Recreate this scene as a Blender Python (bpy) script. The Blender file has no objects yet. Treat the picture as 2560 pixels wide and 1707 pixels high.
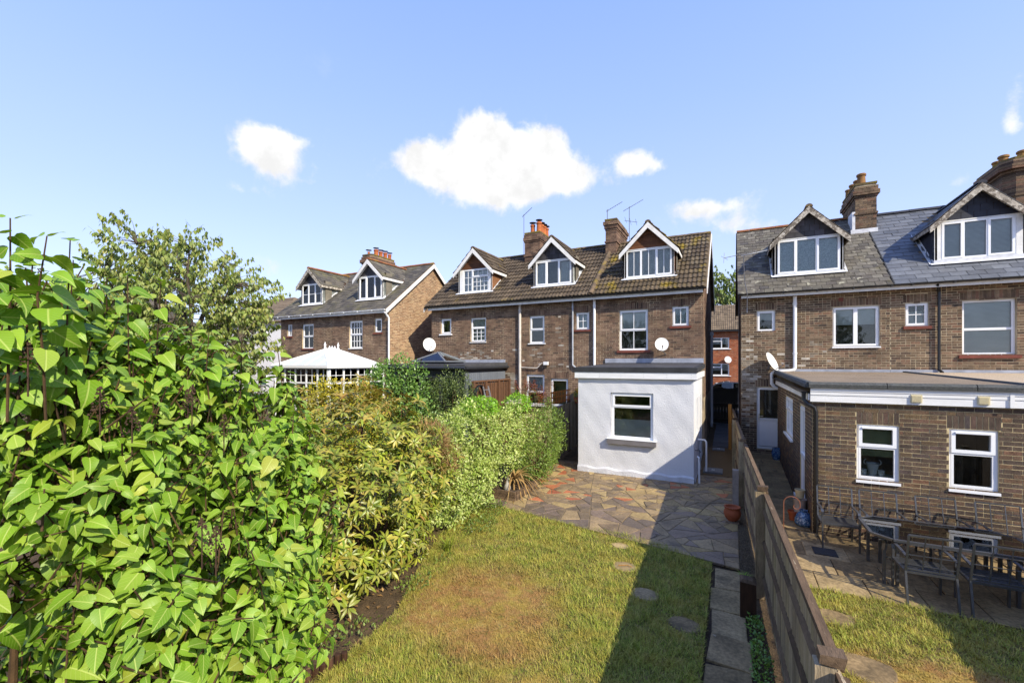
import bpy, math, random
import numpy as np
from mathutils import Matrix, Vector
random.seed(11)
rng = np.random.default_rng(11)
scene = bpy.context.scene
COL = scene.collection
R = math.radians

# ------------------------------------------------------------------ camera
YAW = math.atan(548 / 1080.0)
EYE = Vector((0.0, 0.0, 3.2))
cam_data = bpy.data.cameras.new('camera')
cam = bpy.data.objects.new('camera', cam_data)
COL.objects.link(cam)
cam.location = EYE
cam.rotation_euler = (R(90), 0, YAW)
cam_data.sensor_width = 36
cam_data.lens = 1080 / 2560 * 36
cam_data.shift_y = 53.5 / 2560
cam_data.clip_start = 0.02
cam_data.clip_end = 3000
scene.camera = cam
CA, SA = math.cos(YAW), math.sin(YAW)


def ray(px, py):
    """direction of a photograph pixel (2560 wide) in the garden's axes"""
    r = (px - 1280) / 1080
    return Vector((-SA + CA * r, CA + SA * r, -(py - 907) / 1080))


# ------------------------------------------------------------------ light
SUN_TO = Vector((1.0, -0.52, 0.83)).normalized()
SUN_EL = math.asin(SUN_TO.z)
SUN_AZ = math.atan2(SUN_TO.x, SUN_TO.y)        # clockwise from +Y
sun_data = bpy.data.lights.new('sun', 'SUN')
sun_data.energy = 2.4
sun_data.angle = R(0.55)
sun_data.color = (1.0, 0.91, 0.74)
sun = bpy.data.objects.new('sun', sun_data)
COL.objects.link(sun)
sun.rotation_euler = (-SUN_TO).to_track_quat('-Z', 'Y').to_euler()
sun.location = (20, -12, 20)

scene.view_settings.view_transform = 'Standard'
scene.view_settings.look = 'None'
scene.view_settings.gamma = 1
scene.view_settings.exposure = 1.52
scene.view_settings.use_curve_mapping = False
scene.render.engine = 'CYCLES'
scene.cycles.max_bounces = 6
scene.cycles.transparent_max_bounces = 8
scene.cycles.use_denoising = True

world = bpy.data.worlds.new('World')
scene.world = world
world.use_nodes = True
wt = world.node_tree
wt.nodes.clear()


class NT:
    """small wrapper to write node trees tersely"""

    def __init__(s, tree):
        s.t = tree

    def n(s, kind, **kw):
        nd = s.t.nodes.new(kind)
        for k, v in kw.items():
            setattr(nd, k, v)
        return nd

    def l(s, a, b):
        s.t.links.new(a, b)

    def math(s, op, a, b=None, c=None, clamp=False):
        nd = s.n('ShaderNodeMath', operation=op, use_clamp=clamp)
        for i, v in enumerate((a, b, c)):
            if v is None:
                continue
            if isinstance(v, (int, float)):
                nd.inputs[i].default_value = v
            else:
                s.l(v, nd.inputs[i])
        return nd.outputs[0]

    def smooth(s, v, lo, hi, to0=0.0, to1=1.0):
        nd = s.n('ShaderNodeMapRange', interpolation_type='SMOOTHSTEP')
        s.l(v, nd.inputs[0])
        for i, x in enumerate((lo, hi, to0, to1)):
            nd.inputs[i + 1].default_value = x
        return nd.outputs[0]

    def noise(s, vec, scale, detail=3, rough=0.55, dist=0.0):
        nd = s.n('ShaderNodeTexNoise')
        nd.inputs['Scale'].default_value = scale
        nd.inputs['Detail'].default_value = detail
        nd.inputs['Roughness'].default_value = rough
        nd.inputs['Distortion'].default_value = dist
        s.l(vec, nd.inputs['Vector'])
        return nd.outputs[0]

    def mix(s, fac, a, b, mode='MIX'):
        nd = s.n('ShaderNodeMix', data_type='RGBA', blend_type=mode)
        for sock, v in ((0, fac), (6, a), (7, b)):
            if isinstance(v, (int, float)):
                nd.inputs[sock].default_value = v
            elif isinstance(v, (tuple, list)):
                nd.inputs[sock].default_value = (*v[:3], 1)
            else:
                s.l(v, nd.inputs[sock])
        return nd.outputs[2]


w = NT(wt)
sky = w.n('ShaderNodeTexSky', sky_type='NISHITA', sun_disc=False)
sky.sun_elevation = SUN_EL
sky.sun_rotation = SUN_AZ
sky.altitude = 50
sky.air_density = 1.0
sky.dust_density = 0.5
sky.ozone_density = 2.4
tc = w.n('ShaderNodeTexCoord')
sep = w.n('ShaderNodeSeparateXYZ')
w.l(tc.outputs['Generated'], sep.inputs[0])
az = w.math('ARCTAN2', sep.outputs[0], sep.outputs[1])
el = w.math('ARCSINE', sep.outputs[2])
comb = w.n('ShaderNodeCombineXYZ')
w.l(az, comb.inputs[0])
w.l(el, comb.inputs[1])
warp = w.n('ShaderNodeTexNoise')
warp.inputs['Scale'].default_value = 9
warp.inputs['Detail'].default_value = 7
warp.inputs['Roughness'].default_value = 0.6
w.l(comb.outputs[0], warp.inputs['Vector'])
wsep = w.n('ShaderNodeSeparateColor')
w.l(warp.outputs['Color'], wsep.inputs[0])
waz = w.math('ADD', az, w.math('MULTIPLY', w.math('SUBTRACT', wsep.outputs[0], 0.5), 0.06))
wel = w.math('ADD', el, w.math('MULTIPLY', w.math('SUBTRACT', wsep.outputs[1], 0.5), 0.055))
# cumulus seen over the roofs: direction (pixel) , half sizes (pixels), weight
CLOUDS = [(1215, 428, 190, 50, 1.0), (1195, 338, 60, 58, 1.0), (1285, 372, 75, 48, 0.9), (1362, 388, 55, 52, 0.95), (1400, 448, 60, 26, 0.8),
          (1255, 476, 120, 42, 0.85), (1070, 402, 58, 34, 0.85), (655, 362, 78, 40, 0.85), (690, 415, 62, 42, 0.9), (735, 352, 50, 16, 0.5),
          (1580, 402, 44, 36, 0.9), (1630, 412, 34, 20, 0.55), (1805, 508, 88, 26, 0.8), (1855, 565, 105, 34, 0.66), (610, 478, 62, 18, 0.46),
          (2535, 215, 45, 45, 0.5), (2545, 305, 38, 34, 0.85), (2030, 420, 24, 20, 0.42), (2420, 455, 90, 24, 0.40),
          (1700, 525, 55, 34, 0.5), (660, 660, 50, 26, 0.46)]
mask = None
for (px, py, hw, hh, wgt) in CLOUDS:
    d = ray(px, py).normalized()
    a0, e0 = math.atan2(d.x, d.y), math.asin(d.z)
    dx, dy = ray(px + hw, py).normalized(), ray(px, py - hh).normalized()
    wa = abs(math.atan2(dx.x, dx.y) - a0)
    we = abs(math.asin(dy.z) - e0)
    u = w.math('DIVIDE', w.math('SUBTRACT', waz, a0), wa)
    v = w.math('DIVIDE', w.math('SUBTRACT', wel, e0), we)
    r2 = w.math('ADD', w.math('MULTIPLY', u, u), w.math('MULTIPLY', v, v))
    g = w.math('MULTIPLY', w.math('EXPONENT', w.math('MULTIPLY', r2, -0.62)), wgt)
    mask = g if mask is None else w.math('ADD', mask, g)
# a thin generic field so that the rest of the sky goes on with a few small clouds too
field = w.noise(comb.outputs[0], 2.3, 8, 0.62, 0.4)
fieldm = w.smooth(field, 0.60, 0.80, 0.0, 0.35)
fine = w.noise(comb.outputs[0], 17, 12, 0.60, 0.25)
fine2 = w.noise(comb.outputs[0], 48, 8, 0.6, 0.2)
edge = w.math('ADD', w.math('MINIMUM', mask, 1.15), w.math('ADD', w.math('MULTIPLY', w.math('SUBTRACT', fine, 0.5), 1.25), w.math('MULTIPLY', w.math('SUBTRACT', fine2, 0.5), 0.45)))
cov = w.smooth(edge, 0.36, 0.95)
cov = w.math('MAXIMUM', cov, fieldm)
SKY_STRENGTH = 0.15
hs = w.n('ShaderNodeHueSaturation')
hs.inputs['Saturation'].default_value = 1.0
w.l(sky.outputs[0], hs.inputs['Color'])
skyc = w.n('ShaderNodeVectorMath', operation='MULTIPLY')
w.l(hs.outputs[0], skyc.inputs[0])
skyc.inputs[1].default_value = (0.98, 0.88, 0.97)
cl = 0.37 / SKY_STRENGTH
elr = w.n('ShaderNodeValToRGB')
w.l(w.math('DIVIDE', el, 1.5708, clamp=True), elr.inputs[0])
GR = [(0.0, (1.85, 2.15, 2.7)), (0.19, (1.28, 1.66, 2.7)), (0.33, (0.98, 1.42, 2.7)), (0.48, (0.74, 1.18, 2.75)), (1.0, (0.65, 1.1, 2.7))]
while len(elr.color_ramp.elements) < len(GR):
    elr.color_ramp.elements.new(0.5)
for e_, (ps_, cc_) in zip(elr.color_ramp.elements, GR):
    e_.position = ps_
    e_.color = (*cc_, 1)
hazy = w.mix(0.85, skyc.outputs[0], elr.outputs[0])
shade = w.smooth(w.noise(comb.outputs[0], 15, 6, 0.6), 0.3, 0.7, 0.86, 1.06)
ccol = w.n('ShaderNodeCombineColor')
for k_ in range(3):
    w.l(w.math('MULTIPLY', shade, cl), ccol.inputs[k_])
final = w.mix(cov, hazy, ccol.outputs[0])
bg = w.n('ShaderNodeBackground')
bg.inputs['Strength'].default_value = SKY_STRENGTH
w.l(final, bg.inputs['Color'])
wo = w.n('ShaderNodeOutputWorld')
w.l(bg.outputs[0], wo.inputs[0])


# ------------------------------------------------------------------ materials
def lin(h):
    """sRGB hex to linear"""
    out = []
    for i in (0, 2, 4):
        v = int(h[i:i + 2], 16) / 255
        out.append(v / 12.92 if v <= 0.04045 else ((v + 0.055) / 1.055) ** 2.4)
    return tuple(out)


MATS = {}


def ramp(nt, fac, cols):
    nd = nt.n('ShaderNodeValToRGB')
    nt.l(fac, nd.inputs[0])
    e = nd.color_ramp.elements
    n = len(cols)
    while len(e) < n:
        e.new(0.5)
    for i, c in enumerate(cols):
        e[i].position = i / max(1, n - 1)
        e[i].color = (*c, 1)
    return nd.outputs[0]


def piece_random(nt):
    oi = nt.n('ShaderNodeObjectInfo')
    ge = nt.n('ShaderNodeNewGeometry')
    s = nt.math('ADD', oi.outputs['Random'], nt.math('MULTIPLY', ge.outputs['Random Per Island'], 3.731))
    return nt.math('FRACT', s), ge.outputs['Position']


def mat(name, cols, rough=0.8, nscale=5, var=0.25, bump=0.2, bscale=60, spec=0.3, metal=0.0, stretch=None,
        covers=(), coat=0.0, bdist=0.01, detail=5, fine=0.0, tint=None):
    """piece colour picked by random from cols, broken up by noise; covers = [(colour, scale, lo, hi, amount)]"""
    m = bpy.data.materials.new(name)
    m.use_nodes = True
    nt = NT(m.node_tree)
    b = m.node_tree.nodes['Principled BSDF']
    rnd, pos = piece_random(nt)
    vec = pos
    if stretch:
        mp = nt.n('ShaderNodeMapping')
        mp.inputs['Scale'].default_value = stretch
        nt.l(pos, mp.inputs[0])
        vec = mp.outputs[0]
    cols = [lin(c) if isinstance(c, str) else c for c in cols]
    base = ramp(nt, rnd, cols) if len(cols) > 1 else None
    n1 = nt.noise(vec, nscale, detail, 0.6)
    k = nt.smooth(n1, 0.25, 0.75, 1 - var, 1 + var)
    if fine:
        k = nt.math('MULTIPLY', k, nt.smooth(nt.noise(vec, nscale * 9, 3, 0.6), 0.3, 0.7, 1 - fine, 1 + fine))
    kc = nt.n('ShaderNodeCombineColor')
    for i in range(3):
        nt.l(k, kc.inputs[i])
    col = nt.mix(1.0, base if base is not None else cols[0], kc.outputs[0], 'MULTIPLY')
    for (c, sc, lo, hi, amt) in covers:
        c = lin(c) if isinstance(c, str) else c
        f = nt.math('MULTIPLY', nt.smooth(nt.noise(pos, sc, 6, 0.65, 0.3), lo, hi), amt)
        col = nt.mix(f, col, c)
    if tint:
        col = tint(nt, pos, col)
    nt.l(col, b.inputs['Base Color'])
    b.inputs['Roughness'].default_value = rough
    b.inputs['Specular IOR Level'].default_value = spec
    b.inputs['Metallic'].default_value = metal
    b.inputs['Coat Weight'].default_value = coat
    if bump:
        bp = nt.n('ShaderNodeBump')
        bp.inputs['Strength'].default_value = bump
        bp.inputs['Distance'].default_value = bdist
        nt.l(nt.noise(vec, bscale, 4, 0.6), bp.inputs['Height'])
        nt.l(bp.outputs[0], b.inputs['Normal'])
    MATS[name] = m
    return m


def leafmat(name, cols, trans=0.35, rough=0.42, spec=0.45, veins=False, var=0.2, bump=0.0, patch=None):
    m = bpy.data.materials.new(name)
    m.use_nodes = True
    nt = NT(m.node_tree)
    b = m.node_tree.nodes['Principled BSDF']
    out = m.node_tree.nodes['Material Output']
    rnd, pos = piece_random(nt)
    cols = [lin(c) if isinstance(c, str) else c for c in cols]
    col = ramp(nt, rnd, cols)
    k = nt.smooth(nt.noise(pos, 3.0, 3), 0.3, 0.7, 1 - var, 1 + var)
    kc = nt.n('ShaderNodeCombineColor')
    for i in range(3):
        nt.l(k, kc.inputs[i])
    col = nt.mix(1.0, col, kc.outputs[0], 'MULTIPLY')
    if patch:
        f = nt.smooth(nt.noise(pos, patch[1], 4, 0.6), patch[2], patch[3])
        col = nt.mix(nt.math('MULTIPLY', f, patch[4]), col, lin(patch[0]))
    if veins:
        uv = nt.n('ShaderNodeUVMap')
        sp = nt.n('ShaderNodeSeparateXYZ')
        nt.l(uv.outputs[0], sp.inputs[0])
        au = nt.math('ABSOLUTE', sp.outputs[0])
        mid = nt.smooth(au, 0.012, 0.035, 1.0, 0.0)
        sv = nt.math('FRACT', nt.math('MULTIPLY', nt.math('SUBTRACT', sp.outputs[1], nt.math('MULTIPLY', au, 0.9)), 6.5))
        side = nt.math('MULTIPLY', nt.smooth(nt.math('ABSOLUTE', nt.math('SUBTRACT', sv, 0.5)), 0.03, 0.10, 1.0, 0.0), 0.25)
        col = nt.mix(nt.math('MAXIMUM', nt.math('MULTIPLY', mid, 0.6), side), col, lin('b9c66a'))
        bp = nt.n('ShaderNodeBump')
        bp.inputs['Strength'].default_value = 0.35
        bp.inputs['Distance'].default_value = 0.004
        nt.l(nt.math('SUBTRACT', 1.0, nt.math('MAXIMUM', mid, nt.math('MULTIPLY', side, 2.5))), bp.inputs['Height'])
        nt.l(bp.outputs[0], b.inputs['Normal'])
    nt.l(col, b.inputs['Base Color'])
    b.inputs['Roughness'].default_value = rough
    b.inputs['Specular IOR Level'].default_value = spec
    tr = nt.n('ShaderNodeBsdfTranslucent')
    nt.l(nt.mix(1.0, col, (1.25, 1.2, 0.55), 'MULTIPLY'), tr.inputs['Color'])
    mx = nt.n('ShaderNodeMixShader')
    mx.inputs[0].default_value = trans
    nt.l(b.outputs[0], mx.inputs[1])
    nt.l(tr.outputs[0], mx.inputs[2])
    nt.l(mx.outputs[0], out.inputs['Surface'])
    MATS[name] = m
    return m


def glassmat(name, tint=(0.86, 0.9, 0.9), ior=1.62, rough=0.02, wobble=0.015):
    m = bpy.data.materials.new(name)
    m.use_nodes = True
    nt = NT(m.node_tree)
    m.node_tree.nodes.remove(m.node_tree.nodes['Principled BSDF'])
    out = m.node_tree.nodes['Material Output']
    fr = nt.n('ShaderNodeFresnel')
    fr.inputs['IOR'].default_value = ior
    ge = nt.n('ShaderNodeNewGeometry')
    bp = nt.n('ShaderNodeBump')
    bp.inputs['Strength'].default_value = wobble
    bp.inputs['Distance'].default_value = 0.05
    nt.l(nt.noise(ge.outputs['Position'], 3.5, 2), bp.inputs['Height'])
    gl = nt.n('ShaderNodeBsdfGlossy')
    gl.inputs['Roughness'].default_value = rough
    nt.l(bp.outputs[0], gl.inputs['Normal'])
    tp = nt.n('ShaderNodeBsdfTransparent')
    tp.inputs['Color'].default_value = (*tint, 1)
    mx = nt.n('ShaderNodeMixShader')
    nt.l(nt.math('MULTIPLY', fr.outputs[0], 1.1, clamp=True), mx.inputs[0])
    nt.l(tp.outputs[0], mx.inputs[1])
    nt.l(gl.outputs[0], mx.inputs[2])
    nt.l(mx.outputs[0], out.inputs['Surface'])
    MATS[name] = m
    return m


# masonry
mat('brick_mid', ['574438', '6c5546', '785f4d', '5f4b3f', '836b57', '6a5446', '4c3e36'], nscale=2.2, var=0.28, bump=0.5, bscale=90,
    covers=[('a08a68', 1.3, 0.52, 0.75, 0.45), ('2c2620', 2.1, 0.6, 0.8, 0.35)], rough=0.9, fine=0.18)
mat('mortar_mid', ['ad9c80'], nscale=1.6, var=0.4, bump=0.4, rough=0.95, covers=[('4c4236', 0.9, 0.42, 0.62, 0.75)])
mat('brick_lime', ['9a9186', '7d7264', 'b5aea2', '6e6254', '8c8274'], nscale=4, var=0.3, bump=0.5, rough=0.95, fine=0.25)
mat('brick_gable', ['87694e', '9a7a5c', '7a5f48', '8f7054', 'a88c6a', '6e543f'], nscale=2.2, var=0.22, bump=0.5, bscale=90, rough=0.9, fine=0.15)
mat('mortar_gable', ['c4b294'], nscale=2, var=0.2, bump=0.3, rough=0.95)
mat('brick_right', ['4a3c33', '645444', '725f4b', '584839', '7c6955', '745846', '3f3630'], nscale=2.4, var=0.28, bump=0.5, bscale=90, rough=0.9,
    covers=[('a39478', 1.1, 0.58, 0.78, 0.4)], fine=0.18)
mat('mortar_right', ['b3a488'], nscale=1.4, var=0.3, bump=0.4, rough=0.95, covers=[('574a3c', 0.9, 0.45, 0.65, 0.6)])
mat('brick_extension', ['453a33', '54463b', '605042', '4b4039', '68563f', '584a40', '6c543f', '494241', '765640'], nscale=7, var=0.3, bump=0.8, bscale=70, rough=0.88, fine=0.22, bdist=0.012)
mat('mortar_extension', ['bcaa82'], nscale=3, var=0.25, bump=0.5, bscale=120, rough=0.95)
mat('brick_far', ['8d4a2c', 'a05632', '7c4028', 'a8633c'], nscale=2, var=0.15, bump=0.2, rough=0.9)
mat('sill_red', ['6a382c', '774236'], nscale=4, var=0.25, bump=0.2, rough=0.7)
mat('render_white', [(0.62, 0.625, 0.64)], nscale=1.2, var=0.06, bump=0.55, bscale=38, bdist=0.02, rough=0.85, detail=6,
    covers=[('a8a49c', 1.6, 0.62, 0.8, 0.3)])
mat('render_plinth', [(0.60, 0.60, 0.62)], nscale=3, var=0.15, bump=0.9, bscale=38, bdist=0.02, rough=0.9)
mat('white_far', [(0.75, 0.75, 0.73)], var=0.05, bump=0.1, rough=0.9)
mat('upvc', [(0.80, 0.81, 0.82)], var=0.03, bump=0, rough=0.28, spec=0.5)
mat('upvc_board', [(0.76, 0.76, 0.75)], nscale=2.5, var=0.07, bump=0.05, rough=0.4, spec=0.4, stretch=(1, 1, 6), covers=[('9a968a', 3, 0.55, 0.85, 0.25)])
mat('paint_white', [(0.72, 0.71, 0.68)], nscale=5, var=0.12, bump=0.2, rough=0.6, covers=[('8a8478', 7, 0.58, 0.75, 0.5)])
mat('paint_peeling', ['b4ada0', 'a79f92'], nscale=14, var=0.3, bump=0.6, bscale=40, rough=0.85, covers=[('5d5348', 9, 0.48, 0.56, 0.85), ('d8d4cb', 12, 0.6, 0.64, 0.7)])
mat('timber_brown', ['5b3a26', '6a452d', '4e3122'], nscale=6, var=0.3, bump=0.3, stretch=(1, 1, 8), rough=0.75, covers=[('8a7a2e', 3, 0.62, 0.75, 0.5)])
mat('timber_shiplap', ['8a6142', '7a5438'], nscale=6, var=0.2, bump=0.3, stretch=(1, 1, 8), rough=0.8)
mat('black_plastic', [(0.012, 0.012, 0.013)], var=0.2, bump=0, rough=0.35, spec=0.5)
mat('gutter_black', [(0.018, 0.018, 0.018)], var=0.3, bump=0.05, rough=0.45, spec=0.4)
mat('pipe_white', [(0.74, 0.75, 0.76)], nscale=3, var=0.08, bump=0, rough=0.35, spec=0.5)
mat('pipe_cream', [(0.55, 0.50, 0.44)], nscale=3, var=0.18, bump=0.1, rough=0.6)
mat('pipe_grey', [(0.34, 0.36, 0.40)], var=0.15, bump=0, rough=0.45)
mat('lead', [(0.30, 0.32, 0.37)], nscale=4, var=0.22, bump=0.3, bscale=15, rough=0.5, spec=0.5, covers=[('c9cbd0', 6, 0.58, 0.75, 0.5)])
mat('lead_bright', [(0.62, 0.63, 0.65)], nscale=6, var=0.15, bump=0.3, bscale=20, rough=0.5)
mat('felt_black', [(0.035, 0.036, 0.038)], nscale=3, var=0.25, bump=0.5, bscale=200, rough=0.85)
mat('felt_mineral', [(0.085, 0.088, 0.085)], nscale=30, var=0.35, bump=0.7, bscale=260, rough=0.9, covers=[('5d6154', 2.5, 0.5, 0.8, 0.4)])
mat('chippings', ['8a7a66', 'a3927a', '6f6152'], nscale=60, var=0.45, bump=1.0, bscale=150, rough=0.95, covers=[('6d5d49', 1.2, 0.4, 0.7, 0.5)], fine=0.3)
mat('chippings_pale', ['b39f84', 'c4b296'], nscale=60, var=0.35, bump=1.0, bscale=150, rough=0.95, fine=0.3)
# roofs
mat('tile_concrete', ['3f372d', '4b4135', '574b3d', '393129', '5c5041', '453c31'], nscale=3, var=0.25, bump=0.5, bscale=80, rough=0.92, fine=0.2,
    covers=[('7d6a1c', 0.75, 0.62, 0.72, 0.7), ('8f8a74', 9, 0.6, 0.72, 0.5), ('33301e', 1.6, 0.58, 0.75, 0.5)])
mat('tile_mossy', ['463c30', '524637', '5c4f3c', '3e352a', '625745'], nscale=3, var=0.25, bump=0.5, bscale=80, rough=0.92, fine=0.2,
    covers=[('7f6c16', 0.9, 0.52, 0.66, 0.8), ('9d9a86', 11, 0.62, 0.7, 0.6), ('3a3620', 1.9, 0.58, 0.72, 0.5)])
mat('slate_old', ['504b45', '5d574e', '656054', '58534a', '726d62', '464240', '625e52'], nscale=4, var=0.22, bump=0.35, bscale=45, rough=0.78, fine=0.15,
    covers=[('a7a38f', 6.5, 0.60, 0.67, 0.8), ('5f5628', 1.5, 0.58, 0.75, 0.5)])
mat('slate_new', ['54575c', '606368', '6a6d72', '4b4e53', '65676b'], nscale=5, var=0.14, bump=0.25, bscale=45, rough=0.55, spec=0.5, fine=0.08)
mat('slate_semi', ['4a473f', '57524a', '605a4f', '423f3c', '6b6557'], nscale=3, var=0.25, bump=0.35, rough=0.8, fine=0.15,
    covers=[('6d6a3a', 1.3, 0.5, 0.7, 0.5)])
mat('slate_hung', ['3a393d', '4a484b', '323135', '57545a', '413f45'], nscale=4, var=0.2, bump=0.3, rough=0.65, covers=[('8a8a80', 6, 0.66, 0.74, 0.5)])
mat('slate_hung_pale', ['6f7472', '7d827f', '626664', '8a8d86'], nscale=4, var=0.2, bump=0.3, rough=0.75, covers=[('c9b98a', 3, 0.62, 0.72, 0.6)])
mat('slate_hung_new', ['2a2c36', '30323c', '262833'], nscale=5, var=0.15, bump=0.2, rough=0.55)
mat('ridge_clay', ['7d4b30', '8a5a3a', '6e4630'], nscale=4, var=0.25, bump=0.4, rough=0.9, covers=[('8a7a2a', 3, 0.5, 0.65, 0.6)])
mat('ridge_concrete', ['6a5a48', '5d5040'], nscale=4, var=0.25, bump=0.5, rough=0.92, covers=[('83701c', 2, 0.5, 0.65, 0.7)])
mat('pot_orange', ['a0562f', 'aa6238', '94502f'], nscale=5, var=0.2, bump=0.15, rough=0.8, covers=[('a08a2c', 5, 0.6, 0.75, 0.4)])
mat('pot_ochre', ['86653e', '7c5a38', '94703f'], nscale=5, var=0.25, bump=0.2, rough=0.85, covers=[('8a7a2c', 5, 0.55, 0.7, 0.5)])
mat('chimney_moss', ['5d5238', '6b5d40'], nscale=4, var=0.3, bump=0.8, bscale=40, rough=0.95, covers=[('84751f', 3, 0.45, 0.62, 0.8)])
mat('roof_far', ['6d5f4c', '7d6d58', '5d5142'], nscale=3, var=0.2, bump=0.3, rough=0.9)
mat('sill_grey', ['6f6b6b'], nscale=4, var=0.12, bump=0.2, rough=0.7)
# interiors
mat('interior', ['6e685c'], var=0.4, nscale=1.2, bump=0, rough=0.9)
mat('curtain', [(0.62, 0.60, 0.57)], nscale=3, var=0.15, bump=0, rough=0.9)
mat('curtain_green', [(0.22, 0.25, 0.13)], nscale=3, var=0.2, bump=0, rough=0.9)
mat('blind', [(0.74, 0.73, 0.69)], nscale=2, var=0.15, bump=0, rough=0.8)
mat('obscured', [(0.52, 0.58, 0.60)], nscale=30, var=0.3, bump=0.6, bscale=60, rough=0.5)
glassmat('glass')
glassmat('glass_table', tint=(0.55, 0.58, 0.58), ior=1.7, wobble=0.0)
mat('poly_roof', [(0.56, 0.59, 0.63)], nscale=2, var=0.05, bump=0, rough=0.35, spec=0.5)
# ground
mat('soil', ['4a3b2c', '3b2f25', '55452f'], nscale=6, var=0.35, bump=0.9, bscale=50, rough=0.98, fine=0.3, bdist=0.03)
mat('asphalt', [(0.055, 0.055, 0.057)], nscale=10, var=0.2, bump=0.4, bscale=200, rough=0.9)
mat('pavement', [(0.20, 0.19, 0.18)], nscale=4, var=0.15, bump=0.3, rough=0.9)
mat('paving_mortar', ['75654c'], nscale=5, var=0.35, bump=0.7, bscale=80, rough=0.95, covers=[('37301f', 2, 0.5, 0.7, 0.6)])
mat('stone_grey', ['7c684c', '8c7654', '6e5c44', '947d58', '806c50', '675842'], nscale=3.2, var=0.28, bump=0.5, bscale=35, rough=0.62, spec=0.45, fine=0.2,
    covers=[('3a3530', 1.7, 0.5, 0.7, 0.5)])
mat('stone_buff', ['9c855a', '927c52', 'a68f62', '887450'], nscale=3, var=0.22, bump=0.4, bscale=35, rough=0.7, fine=0.18)
mat('stone_red', ['9c5c3c', 'a86844', '905238'], nscale=3, var=0.22, bump=0.4, bscale=35, rough=0.7, fine=0.15)
mat('stone_purple', ['6c5b4b', '776451', '605345'], nscale=3, var=0.22, bump=0.5, bscale=35, rough=0.55, spec=0.5, fine=0.18)
mat('concrete_slab', ['86724f', '95815c', '776446', 'a08b66'], nscale=3, var=0.3, bump=0.3, bscale=60, rough=0.9, fine=0.25,
    covers=[('3d362a', 2.2, 0.52, 0.7, 0.6), ('a79c86', 14, 0.68, 0.74, 0.6)])
mat('alley_slab', ['5f6062', '6a6b6c', '565759'], nscale=3, var=0.2, bump=0.3, rough=0.85)
mat('gravel', ['5f4e38', '6e5c42', '4f4230', '776750', '463a2c'], nscale=40, var=0.4, bump=1.0, bscale=120, rough=0.95, fine=0.35, bdist=0.02)
mat('manhole', [(0.16, 0.165, 0.175)], nscale=20, var=0.2, bump=0.4, bscale=120, rough=0.5, metal=0.6)
mat('timber_fence', ['8c7a5e', 'a39276', '73634c', 'b09e82', '91805f', '998868'], nscale=4, var=0.3, bump=0.6, bscale=25, stretch=(6, 6, 0.6), rough=0.9, fine=0.2,
    covers=[('5f6242', 2.2, 0.5, 0.72, 0.45)])
mat('timber_rail', ['5a4836', '685541', '4c3c2c', '74604a'], nscale=4, var=0.3, bump=0.6, bscale=25, stretch=(6, 0.6, 6), rough=0.9, fine=0.2)
mat('timber_post_new', ['a87a3c', '9a6d34'], nscale=4, var=0.2, bump=0.3, stretch=(6, 6, 0.6), rough=0.8)
mat('timber_dark', ['3a2618', '4a2f1c'], nscale=5, var=0.3, bump=0.5, stretch=(6, 6, 0.6), rough=0.8)
mat('timber_larch', ['5c4230', '684a34', '523a2a'], nscale=5, var=0.25, bump=0.4, stretch=(6, 6, 0.8), rough=0.85)
mat('timber_orange', ['a8642c', 'b5712f'], nscale=5, var=0.25, bump=0.3, rough=0.8)
mat('grey_cladding', [(0.13, 0.145, 0.17), (0.15, 0.165, 0.19)], nscale=2, var=0.08, bump=0.05, rough=0.45)
mat('anthracite', [(0.03, 0.032, 0.036)], var=0.15, bump=0, rough=0.4)
mat('rubber_roof', [(0.06, 0.06, 0.063)], nscale=3, var=0.2, bump=0.2, rough=0.6)
mat('terracotta', ['9c5233', 'a85c3a'], nscale=5, var=0.2, bump=0.2, rough=0.8, covers=[('c9a78a', 5, 0.6, 0.75, 0.4)])
mat('blue_glaze', [(0.03, 0.10, 0.24)], nscale=20, var=0.5, bump=0, rough=0.12, spec=0.7, covers=[('9fb8cc', 28, 0.52, 0.6, 0.8)])
mat('stone_pot', ['9a8f86', '8a7f78'], nscale=8, var=0.2, bump=0.3, rough=0.8)
mat('cream_plastic', [(0.60, 0.53, 0.34)], var=0.08, bump=0, rough=0.5)
mat('furniture_metal', [(0.13, 0.134, 0.142)], nscale=6, var=0.18, bump=0.1, bscale=120, rough=0.42, metal=0.75, spec=0.5)
mat('aluminium', [(0.62, 0.63, 0.64)], var=0.08, bump=0, rough=0.35, metal=0.85)
mat('antenna_metal', [(0.14, 0.14, 0.15)], var=0.1, bump=0, rough=0.5, metal=0.5)
mat('dish_white', [(0.68, 0.68, 0.65)], nscale=3, var=0.08, bump=0, rough=0.45, covers=[('c79a4c', 2.1, 0.62, 0.8, 0.5)])
mat('copper_rod', ['9a6650'], var=0.15, bump=0, rough=0.5, metal=0.4)
mat('car_paint', [(0.03, 0.035, 0.05)], var=0.05, bump=0, rough=0.2, spec=0.6, coat=0.8)
mat('black_paint', [(0.006, 0.006, 0.006)], var=0.2, bump=0.05, rough=0.4)
mat('bark', ['4a3626', '5c4430', '3c2c20'], nscale=12, var=0.35, bump=0.7, bscale=40, rough=0.95, stretch=(1, 1, 0.4))
mat('bark_grey', ['5d5348', '4c4339'], nscale=12, var=0.3, bump=0.6, bscale=40, rough=0.95)
mat('bark_lilac', ['43331f', '503d28', '382a1c'], nscale=10, var=0.35, bump=0.6, bscale=50, rough=0.95)
mat('seed_head', ['3d2c22', '4a372a'], nscale=9, var=0.3, bump=0.3, rough=0.9)
mat('statue_stone', ['9a958a', '8c877c'], nscale=10, var=0.2, bump=0.4, rough=0.9)
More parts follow.
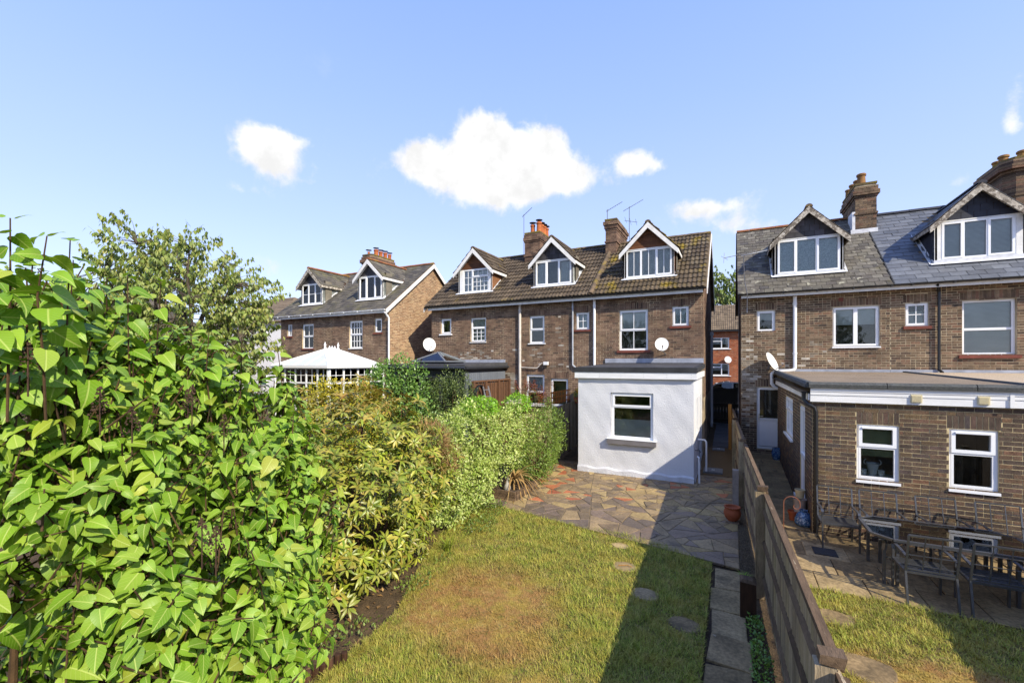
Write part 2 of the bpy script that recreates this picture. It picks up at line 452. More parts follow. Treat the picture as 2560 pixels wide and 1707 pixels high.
mat('dead_leaf', ['90703e', '9e7e4a', '7e6036', 'aa8e5a'], nscale=6, var=0.25, bump=0.1, rough=0.8)
# foliage
leafmat('leaf_lilac', ['5f861a', '6e9422', '7ca02c', '54781a', '8aab36', '668c1e', '92aa3a', '7c9c2e', 'a2a83e'], trans=0.24, rough=0.44, spec=0.34, veins=True, var=0.12)
leafmat('leaf_rhodo', ['70801f', '8a962c', '5c6e1c', 'a0a23c', 'a09440', '7c8a28', '8a8034', '52661c'], trans=0.14, rough=0.38, var=0.25)
leafmat('leaf_rhodo_top', ['a8943e', 'a07a3a', '949038', 'b0984a', '888c3a'], trans=0.25, rough=0.45, var=0.15)
leafmat('leaf_variegated', ['c3ca7c', '98ae48', 'd4d69a', 'adbb5c', '7c9a3a', 'bfc574', '8ca444', 'a2b252'], trans=0.3, rough=0.45, var=0.15, patch=('8aa83c', 1.3, 0.55, 0.7, 0.7))
leafmat('leaf_bright', ['86b52a', '78a824', '97c038'], trans=0.35, var=0.15)
leafmat('leaf_laurel', ['628636', '729642', '547830', '88a650', '6a8e3c'], trans=0.25, rough=0.35, var=0.2)
leafmat('leaf_dark', ['566630', '66743a', '485828', '72803e'], trans=0.2, rough=0.5, var=0.25)
leafmat('leaf_yellow', ['b8ac2a', 'a8a02a', 'c9b53a'], trans=0.35, var=0.15)
leafmat('leaf_cherry', ['74863a', '849444', '647830', '929e52', '9fa860', '9c9848'], trans=0.35, rough=0.45, var=0.2)
leafmat('leaf_far', ['5f7330', '6f8038', '80903f', '52662a'], trans=0.3, var=0.3)
leafmat('leaf_goldenrod', ['6c8634', '7e943e', '5c762c', '8a9c48'], trans=0.3, var=0.2)
leafmat('leaf_strap', ['8a9a30', '9aa83c', '7a8a2a'], trans=0.3, var=0.15)
leafmat('flower_rust', ['8a4a2c', '9a5a34', '7a3f2a'], trans=0.2, var=0.2)
leafmat('flower_yellow', ['e0b818', 'd89a14'], trans=0.2, var=0.1)
leafmat('leaf_dry', ['8a6a40', '9a7a4c', '7a5a38', 'a58652'], trans=0.15, rough=0.7, var=0.25)

# ------------------------------------------------------------------ builders
class MB:
    """collects polygons; build() links them as one mesh object"""

    def __init__(s):
        s.v, s.f = [], []

    def poly(s, pts):
        i = len(s.v)
        s.v.extend([tuple(p) for p in pts])
        s.f.append(tuple(range(i, i + len(pts))))
        return s

    def hexa(s, p):
        """eight corners: bottom ring 0-3, top ring 4-7"""
        i = len(s.v)
        s.v.extend([tuple(q) for q in p])
        for a in ((0, 3, 2, 1), (4, 5, 6, 7), (0, 1, 5, 4), (1, 2, 6, 5), (2, 3, 7, 6), (3, 0, 4, 7)):
            s.f.append(tuple(i + k for k in a))
        return s

    def box(s, x0, x1, y0, y1, z0, z1):
        return s.hexa([(x0, y0, z0), (x1, y0, z0), (x1, y1, z0), (x0, y1, z0), (x0, y0, z1), (x1, y0, z1), (x1, y1, z1), (x0, y1, z1)])

    def fbox(s, F, u0, u1, z0, z1, d0, d1):
        P = F.P
        return s.hexa([P(u0, z0, d1), P(u1, z0, d1), P(u1, z0, d0), P(u0, z0, d0), P(u0, z1, d1), P(u1, z1, d1), P(u1, z1, d0), P(u0, z1, d0)])

    def prism(s, pts, ext):
        """polygon pts extruded by vector ext"""
        a = [Vector(p) for p in pts]
        b = [p + Vector(ext) for p in a]
        n = len(a)
        i = len(s.v)
        s.v.extend([tuple(p) for p in a + b])
        s.f.append(tuple(range(i, i + n)))
        s.f.append(tuple(reversed(range(i + n, i + 2 * n))))
        for k in range(n):
            j = (k + 1) % n
            s.f.append((i + j, i + k, i + n + k, i + n + j))
        return s

    def beam(s, a, b, w, h, up=(0, 0, 1)):
        """square bar between two points"""
        a, b = Vector(a), Vector(b)
        d = (b - a).normalized()
        up = Vector(up)
        side = d.cross(up)
        if side.length < 1e-4:
            side = d.cross(Vector((1, 0, 0)))
        side.normalize()
        u2 = side.cross(d).normalized()
        o = []
        for p in (a, b):
            for su, sv in ((-1, -1), (1, -1), (1, 1), (-1, 1)):
                o.append(p + side * (su * w / 2) + u2 * (sv * h / 2))
        i = len(s.v)
        s.v.extend([tuple(q) for q in o])
        for q in ((0, 1, 2, 3), (7, 6, 5, 4), (0, 4, 5, 1), (1, 5, 6, 2), (2, 6, 7, 3), (3, 7, 4, 0)):
            s.f.append(tuple(i + k for k in q))
        return s

    def tube(s, pts, r, n=8, cap=True):
        pts = [Vector(p) for p in pts]
        rs = r if isinstance(r, (list, tuple)) else [r] * len(pts)
        i0 = len(s.v)
        prev = None
        for k, p in enumerate(pts):
            if k == 0:
                d = pts[1] - p
            elif k == len(pts) - 1:
                d = p - pts[k - 1]
            else:
                d = (pts[k + 1] - p).normalized() + (p - pts[k - 1]).normalized()
            d.normalize()
            ref = prev if prev is not None else (Vector((0, 0, 1)) if abs(d.z) < 0.9 else Vector((1, 0, 0)))
            a = (ref - d * ref.dot(d)).normalized()
            prev = a
            b = d.cross(a)
            for j in range(n):
                t = 2 * math.pi * j / n
                s.v.append(tuple(p + (a * math.cos(t) + b * math.sin(t)) * rs[k]))
        for k in range(len(pts) - 1):
            for j in range(n):
                a, b = i0 + k * n + j, i0 + k * n + (j + 1) % n
                s.f.append((a, b, b + n, a + n))
        if cap:
            s.f.append(tuple(reversed(range(i0, i0 + n))))
            s.f.append(tuple(range(i0 + (len(pts) - 1) * n, i0 + len(pts) * n)))
        return s

    def lathe(s, c, prof, n=16):
        i0 = len(s.v)
        for (r, z) in prof:
            for j in range(n):
                t = 2 * math.pi * j / n
                s.v.append((c[0] + r * math.cos(t), c[1] + r * math.sin(t), c[2] + z))
        for k in range(len(prof) - 1):
            for j in range(n):
                a, b = i0 + k * n + j, i0 + k * n + (j + 1) % n
                s.f.append((a, b, b + n, a + n))
        return s

    def mesh(s, name, m=None, smooth=False):
        me = bpy.data.meshes.new(name)
        me.from_pydata(s.v, [], s.f)
        if m:
            me.materials.append(MATS[m])
        if smooth:
            me.polygons.foreach_set('use_smooth', [True] * len(me.polygons))
            try:
                me.set_sharp_from_angle(angle=R(35))
            except Exception:
                pass
        return me

    def build(s, name, m, parent=None, smooth=False, **tags):
        return link(name, s.mesh(name, m, smooth), parent, **tags)


def link(name, me, parent=None, matrix=None, **tags):
    o = bpy.data.objects.new(name, me)
    COL.objects.link(o)
    if parent is not None:
        o.parent = parent
        if parent.get('base'):
            o.matrix_parent_inverse = Matrix.Translation(-Vector(parent['base']))
    if matrix is not None:
        o.matrix_basis = matrix
    for k, v in tags.items():
        o[k] = v
    return o


def thing(name, label, cat, loc=(0, 0, 0), group=None):
    o = bpy.data.objects.new(name, None)
    COL.objects.link(o)
    o.empty_display_size = 0.2
    o.location = loc
    o['base'] = tuple(loc)
    o['label'] = label
    o['category'] = cat
    if group:
        o['group'] = group
    return o


class Frame:
    """a wall plane: origin, horizontal direction and outward normal"""

    def __init__(s, O, U, N):
        s.O, s.U, s.N = Vector(O), Vector(U).normalized(), Vector(N).normalized()

    def P(s, u, z, d=0.0):
        return s.O + s.U * u + s.N * d + Vector((0, 0, z))

    def M(s, u0, u1, z0, z1, d0, d1):
        """matrix that takes the unit cube (0..1) to this box"""
        p = s.P(u0, z0, d0)
        a, b, c = s.U * (u1 - u0), s.N * (d1 - d0), Vector((0, 0, z1 - z0))
        return Matrix(((a.x, b.x, c.x, p.x), (a.y, b.y, c.y, p.y), (a.z, b.z, c.z, p.z), (0, 0, 0, 1)))


def subtract(iv, a, b):
    out = []
    for (x, y) in iv:
        if b <= x or a >= y:
            out.append((x, y))
            continue
        if a > x:
            out.append((x, a))
        if b < y:
            out.append((b, y))
    return out


def courses(z0, z1, h, wd, urange, holes=(), stag=0.5, split=0.0, minw=0.035):
    """rectangles (u0,u1,z0,z1) of a running bond"""
    out = []
    k = 0
    z = z0
    while z < z1 - 0.02:
        zt = min(z + h, z1)
        zm = (z + zt) / 2
        a, b = urange(zm)
        iv = [(a, b)] if b > a else []
        for (o0, o1, p0, p1) in holes:
            if p0 < zm < p1:
                iv = subtract(iv, o0, o1)
        off = (k % 2) * wd * stag
        for (a, b) in iv:
            i = math.floor((a - off) / wd)
            while off + i * wd < b:
                c0, c1 = max(a, off + i * wd), min(b, off + (i + 1) * wd)
                if c1 - c0 > minw:
                    if split and random.random() < split and c1 - c0 > wd * 0.8:
                        cm = (c0 + c1) / 2
                        out.append((c0, cm, z, zt))
                        out.append((cm, c1, z, zt))
                    else:
                        out.append((c0, c1, z, zt))
                i += 1
        z += h
        k += 1
    return out


def soldiers(u0, u1, z, h=0.225, wd=0.077, rise=0.03, over=0.05):
    """upright bricks of a flat arch over an opening: (u0,u1,z0,z1)"""
    n = max(3, round((u1 - u0 + 2 * over) / wd))
    ww = (u1 - u0 + 2 * over) / n
    out = []
    for i in range(n):
        t = ((i + 0.5) / n - 0.5) * 2
        dz = rise * (1 - t * t)
        out.append((u0 - over + i * ww, u0 - over + (i + 1) * ww, z + dz * 0.5, z + h + dz))
    return out


def pieces(F, rects, name, m, parent, g=0.005, d0=-0.01, d1=0.0035, jit=0.0012, single=0, near=None):
    """bricks, boards or slates: the `single` largest in view as objects of their own, the rest as one part"""
    rects = list(rects)
    if single:
        if near is not None:
            rects.sort(key=lambda r: (F.P((r[0] + r[1]) / 2, (r[2] + r[3]) / 2) - near).length)
        unit = unit_cube(m)
        for r in rects[:single]:
            j = random.uniform(-jit, jit)
            link(name, unit, parent, F.M(r[0] + g, r[1] - g, r[2] + g, r[3] - g, d0, d1 + j))
        rects = rects[single:]
    if rects:
        mb = MB()
        for r in rects:
            j = random.uniform(-jit, jit)
            e = [random.uniform(-0.0025, 0.0025) for _ in range(4)]
            mb.fbox(F, r[0] + g + e[0], r[1] - g + e[1], r[2] + g + e[2], r[3] - g + e[3], d0, d1 + j)
        o = mb.build(name + 's', m, parent)
        o['kind'] = 'stuff'
        return o


UNIT = {}


def unit_cube(m):
    if m not in UNIT:
        UNIT[m] = MB().box(0, 1, 0, 1, 0, 1).mesh('unit_' + m, m)
    return UNIT[m]


def wall_cells(mb, F, u0, u1, z0, z1, holes, reveal=0.13):
    us = sorted({u0, u1} | {min(max(x, u0), u1) for h in holes for x in h[:2]})
    zs = sorted({z0, z1} | {min(max(x, z0), z1) for h in holes for x in h[2:4]})
    for a, b in zip(us, us[1:]):
        for c, d in zip(zs, zs[1:]):
            um, zm = (a + b) / 2, (c + d) / 2
            if any(h[0] < um < h[1] and h[2] < zm < h[3] for h in holes):
                continue
            mb.poly([F.P(a, c), F.P(b, c), F.P(b, d), F.P(a, d)])
    for (a, b, c, d) in holes:
        P = F.P
        for p, q in (((a, c), (b, c)), ((b, c), (b, d)), ((b, d), (a, d)), ((a, d), (a, c))):
            mb.poly([P(*p, 0), P(*q, 0), P(*q, -reveal), P(*p, -reveal)])


def window(root, F, u0, u1, z0, z1, cells, inset=0.06, sill=None, behind=None, ft=0.055, fm='upvc', pp=None, name='window', deep=0.5, glass='glass'):
    """frame with panes; cells = [(a0,a1,b0,b1,opening,(nx,ny))] in fractions from the lower left"""
    mb = MB()
    D0, D1 = -inset - 0.06, -inset
    W, Hh = u1 - u0, z1 - z0

    def ring(a, b, c, d, t, d0, d1):
        mb.fbox(F, a, a + t, c, d, d0, d1)
        mb.fbox(F, b - t, b, c, d, d0, d1)
        mb.fbox(F, a + t, b - t, c, c + t, d0, d1)
        mb.fbox(F, a + t, b - t, d - t, d, d0, d1)

    ring(u0, u1, z0, z1, ft, D0, D1)
    panes = []
    for cdef in cells:
        a0, a1, b0, b1, op = cdef[:5]
        bars = cdef[5] if len(cdef) > 5 else (1, 1)
        a = u0 + (ft * 0.6 if a0 == 0 else a0 * W)
        b = u1 - (ft * 0.6 if a1 == 1 else (1 - a1) * W)
        c = z0 + (ft * 0.6 if b0 == 0 else b0 * Hh)
        d = z1 - (ft * 0.6 if b1 == 1 else (1 - b1) * Hh)
        t = 0.052 if op else 0.034
        ring(a, b, c, d, t, D0 + 0.006, D1 + (0.018 if op else 0.003))
        pa, pb, pc, pd = a + t, b - t, c + t, d - t
        panes.append((pa, pb, pc, pd))
        nx, ny = bars
        for i in range(1, nx):
            x = pa + (pb - pa) * i / nx
            mb.fbox(F, x - 0.011, x + 0.011, pc, pd, D0 + 0.02, D1 - 0.012)
        for i in range(1, ny):
            zz = pc + (pd - pc) * i / ny
            mb.fbox(F, pa, pb, zz - 0.011, zz + 0.011, D0 + 0.021, D1 - 0.013)
    frame = mb.build(name, fm, root)
    kid = pp or frame
    for (pa, pb, pc, pd) in panes:
        MB().fbox(F, pa - 0.004, pb + 0.004, pc - 0.004, pd + 0.004, D0 + 0.026, D0 + 0.034).build('pane', glass, kid)
    if sill:
        m, proj, th, ov = sill
        MB().fbox(F, u0 - ov, u1 + ov, z0 - th, z0 - 0.002, -inset, proj).build('sill', m, kid)
    # dark room behind
    e = 0.12
    q = MB()
    P = F.P
    a, b, c, d = u0 - e, u1 + e, z0 - e, z1 + e
    f0, f1 = D0 - 0.075, D0 - 0.075 - deep
    q.poly([P(a, c, f1), P(b, c, f1), P(b, d, f1), P(a, d, f1)])
    for p1, p2 in (((a, c), (b, c)), ((b, c), (b, d)), ((b, d), (a, d)), ((a, d), (a, c))):
        q.poly([P(*p1, f0), P(*p2, f0), P(*p2, f1), P(*p1, f1)])
    q.build('interior', 'interior', kid)
    if behind:
        kind = behind[0]
        dd = D0 - 0.03
        if kind == 'curtain':
            for (s0, s1) in behind[1]:
                c = MB()
                n = max(6, int((s1 - s0) * W / 0.025))
                xs = [u0 + (s0 + (s1 - s0) * i / n) * W for i in range(n + 1)]
                for i in range(n):
                    o0, o1 = 0.012 * math.sin(i * 1.7), 0.012 * math.sin((i + 1) * 1.7)
                    c.poly([P(xs[i], z0, dd + o0), P(xs[i + 1], z0, dd + o1), P(xs[i + 1], z1, dd + o1), P(xs[i], z1, dd + o0)])
                c.build('curtain', behind[2] if len(behind) > 2 else 'curtain', kid)
        elif kind == 'blind':
            c = MB()
            t0, t1 = behind[1]
            zz = z0 + t0 * Hh
            while zz < z0 + t1 * Hh:
                c.poly([P(u0 + 0.03, zz, dd + 0.012), P(u1 - 0.03, zz, dd + 0.012), P(u1 - 0.03, zz + 0.03, dd - 0.008), P(u0 + 0.03, zz + 0.03, dd - 0.008)])
                zz += 0.034
            c.build('blind', 'blind', kid)
        elif kind in ('sheet', 'obscured'):
            t0, t1 = behind[1]
            MB().poly([P(u0, z0 + t0 * Hh, dd), P(u1, z0 + t0 * Hh, dd), P(u1, z0 + t1 * Hh, dd), P(u0, z0 + t1 * Hh, dd)]).build(
                'obscured_layer' if kind == 'obscured' else 'blind', behind[2], kid)
    return frame


# ------------------------------------------------------------------ roofs
def tile_mesh(m, wd=0.30, ln=0.375):
    key = ('tile', m)
    if key not in UNIT:
        mb = MB()
        n = 10
        prof = []
        for i in range(n + 1):
            x = wd * i / n
            t = (i / n * 2) % 1.0
            z = 0.030 * math.sin(math.pi * min(1, t / 0.72)) if t < 0.72 else 0.0
            prof.append((x, z))
        fr = [(x, 0.0, z + 0.040) for x, z in prof]
        bk = [(x, ln, z + 0.004) for x, z in prof]
        lo = [(x, 0.004, z + 0.024) for x, z in prof]
        mb.v = fr + bk + lo
        for i in range(n):
            mb.f.append((i, i + 1, n + 1 + i + 1, n + 1 + i))
            mb.f.append((2 * (n + 1) + i, 2 * (n + 1) + i + 1, i + 1, i))
        UNIT[key] = mb.mesh('roof_tile', m)
    return UNIT[key]


def slate_mesh(m, wd, ln):
    key = ('slate', m, wd, ln)
    if key not in UNIT:
        mb = MB()
        w2 = wd - 0.011
        mb.hexa([(0, 0, 0.008), (w2, 0, 0.008), (w2, ln, 0.0), (0, ln, 0.0), (0, 0, 0.018), (w2, 0, 0.018), (w2, ln, 0.005), (0, ln, 0.005)])
        UNIT[key] = mb.mesh('slate', m)
    return UNIT[key]


def lay(parent, O, U, S, length_u, length_s, kind, m, wd, ex, keep, joined=False, name='roof_tile', jit=0.004):
    """tiles or slates laid in courses on a slope: origin O, U along the eaves, S up the slope"""
    O, U, S = Vector(O), Vector(U).normalized(), Vector(S).normalized()
    Nn = U.cross(S).normalized()
    if Nn.z < 0:
        Nn = -Nn
    me = tile_mesh(m) if kind == 'tile' else slate_mesh(m, wd, ex * 1.35)
    rows = int(math.ceil(length_s / ex))
    count = 0
    bulk = MB()
    for r in range(rows):
        s = r * ex
        off = 0 if kind == 'tile' else (-(r % 2) * wd * 0.5)
        i = 0
        while off + i * wd < length_u - 0.02:
            u = off + i * wd
            i += 1
            cu = u + wd / 2
            if u < -0.001 or u + wd > length_u + 0.02:
                # cut piece at the verge
                a, b = max(u, 0), min(u + wd, length_u)
                if b - a < 0.05:
                    continue
                sc = (b - a) / wd
                u = a
                cu = (a + b) / 2
            else:
                sc = 1.0
            c = O + U * cu + S * (s + ex * 0.5)
            if not keep(c):
                continue
            j = [random.uniform(-jit, jit) for _ in range(3)]
            p = O + U * (u + j[0]) + S * (s + j[1]) + Nn * (0.004 + abs(j[2]) * 0.8)
            if s + ex * 1.2 > length_s:
                p = p - Nn * 0.002
            full = 0.375 if kind == 'tile' else ex * 1.35
            ss = min(1.0, (length_s - s + 0.015) / full)
            if ss < 0.2:
                continue
            rz = random.uniform(-0.012, 0.012)
            U2 = U + S * rz
            S2 = S - U * rz
            M = Matrix(((U2.x * sc, S2.x * ss, Nn.x, p.x), (U2.y * sc, S2.y * ss, Nn.y, p.y), (U2.z * sc, S2.z * ss, Nn.z, p.z), (0, 0, 0, 1)))
            if joined:
                k = len(bulk.v)
                bulk.v.extend([tuple(M @ v.co) for v in me.vertices])
                bulk.f.extend([tuple(k + q for q in f.vertices) for f in me.polygons])
            else:
                link(name, me, parent, M)
            count += 1
    if joined and bulk.v:
        bulk.build(name + 's', m, parent, kind='stuff')
    return count


WY = Frame


class Roof:
    """a rear slope: lower edge at (Y0,z0) up to the ridge (Yr,zr)"""

    def __init__(s, Y0, z0, Yr, zr):
        s.Y0, s.z0, s.Yr, s.zr = Y0, z0, Yr, zr
        s.p = (zr - z0) / (Yr - Y0)

    def z(s, Y):
        return s.z0 + s.p * (Y - s.Y0)

    def Y(s, z):
        return s.Y0 + (z - s.z0) / s.p


def hang(F, parent, poly_range, z0, z1, m, name, h=0.2, wd=0.26, d1=0.012, stag=0.5, tilt=True):
    """hung slates or boards inside the outline given by poly_range(z) -> (u0,u1)"""
    unit = unit_cube(m)
    for r in courses(z0, z1, h, wd, poly_range, stag=stag, minw=0.04):
        lo = poly_range(r[2] + 0.001)
        hi = poly_range(min(r[3], z1) - 0.001)
        a, b = r[0], r[1]
        # triangular ends follow the slope
        mb = None
        if (a <= lo[0] + 0.05 and hi[0] > lo[0] + 0.02) or (b >= lo[1] - 0.05 and hi[1] < lo[1] - 0.02):
            pts = []
            aL, bL = max(a, lo[0]), min(b, lo[1])
            aH, bH = max(a, hi[0]), min(b, hi[1])
            aL = min(aL, a) if a > lo[0] + 0.05 else lo[0]
            bL = b if b < lo[1] - 0.05 else lo[1]
            if bH < aH:
                bH = aH = (aH + bH) / 2
            P = F.P
            g = 0.003
            mb = MB().prism([P(aL + g, r[2], d1), P(bL - g, r[2], d1), P(max(bH - g, aH), r[3] - g, d1 - 0.004), P(aH, r[3] - g, d1 - 0.004)], -F.N * 0.02)
            mb.build(name, m, parent)
        else:
            link(name, unit, parent, F.M(a + 0.005, b - 0.005, r[2] + 0.004, r[3], -0.006, d1 + random.uniform(-0.003, 0.005)))


def dormer(root, rf, Yf, x0, x1, ze, za, cells, roof_kind, roof_mat, barge, fill, cheek, behind=None, win=None, ov=0.16, front_ov=0.18, tile=(0.30, 0.33), window_mat='upvc', lintel=0.0, ridge='ridge_concrete', bw=0.21):
    """gabled dormer window standing on roof slope rf with its front at Yf"""
    F = Frame((0, Yf, 0), (1, 0, 0), (0, -1, 0))
    xc = (x0 + x1) / 2
    zs = rf.z(Yf)
    Ye = rf.Y(ze)
    body = MB()
    # front surround, cheeks, backing of the gable
    wx0, wx1, wz0, wz1 = win if win else (x0 + 0.06, x1 - 0.06, zs + 0.08, ze - 0.02)
    for (a, b, c, d) in ((x0, wx0, zs - 0.03, ze), (wx1, x1, zs - 0.03, ze), (wx0, wx1, zs - 0.03, wz0), (wx0, wx1, wz1, ze)):
        if b - a > 0.005 and d - c > 0.005:
            body.fbox(F, a, b, c, d, -0.10, 0.0)
    dm = body.build('dormer', 'paint_white' if window_mat != 'upvc' else 'upvc_board', root)
    wf = window_sub(dm, F, wx0, wx1, wz0, wz1, cells, behind)
    # cheeks
    for sx, xx in ((-1, x0), (1, x1)):
        Fc = Frame((xx, 0, 0), (0, 1, 0), (sx, 0, 0))
        MB().prism([Fc.P(Yf, zs - 0.03, -0.012), Fc.P(Yf, ze, -0.012), Fc.P(Ye, ze, -0.012)], Fc.N * -0.05).build('cheek_board', 'timber_dark', dm)
        pr = lambda z: (Yf + 0.01, max(Yf + 0.011, rf.Y(z)))
        if cheek[0] == 'slate':
            hang(Fc, dm, pr, zs, ze, cheek[1], 'hung_slate', h=0.19, wd=0.27)
        else:
            hang(Fc, dm, pr, zs, ze, cheek[1], 'cheek_cladding', h=0.13, wd=5.0, stag=0)
        # flashing along the foot of the cheek
        fl = MB()
        a, b = Fc.P(Yf - 0.02, zs + 0.0, 0.015), Fc.P(Ye, ze, 0.015)
        fl.poly([a, a + Vector((sx * 0.10, 0, 0.035)), b + Vector((sx * 0.10, 0, 0.035)), b])
        fl.poly([a, b, b + Vector((0, -0.07, 0.04)), a + Vector((0, -0.02, 0.07))])
        fl.build('flashing', 'lead_bright', dm)
    # sill flashing
    nrm = Vector((0, -rf.p, 1)).normalized()
    sl = MB()
    s0 = F.P(x0 - 0.10, zs + 0.035, 0.02)
    s1 = F.P(x1 + 0.10, zs + 0.035, 0.02)
    dwn = Vector((0, -1, -rf.p)).normalized() * 0.10
    sl.poly([s0 + dwn + nrm * 0.03, s1 + dwn + nrm * 0.03, s1 + nrm * 0.02, s0 + nrm * 0.02])
    sl.fbox(F, x0 - 0.02, x1 + 0.02, zs + 0.045, wz0 + 0.0, 0.003, 0.035)
    sl.build('sill_flashing', 'lead_bright', dm)
    # gable backing and cladding
    MB().prism([F.P(x0, ze, -0.03), F.P(x1, ze, -0.03), F.P(xc, za - 0.03, -0.03)], (0, 0.05, 0)).build('gable_board', 'timber_dark', dm)
    hw = (x1 - x0) / 2
    tri = lambda z: (xc - hw * max(0.0, (za - 0.06 - z) / (za - ze)), xc + hw * max(0.0, (za - 0.06 - z) / (za - ze)))
    if fill[0] == 'slate':
        hang(F, dm, tri, ze, za - 0.12, fill[1], 'hung_slate', h=0.19, wd=0.27, d1=-0.012)
    else:
        hang(F, dm, tri, ze, za - 0.12, fill[1], 'gable_cladding', h=0.12, wd=6, d1=-0.012, stag=0)
    # roof of the dormer
    sl_w = hw + ov
    zeo = za - (za - ze) * sl_w / hw
    Yo = Yf - front_ov
    Yba, Ybe = rf.Y(za) + 0.05, rf.Y(zeo) + 0.02
    for sx in (-1, 1):
        e = xc + sx * sl_w
        MB().prism([(e, Yo, zeo), (xc, Yo, za), (xc, Yba, za), (e, Ybe, zeo)], (0, 0, -0.05)).build('dormer_roof', 'timber_dark', dm)
        slope = Vector((xc - e, 0, za - zeo))
        L = slope.length
        keep = lambda c: c.z > rf.z(c.y) - 0.01 and c.y < Yba
        lay(dm, (e - sx * 0.0, Yo - 0.02, zeo) if sx > 0 else (e, Yo - 0.02, zeo), (0, 1, 0), slope, Yba - Yo + 0.02, L, roof_kind, roof_mat, tile[0], tile[1], keep, name='roof_tile' if roof_kind == 'tile' else 'slate')
        # eaves board along the side and the barge board in front
        MB().beam((e - sx * 0.01, Yo, zeo - 0.06), (e - sx * 0.01, Ybe, zeo - 0.06), 0.022, 0.11).build('eaves_board', barge, dm)
        a = Vector((e, Yo - 0.012, zeo - 0.02))
        b = Vector((xc, Yo - 0.012, za - 0.02))
        dn = Vector((0, 0, -bw))
        MB().prism([a, b, b + dn, a + dn + Vector((-sx * 0.0, 0, 0.03))], (0, -0.028, 0)).build('barge_board', barge, dm)
        MB().prism([a + Vector((0, 0, -0.06)), b + Vector((0, 0, -bw * .5)), b + Vector((0, 0.19, -bw * .5)), a + Vector((0, 0.19, -0.06))], (0, 0, -0.015)).build('soffit', barge, dm)
    # ridge
    n = max(2, int((Yba - Yo) / 0.42))
    for i in range(n):
        ya = Yo - 0.03 + (Yba - Yo) * i / n
        yb = Yo - 0.03 + (Yba - Yo) * (i + 1) / n + 0.02
        MB().prism([(xc + 0.11 * math.cos(t), ya, za - 0.035 + 0.10 * math.sin(t) * (1 + 0.03 * (i % 2))) for t in np.linspace(0.1, math.pi - 0.1, 7)], (0, yb - ya, 0)).build('ridge_tile', ridge, dm)
    return dm


def window_sub(dm, F, u0, u1, z0, z1, cells, behind):
    """window of a dormer: every piece a child of the dormer itself"""
    return window(dm, F, u0, u1, z0, z1, cells, inset=0.015, behind=behind, ft=0.045, name='window_frame', deep=0.4, pp=dm)


def chimney(root, x0, x1, y0, y1, z0, z1, m, pots, mort, corbel=(0.0, 0.05, 0.08, 0.05), pot_h=0.38, cowls=False, chamfer=0.0, top='chimney_moss', band=None, pot_m='pot_orange'):
    """stack of brick courses with an oversailing head and clay pots"""
    def ring(a0, a1, b0, b1, c0, c1, mb):
        if chamfer:
            c = chamfer
            pts = [(a0 + c, b0), (a1 - c, b0), (a1, b0 + c), (a1, b1 - c), (a1 - c, b1), (a0 + c, b1), (a0, b1 - c), (a0, b0 + c)]
            mb.prism([(p[0], p[1], c0) for p in pts], (0, 0, c1 - c0))
        else:
            mb.box(a0, a1, b0, b1, c0, c1)
    core = MB()
    ring(x0 + 0.008, x1 - 0.008, y0 + 0.008, y1 - 0.008, z0, z1, core)
    ch = core.build('chimney', mort, root)
    nC = int((z1 - z0) / 0.075)
    H = z1 - z0
    br = MB()
    for k in range(nC):
        za, zb = z0 + k * 0.075, z0 + k * 0.075 + 0.065
        fr = k / nC
        o = 0.0
        left = nC - k
        if left <= 2:
            o = corbel[1]
        elif left <= 4:
            o = corbel[2]
        elif left == 5:
            o = corbel[3] * 0.6
        elif band and abs(left - band) < 1:
            o = 0.035
        if chamfer:
            ring(x0 - o, x1 + o, y0 - o, y1 + o, za, zb, br)
            continue
        for F, L in ((Frame((x0 - o, y0 - o, 0), (1, 0, 0), (0, -1, 0)), x1 - x0 + 2 * o), (Frame((x0 - o, y1 + o, 0), (1, 0, 0), (0, 1, 0)), x1 - x0 + 2 * o),
                     (Frame((x0 - o, y0 - o, 0), (0, 1, 0), (-1, 0, 0)), y1 - y0 + 2 * o), (Frame((x1 + o, y0 - o, 0), (0, 1, 0), (1, 0, 0)), y1 - y0 + 2 * o)):
            u = -(k % 2) * 0.112
            while u < L:
                a, b = max(0, u), min(L, u + 0.215)
                if b - a > 0.03:
                    br.fbox(F, a + (0.0 if a == 0 else 0.0), b, za, zb, -0.1, random.uniform(-0.002, 0.002))
                u += 0.225
    br.build('chimney_bricks', m, ch, kind='stuff')
    fl = MB()
    o = corbel[1] * 0.4
    ring(x0 - o, x1 + o, y0 - o, y1 + o, z1 - 0.005, z1 + 0.06, fl)
    fl.build('flaunching', top, ch)
    for (px, py, s) in pots:
        h = pot_h * s
        p = MB().lathe((px, py, z1 + 0.04), [(0.0, 0.0), (0.125 * s, 0.0), (0.115 * s, 0.05), (0.10 * s, h * 0.8), (0.125 * s, h * 0.82), (0.125 * s, h * 0.95), (0.105 * s, h), (0.085 * s, h), (0.08 * s, h * 0.5)], 14).build('chimney_pot', pot_m, ch, smooth=True)
        if cowls:
            c = MB()
            c.lathe((px, py, z1 + 0.04 + h), [(0.0, 0.13), (0.16, 0.10), (0.165, 0.085), (0.0, 0.10)], 14)
            for t in range(3):
                a = t * 2.1
                c.tube([(px + 0.09 * math.cos(a), py + 0.09 * math.sin(a), z1 + h), (px + 0.1 * math.cos(a), py + 0.1 * math.sin(a), z1 + h + 0.14)], 0.006, 4)
            c.build('cowl', 'black_plastic', ch)
    return ch


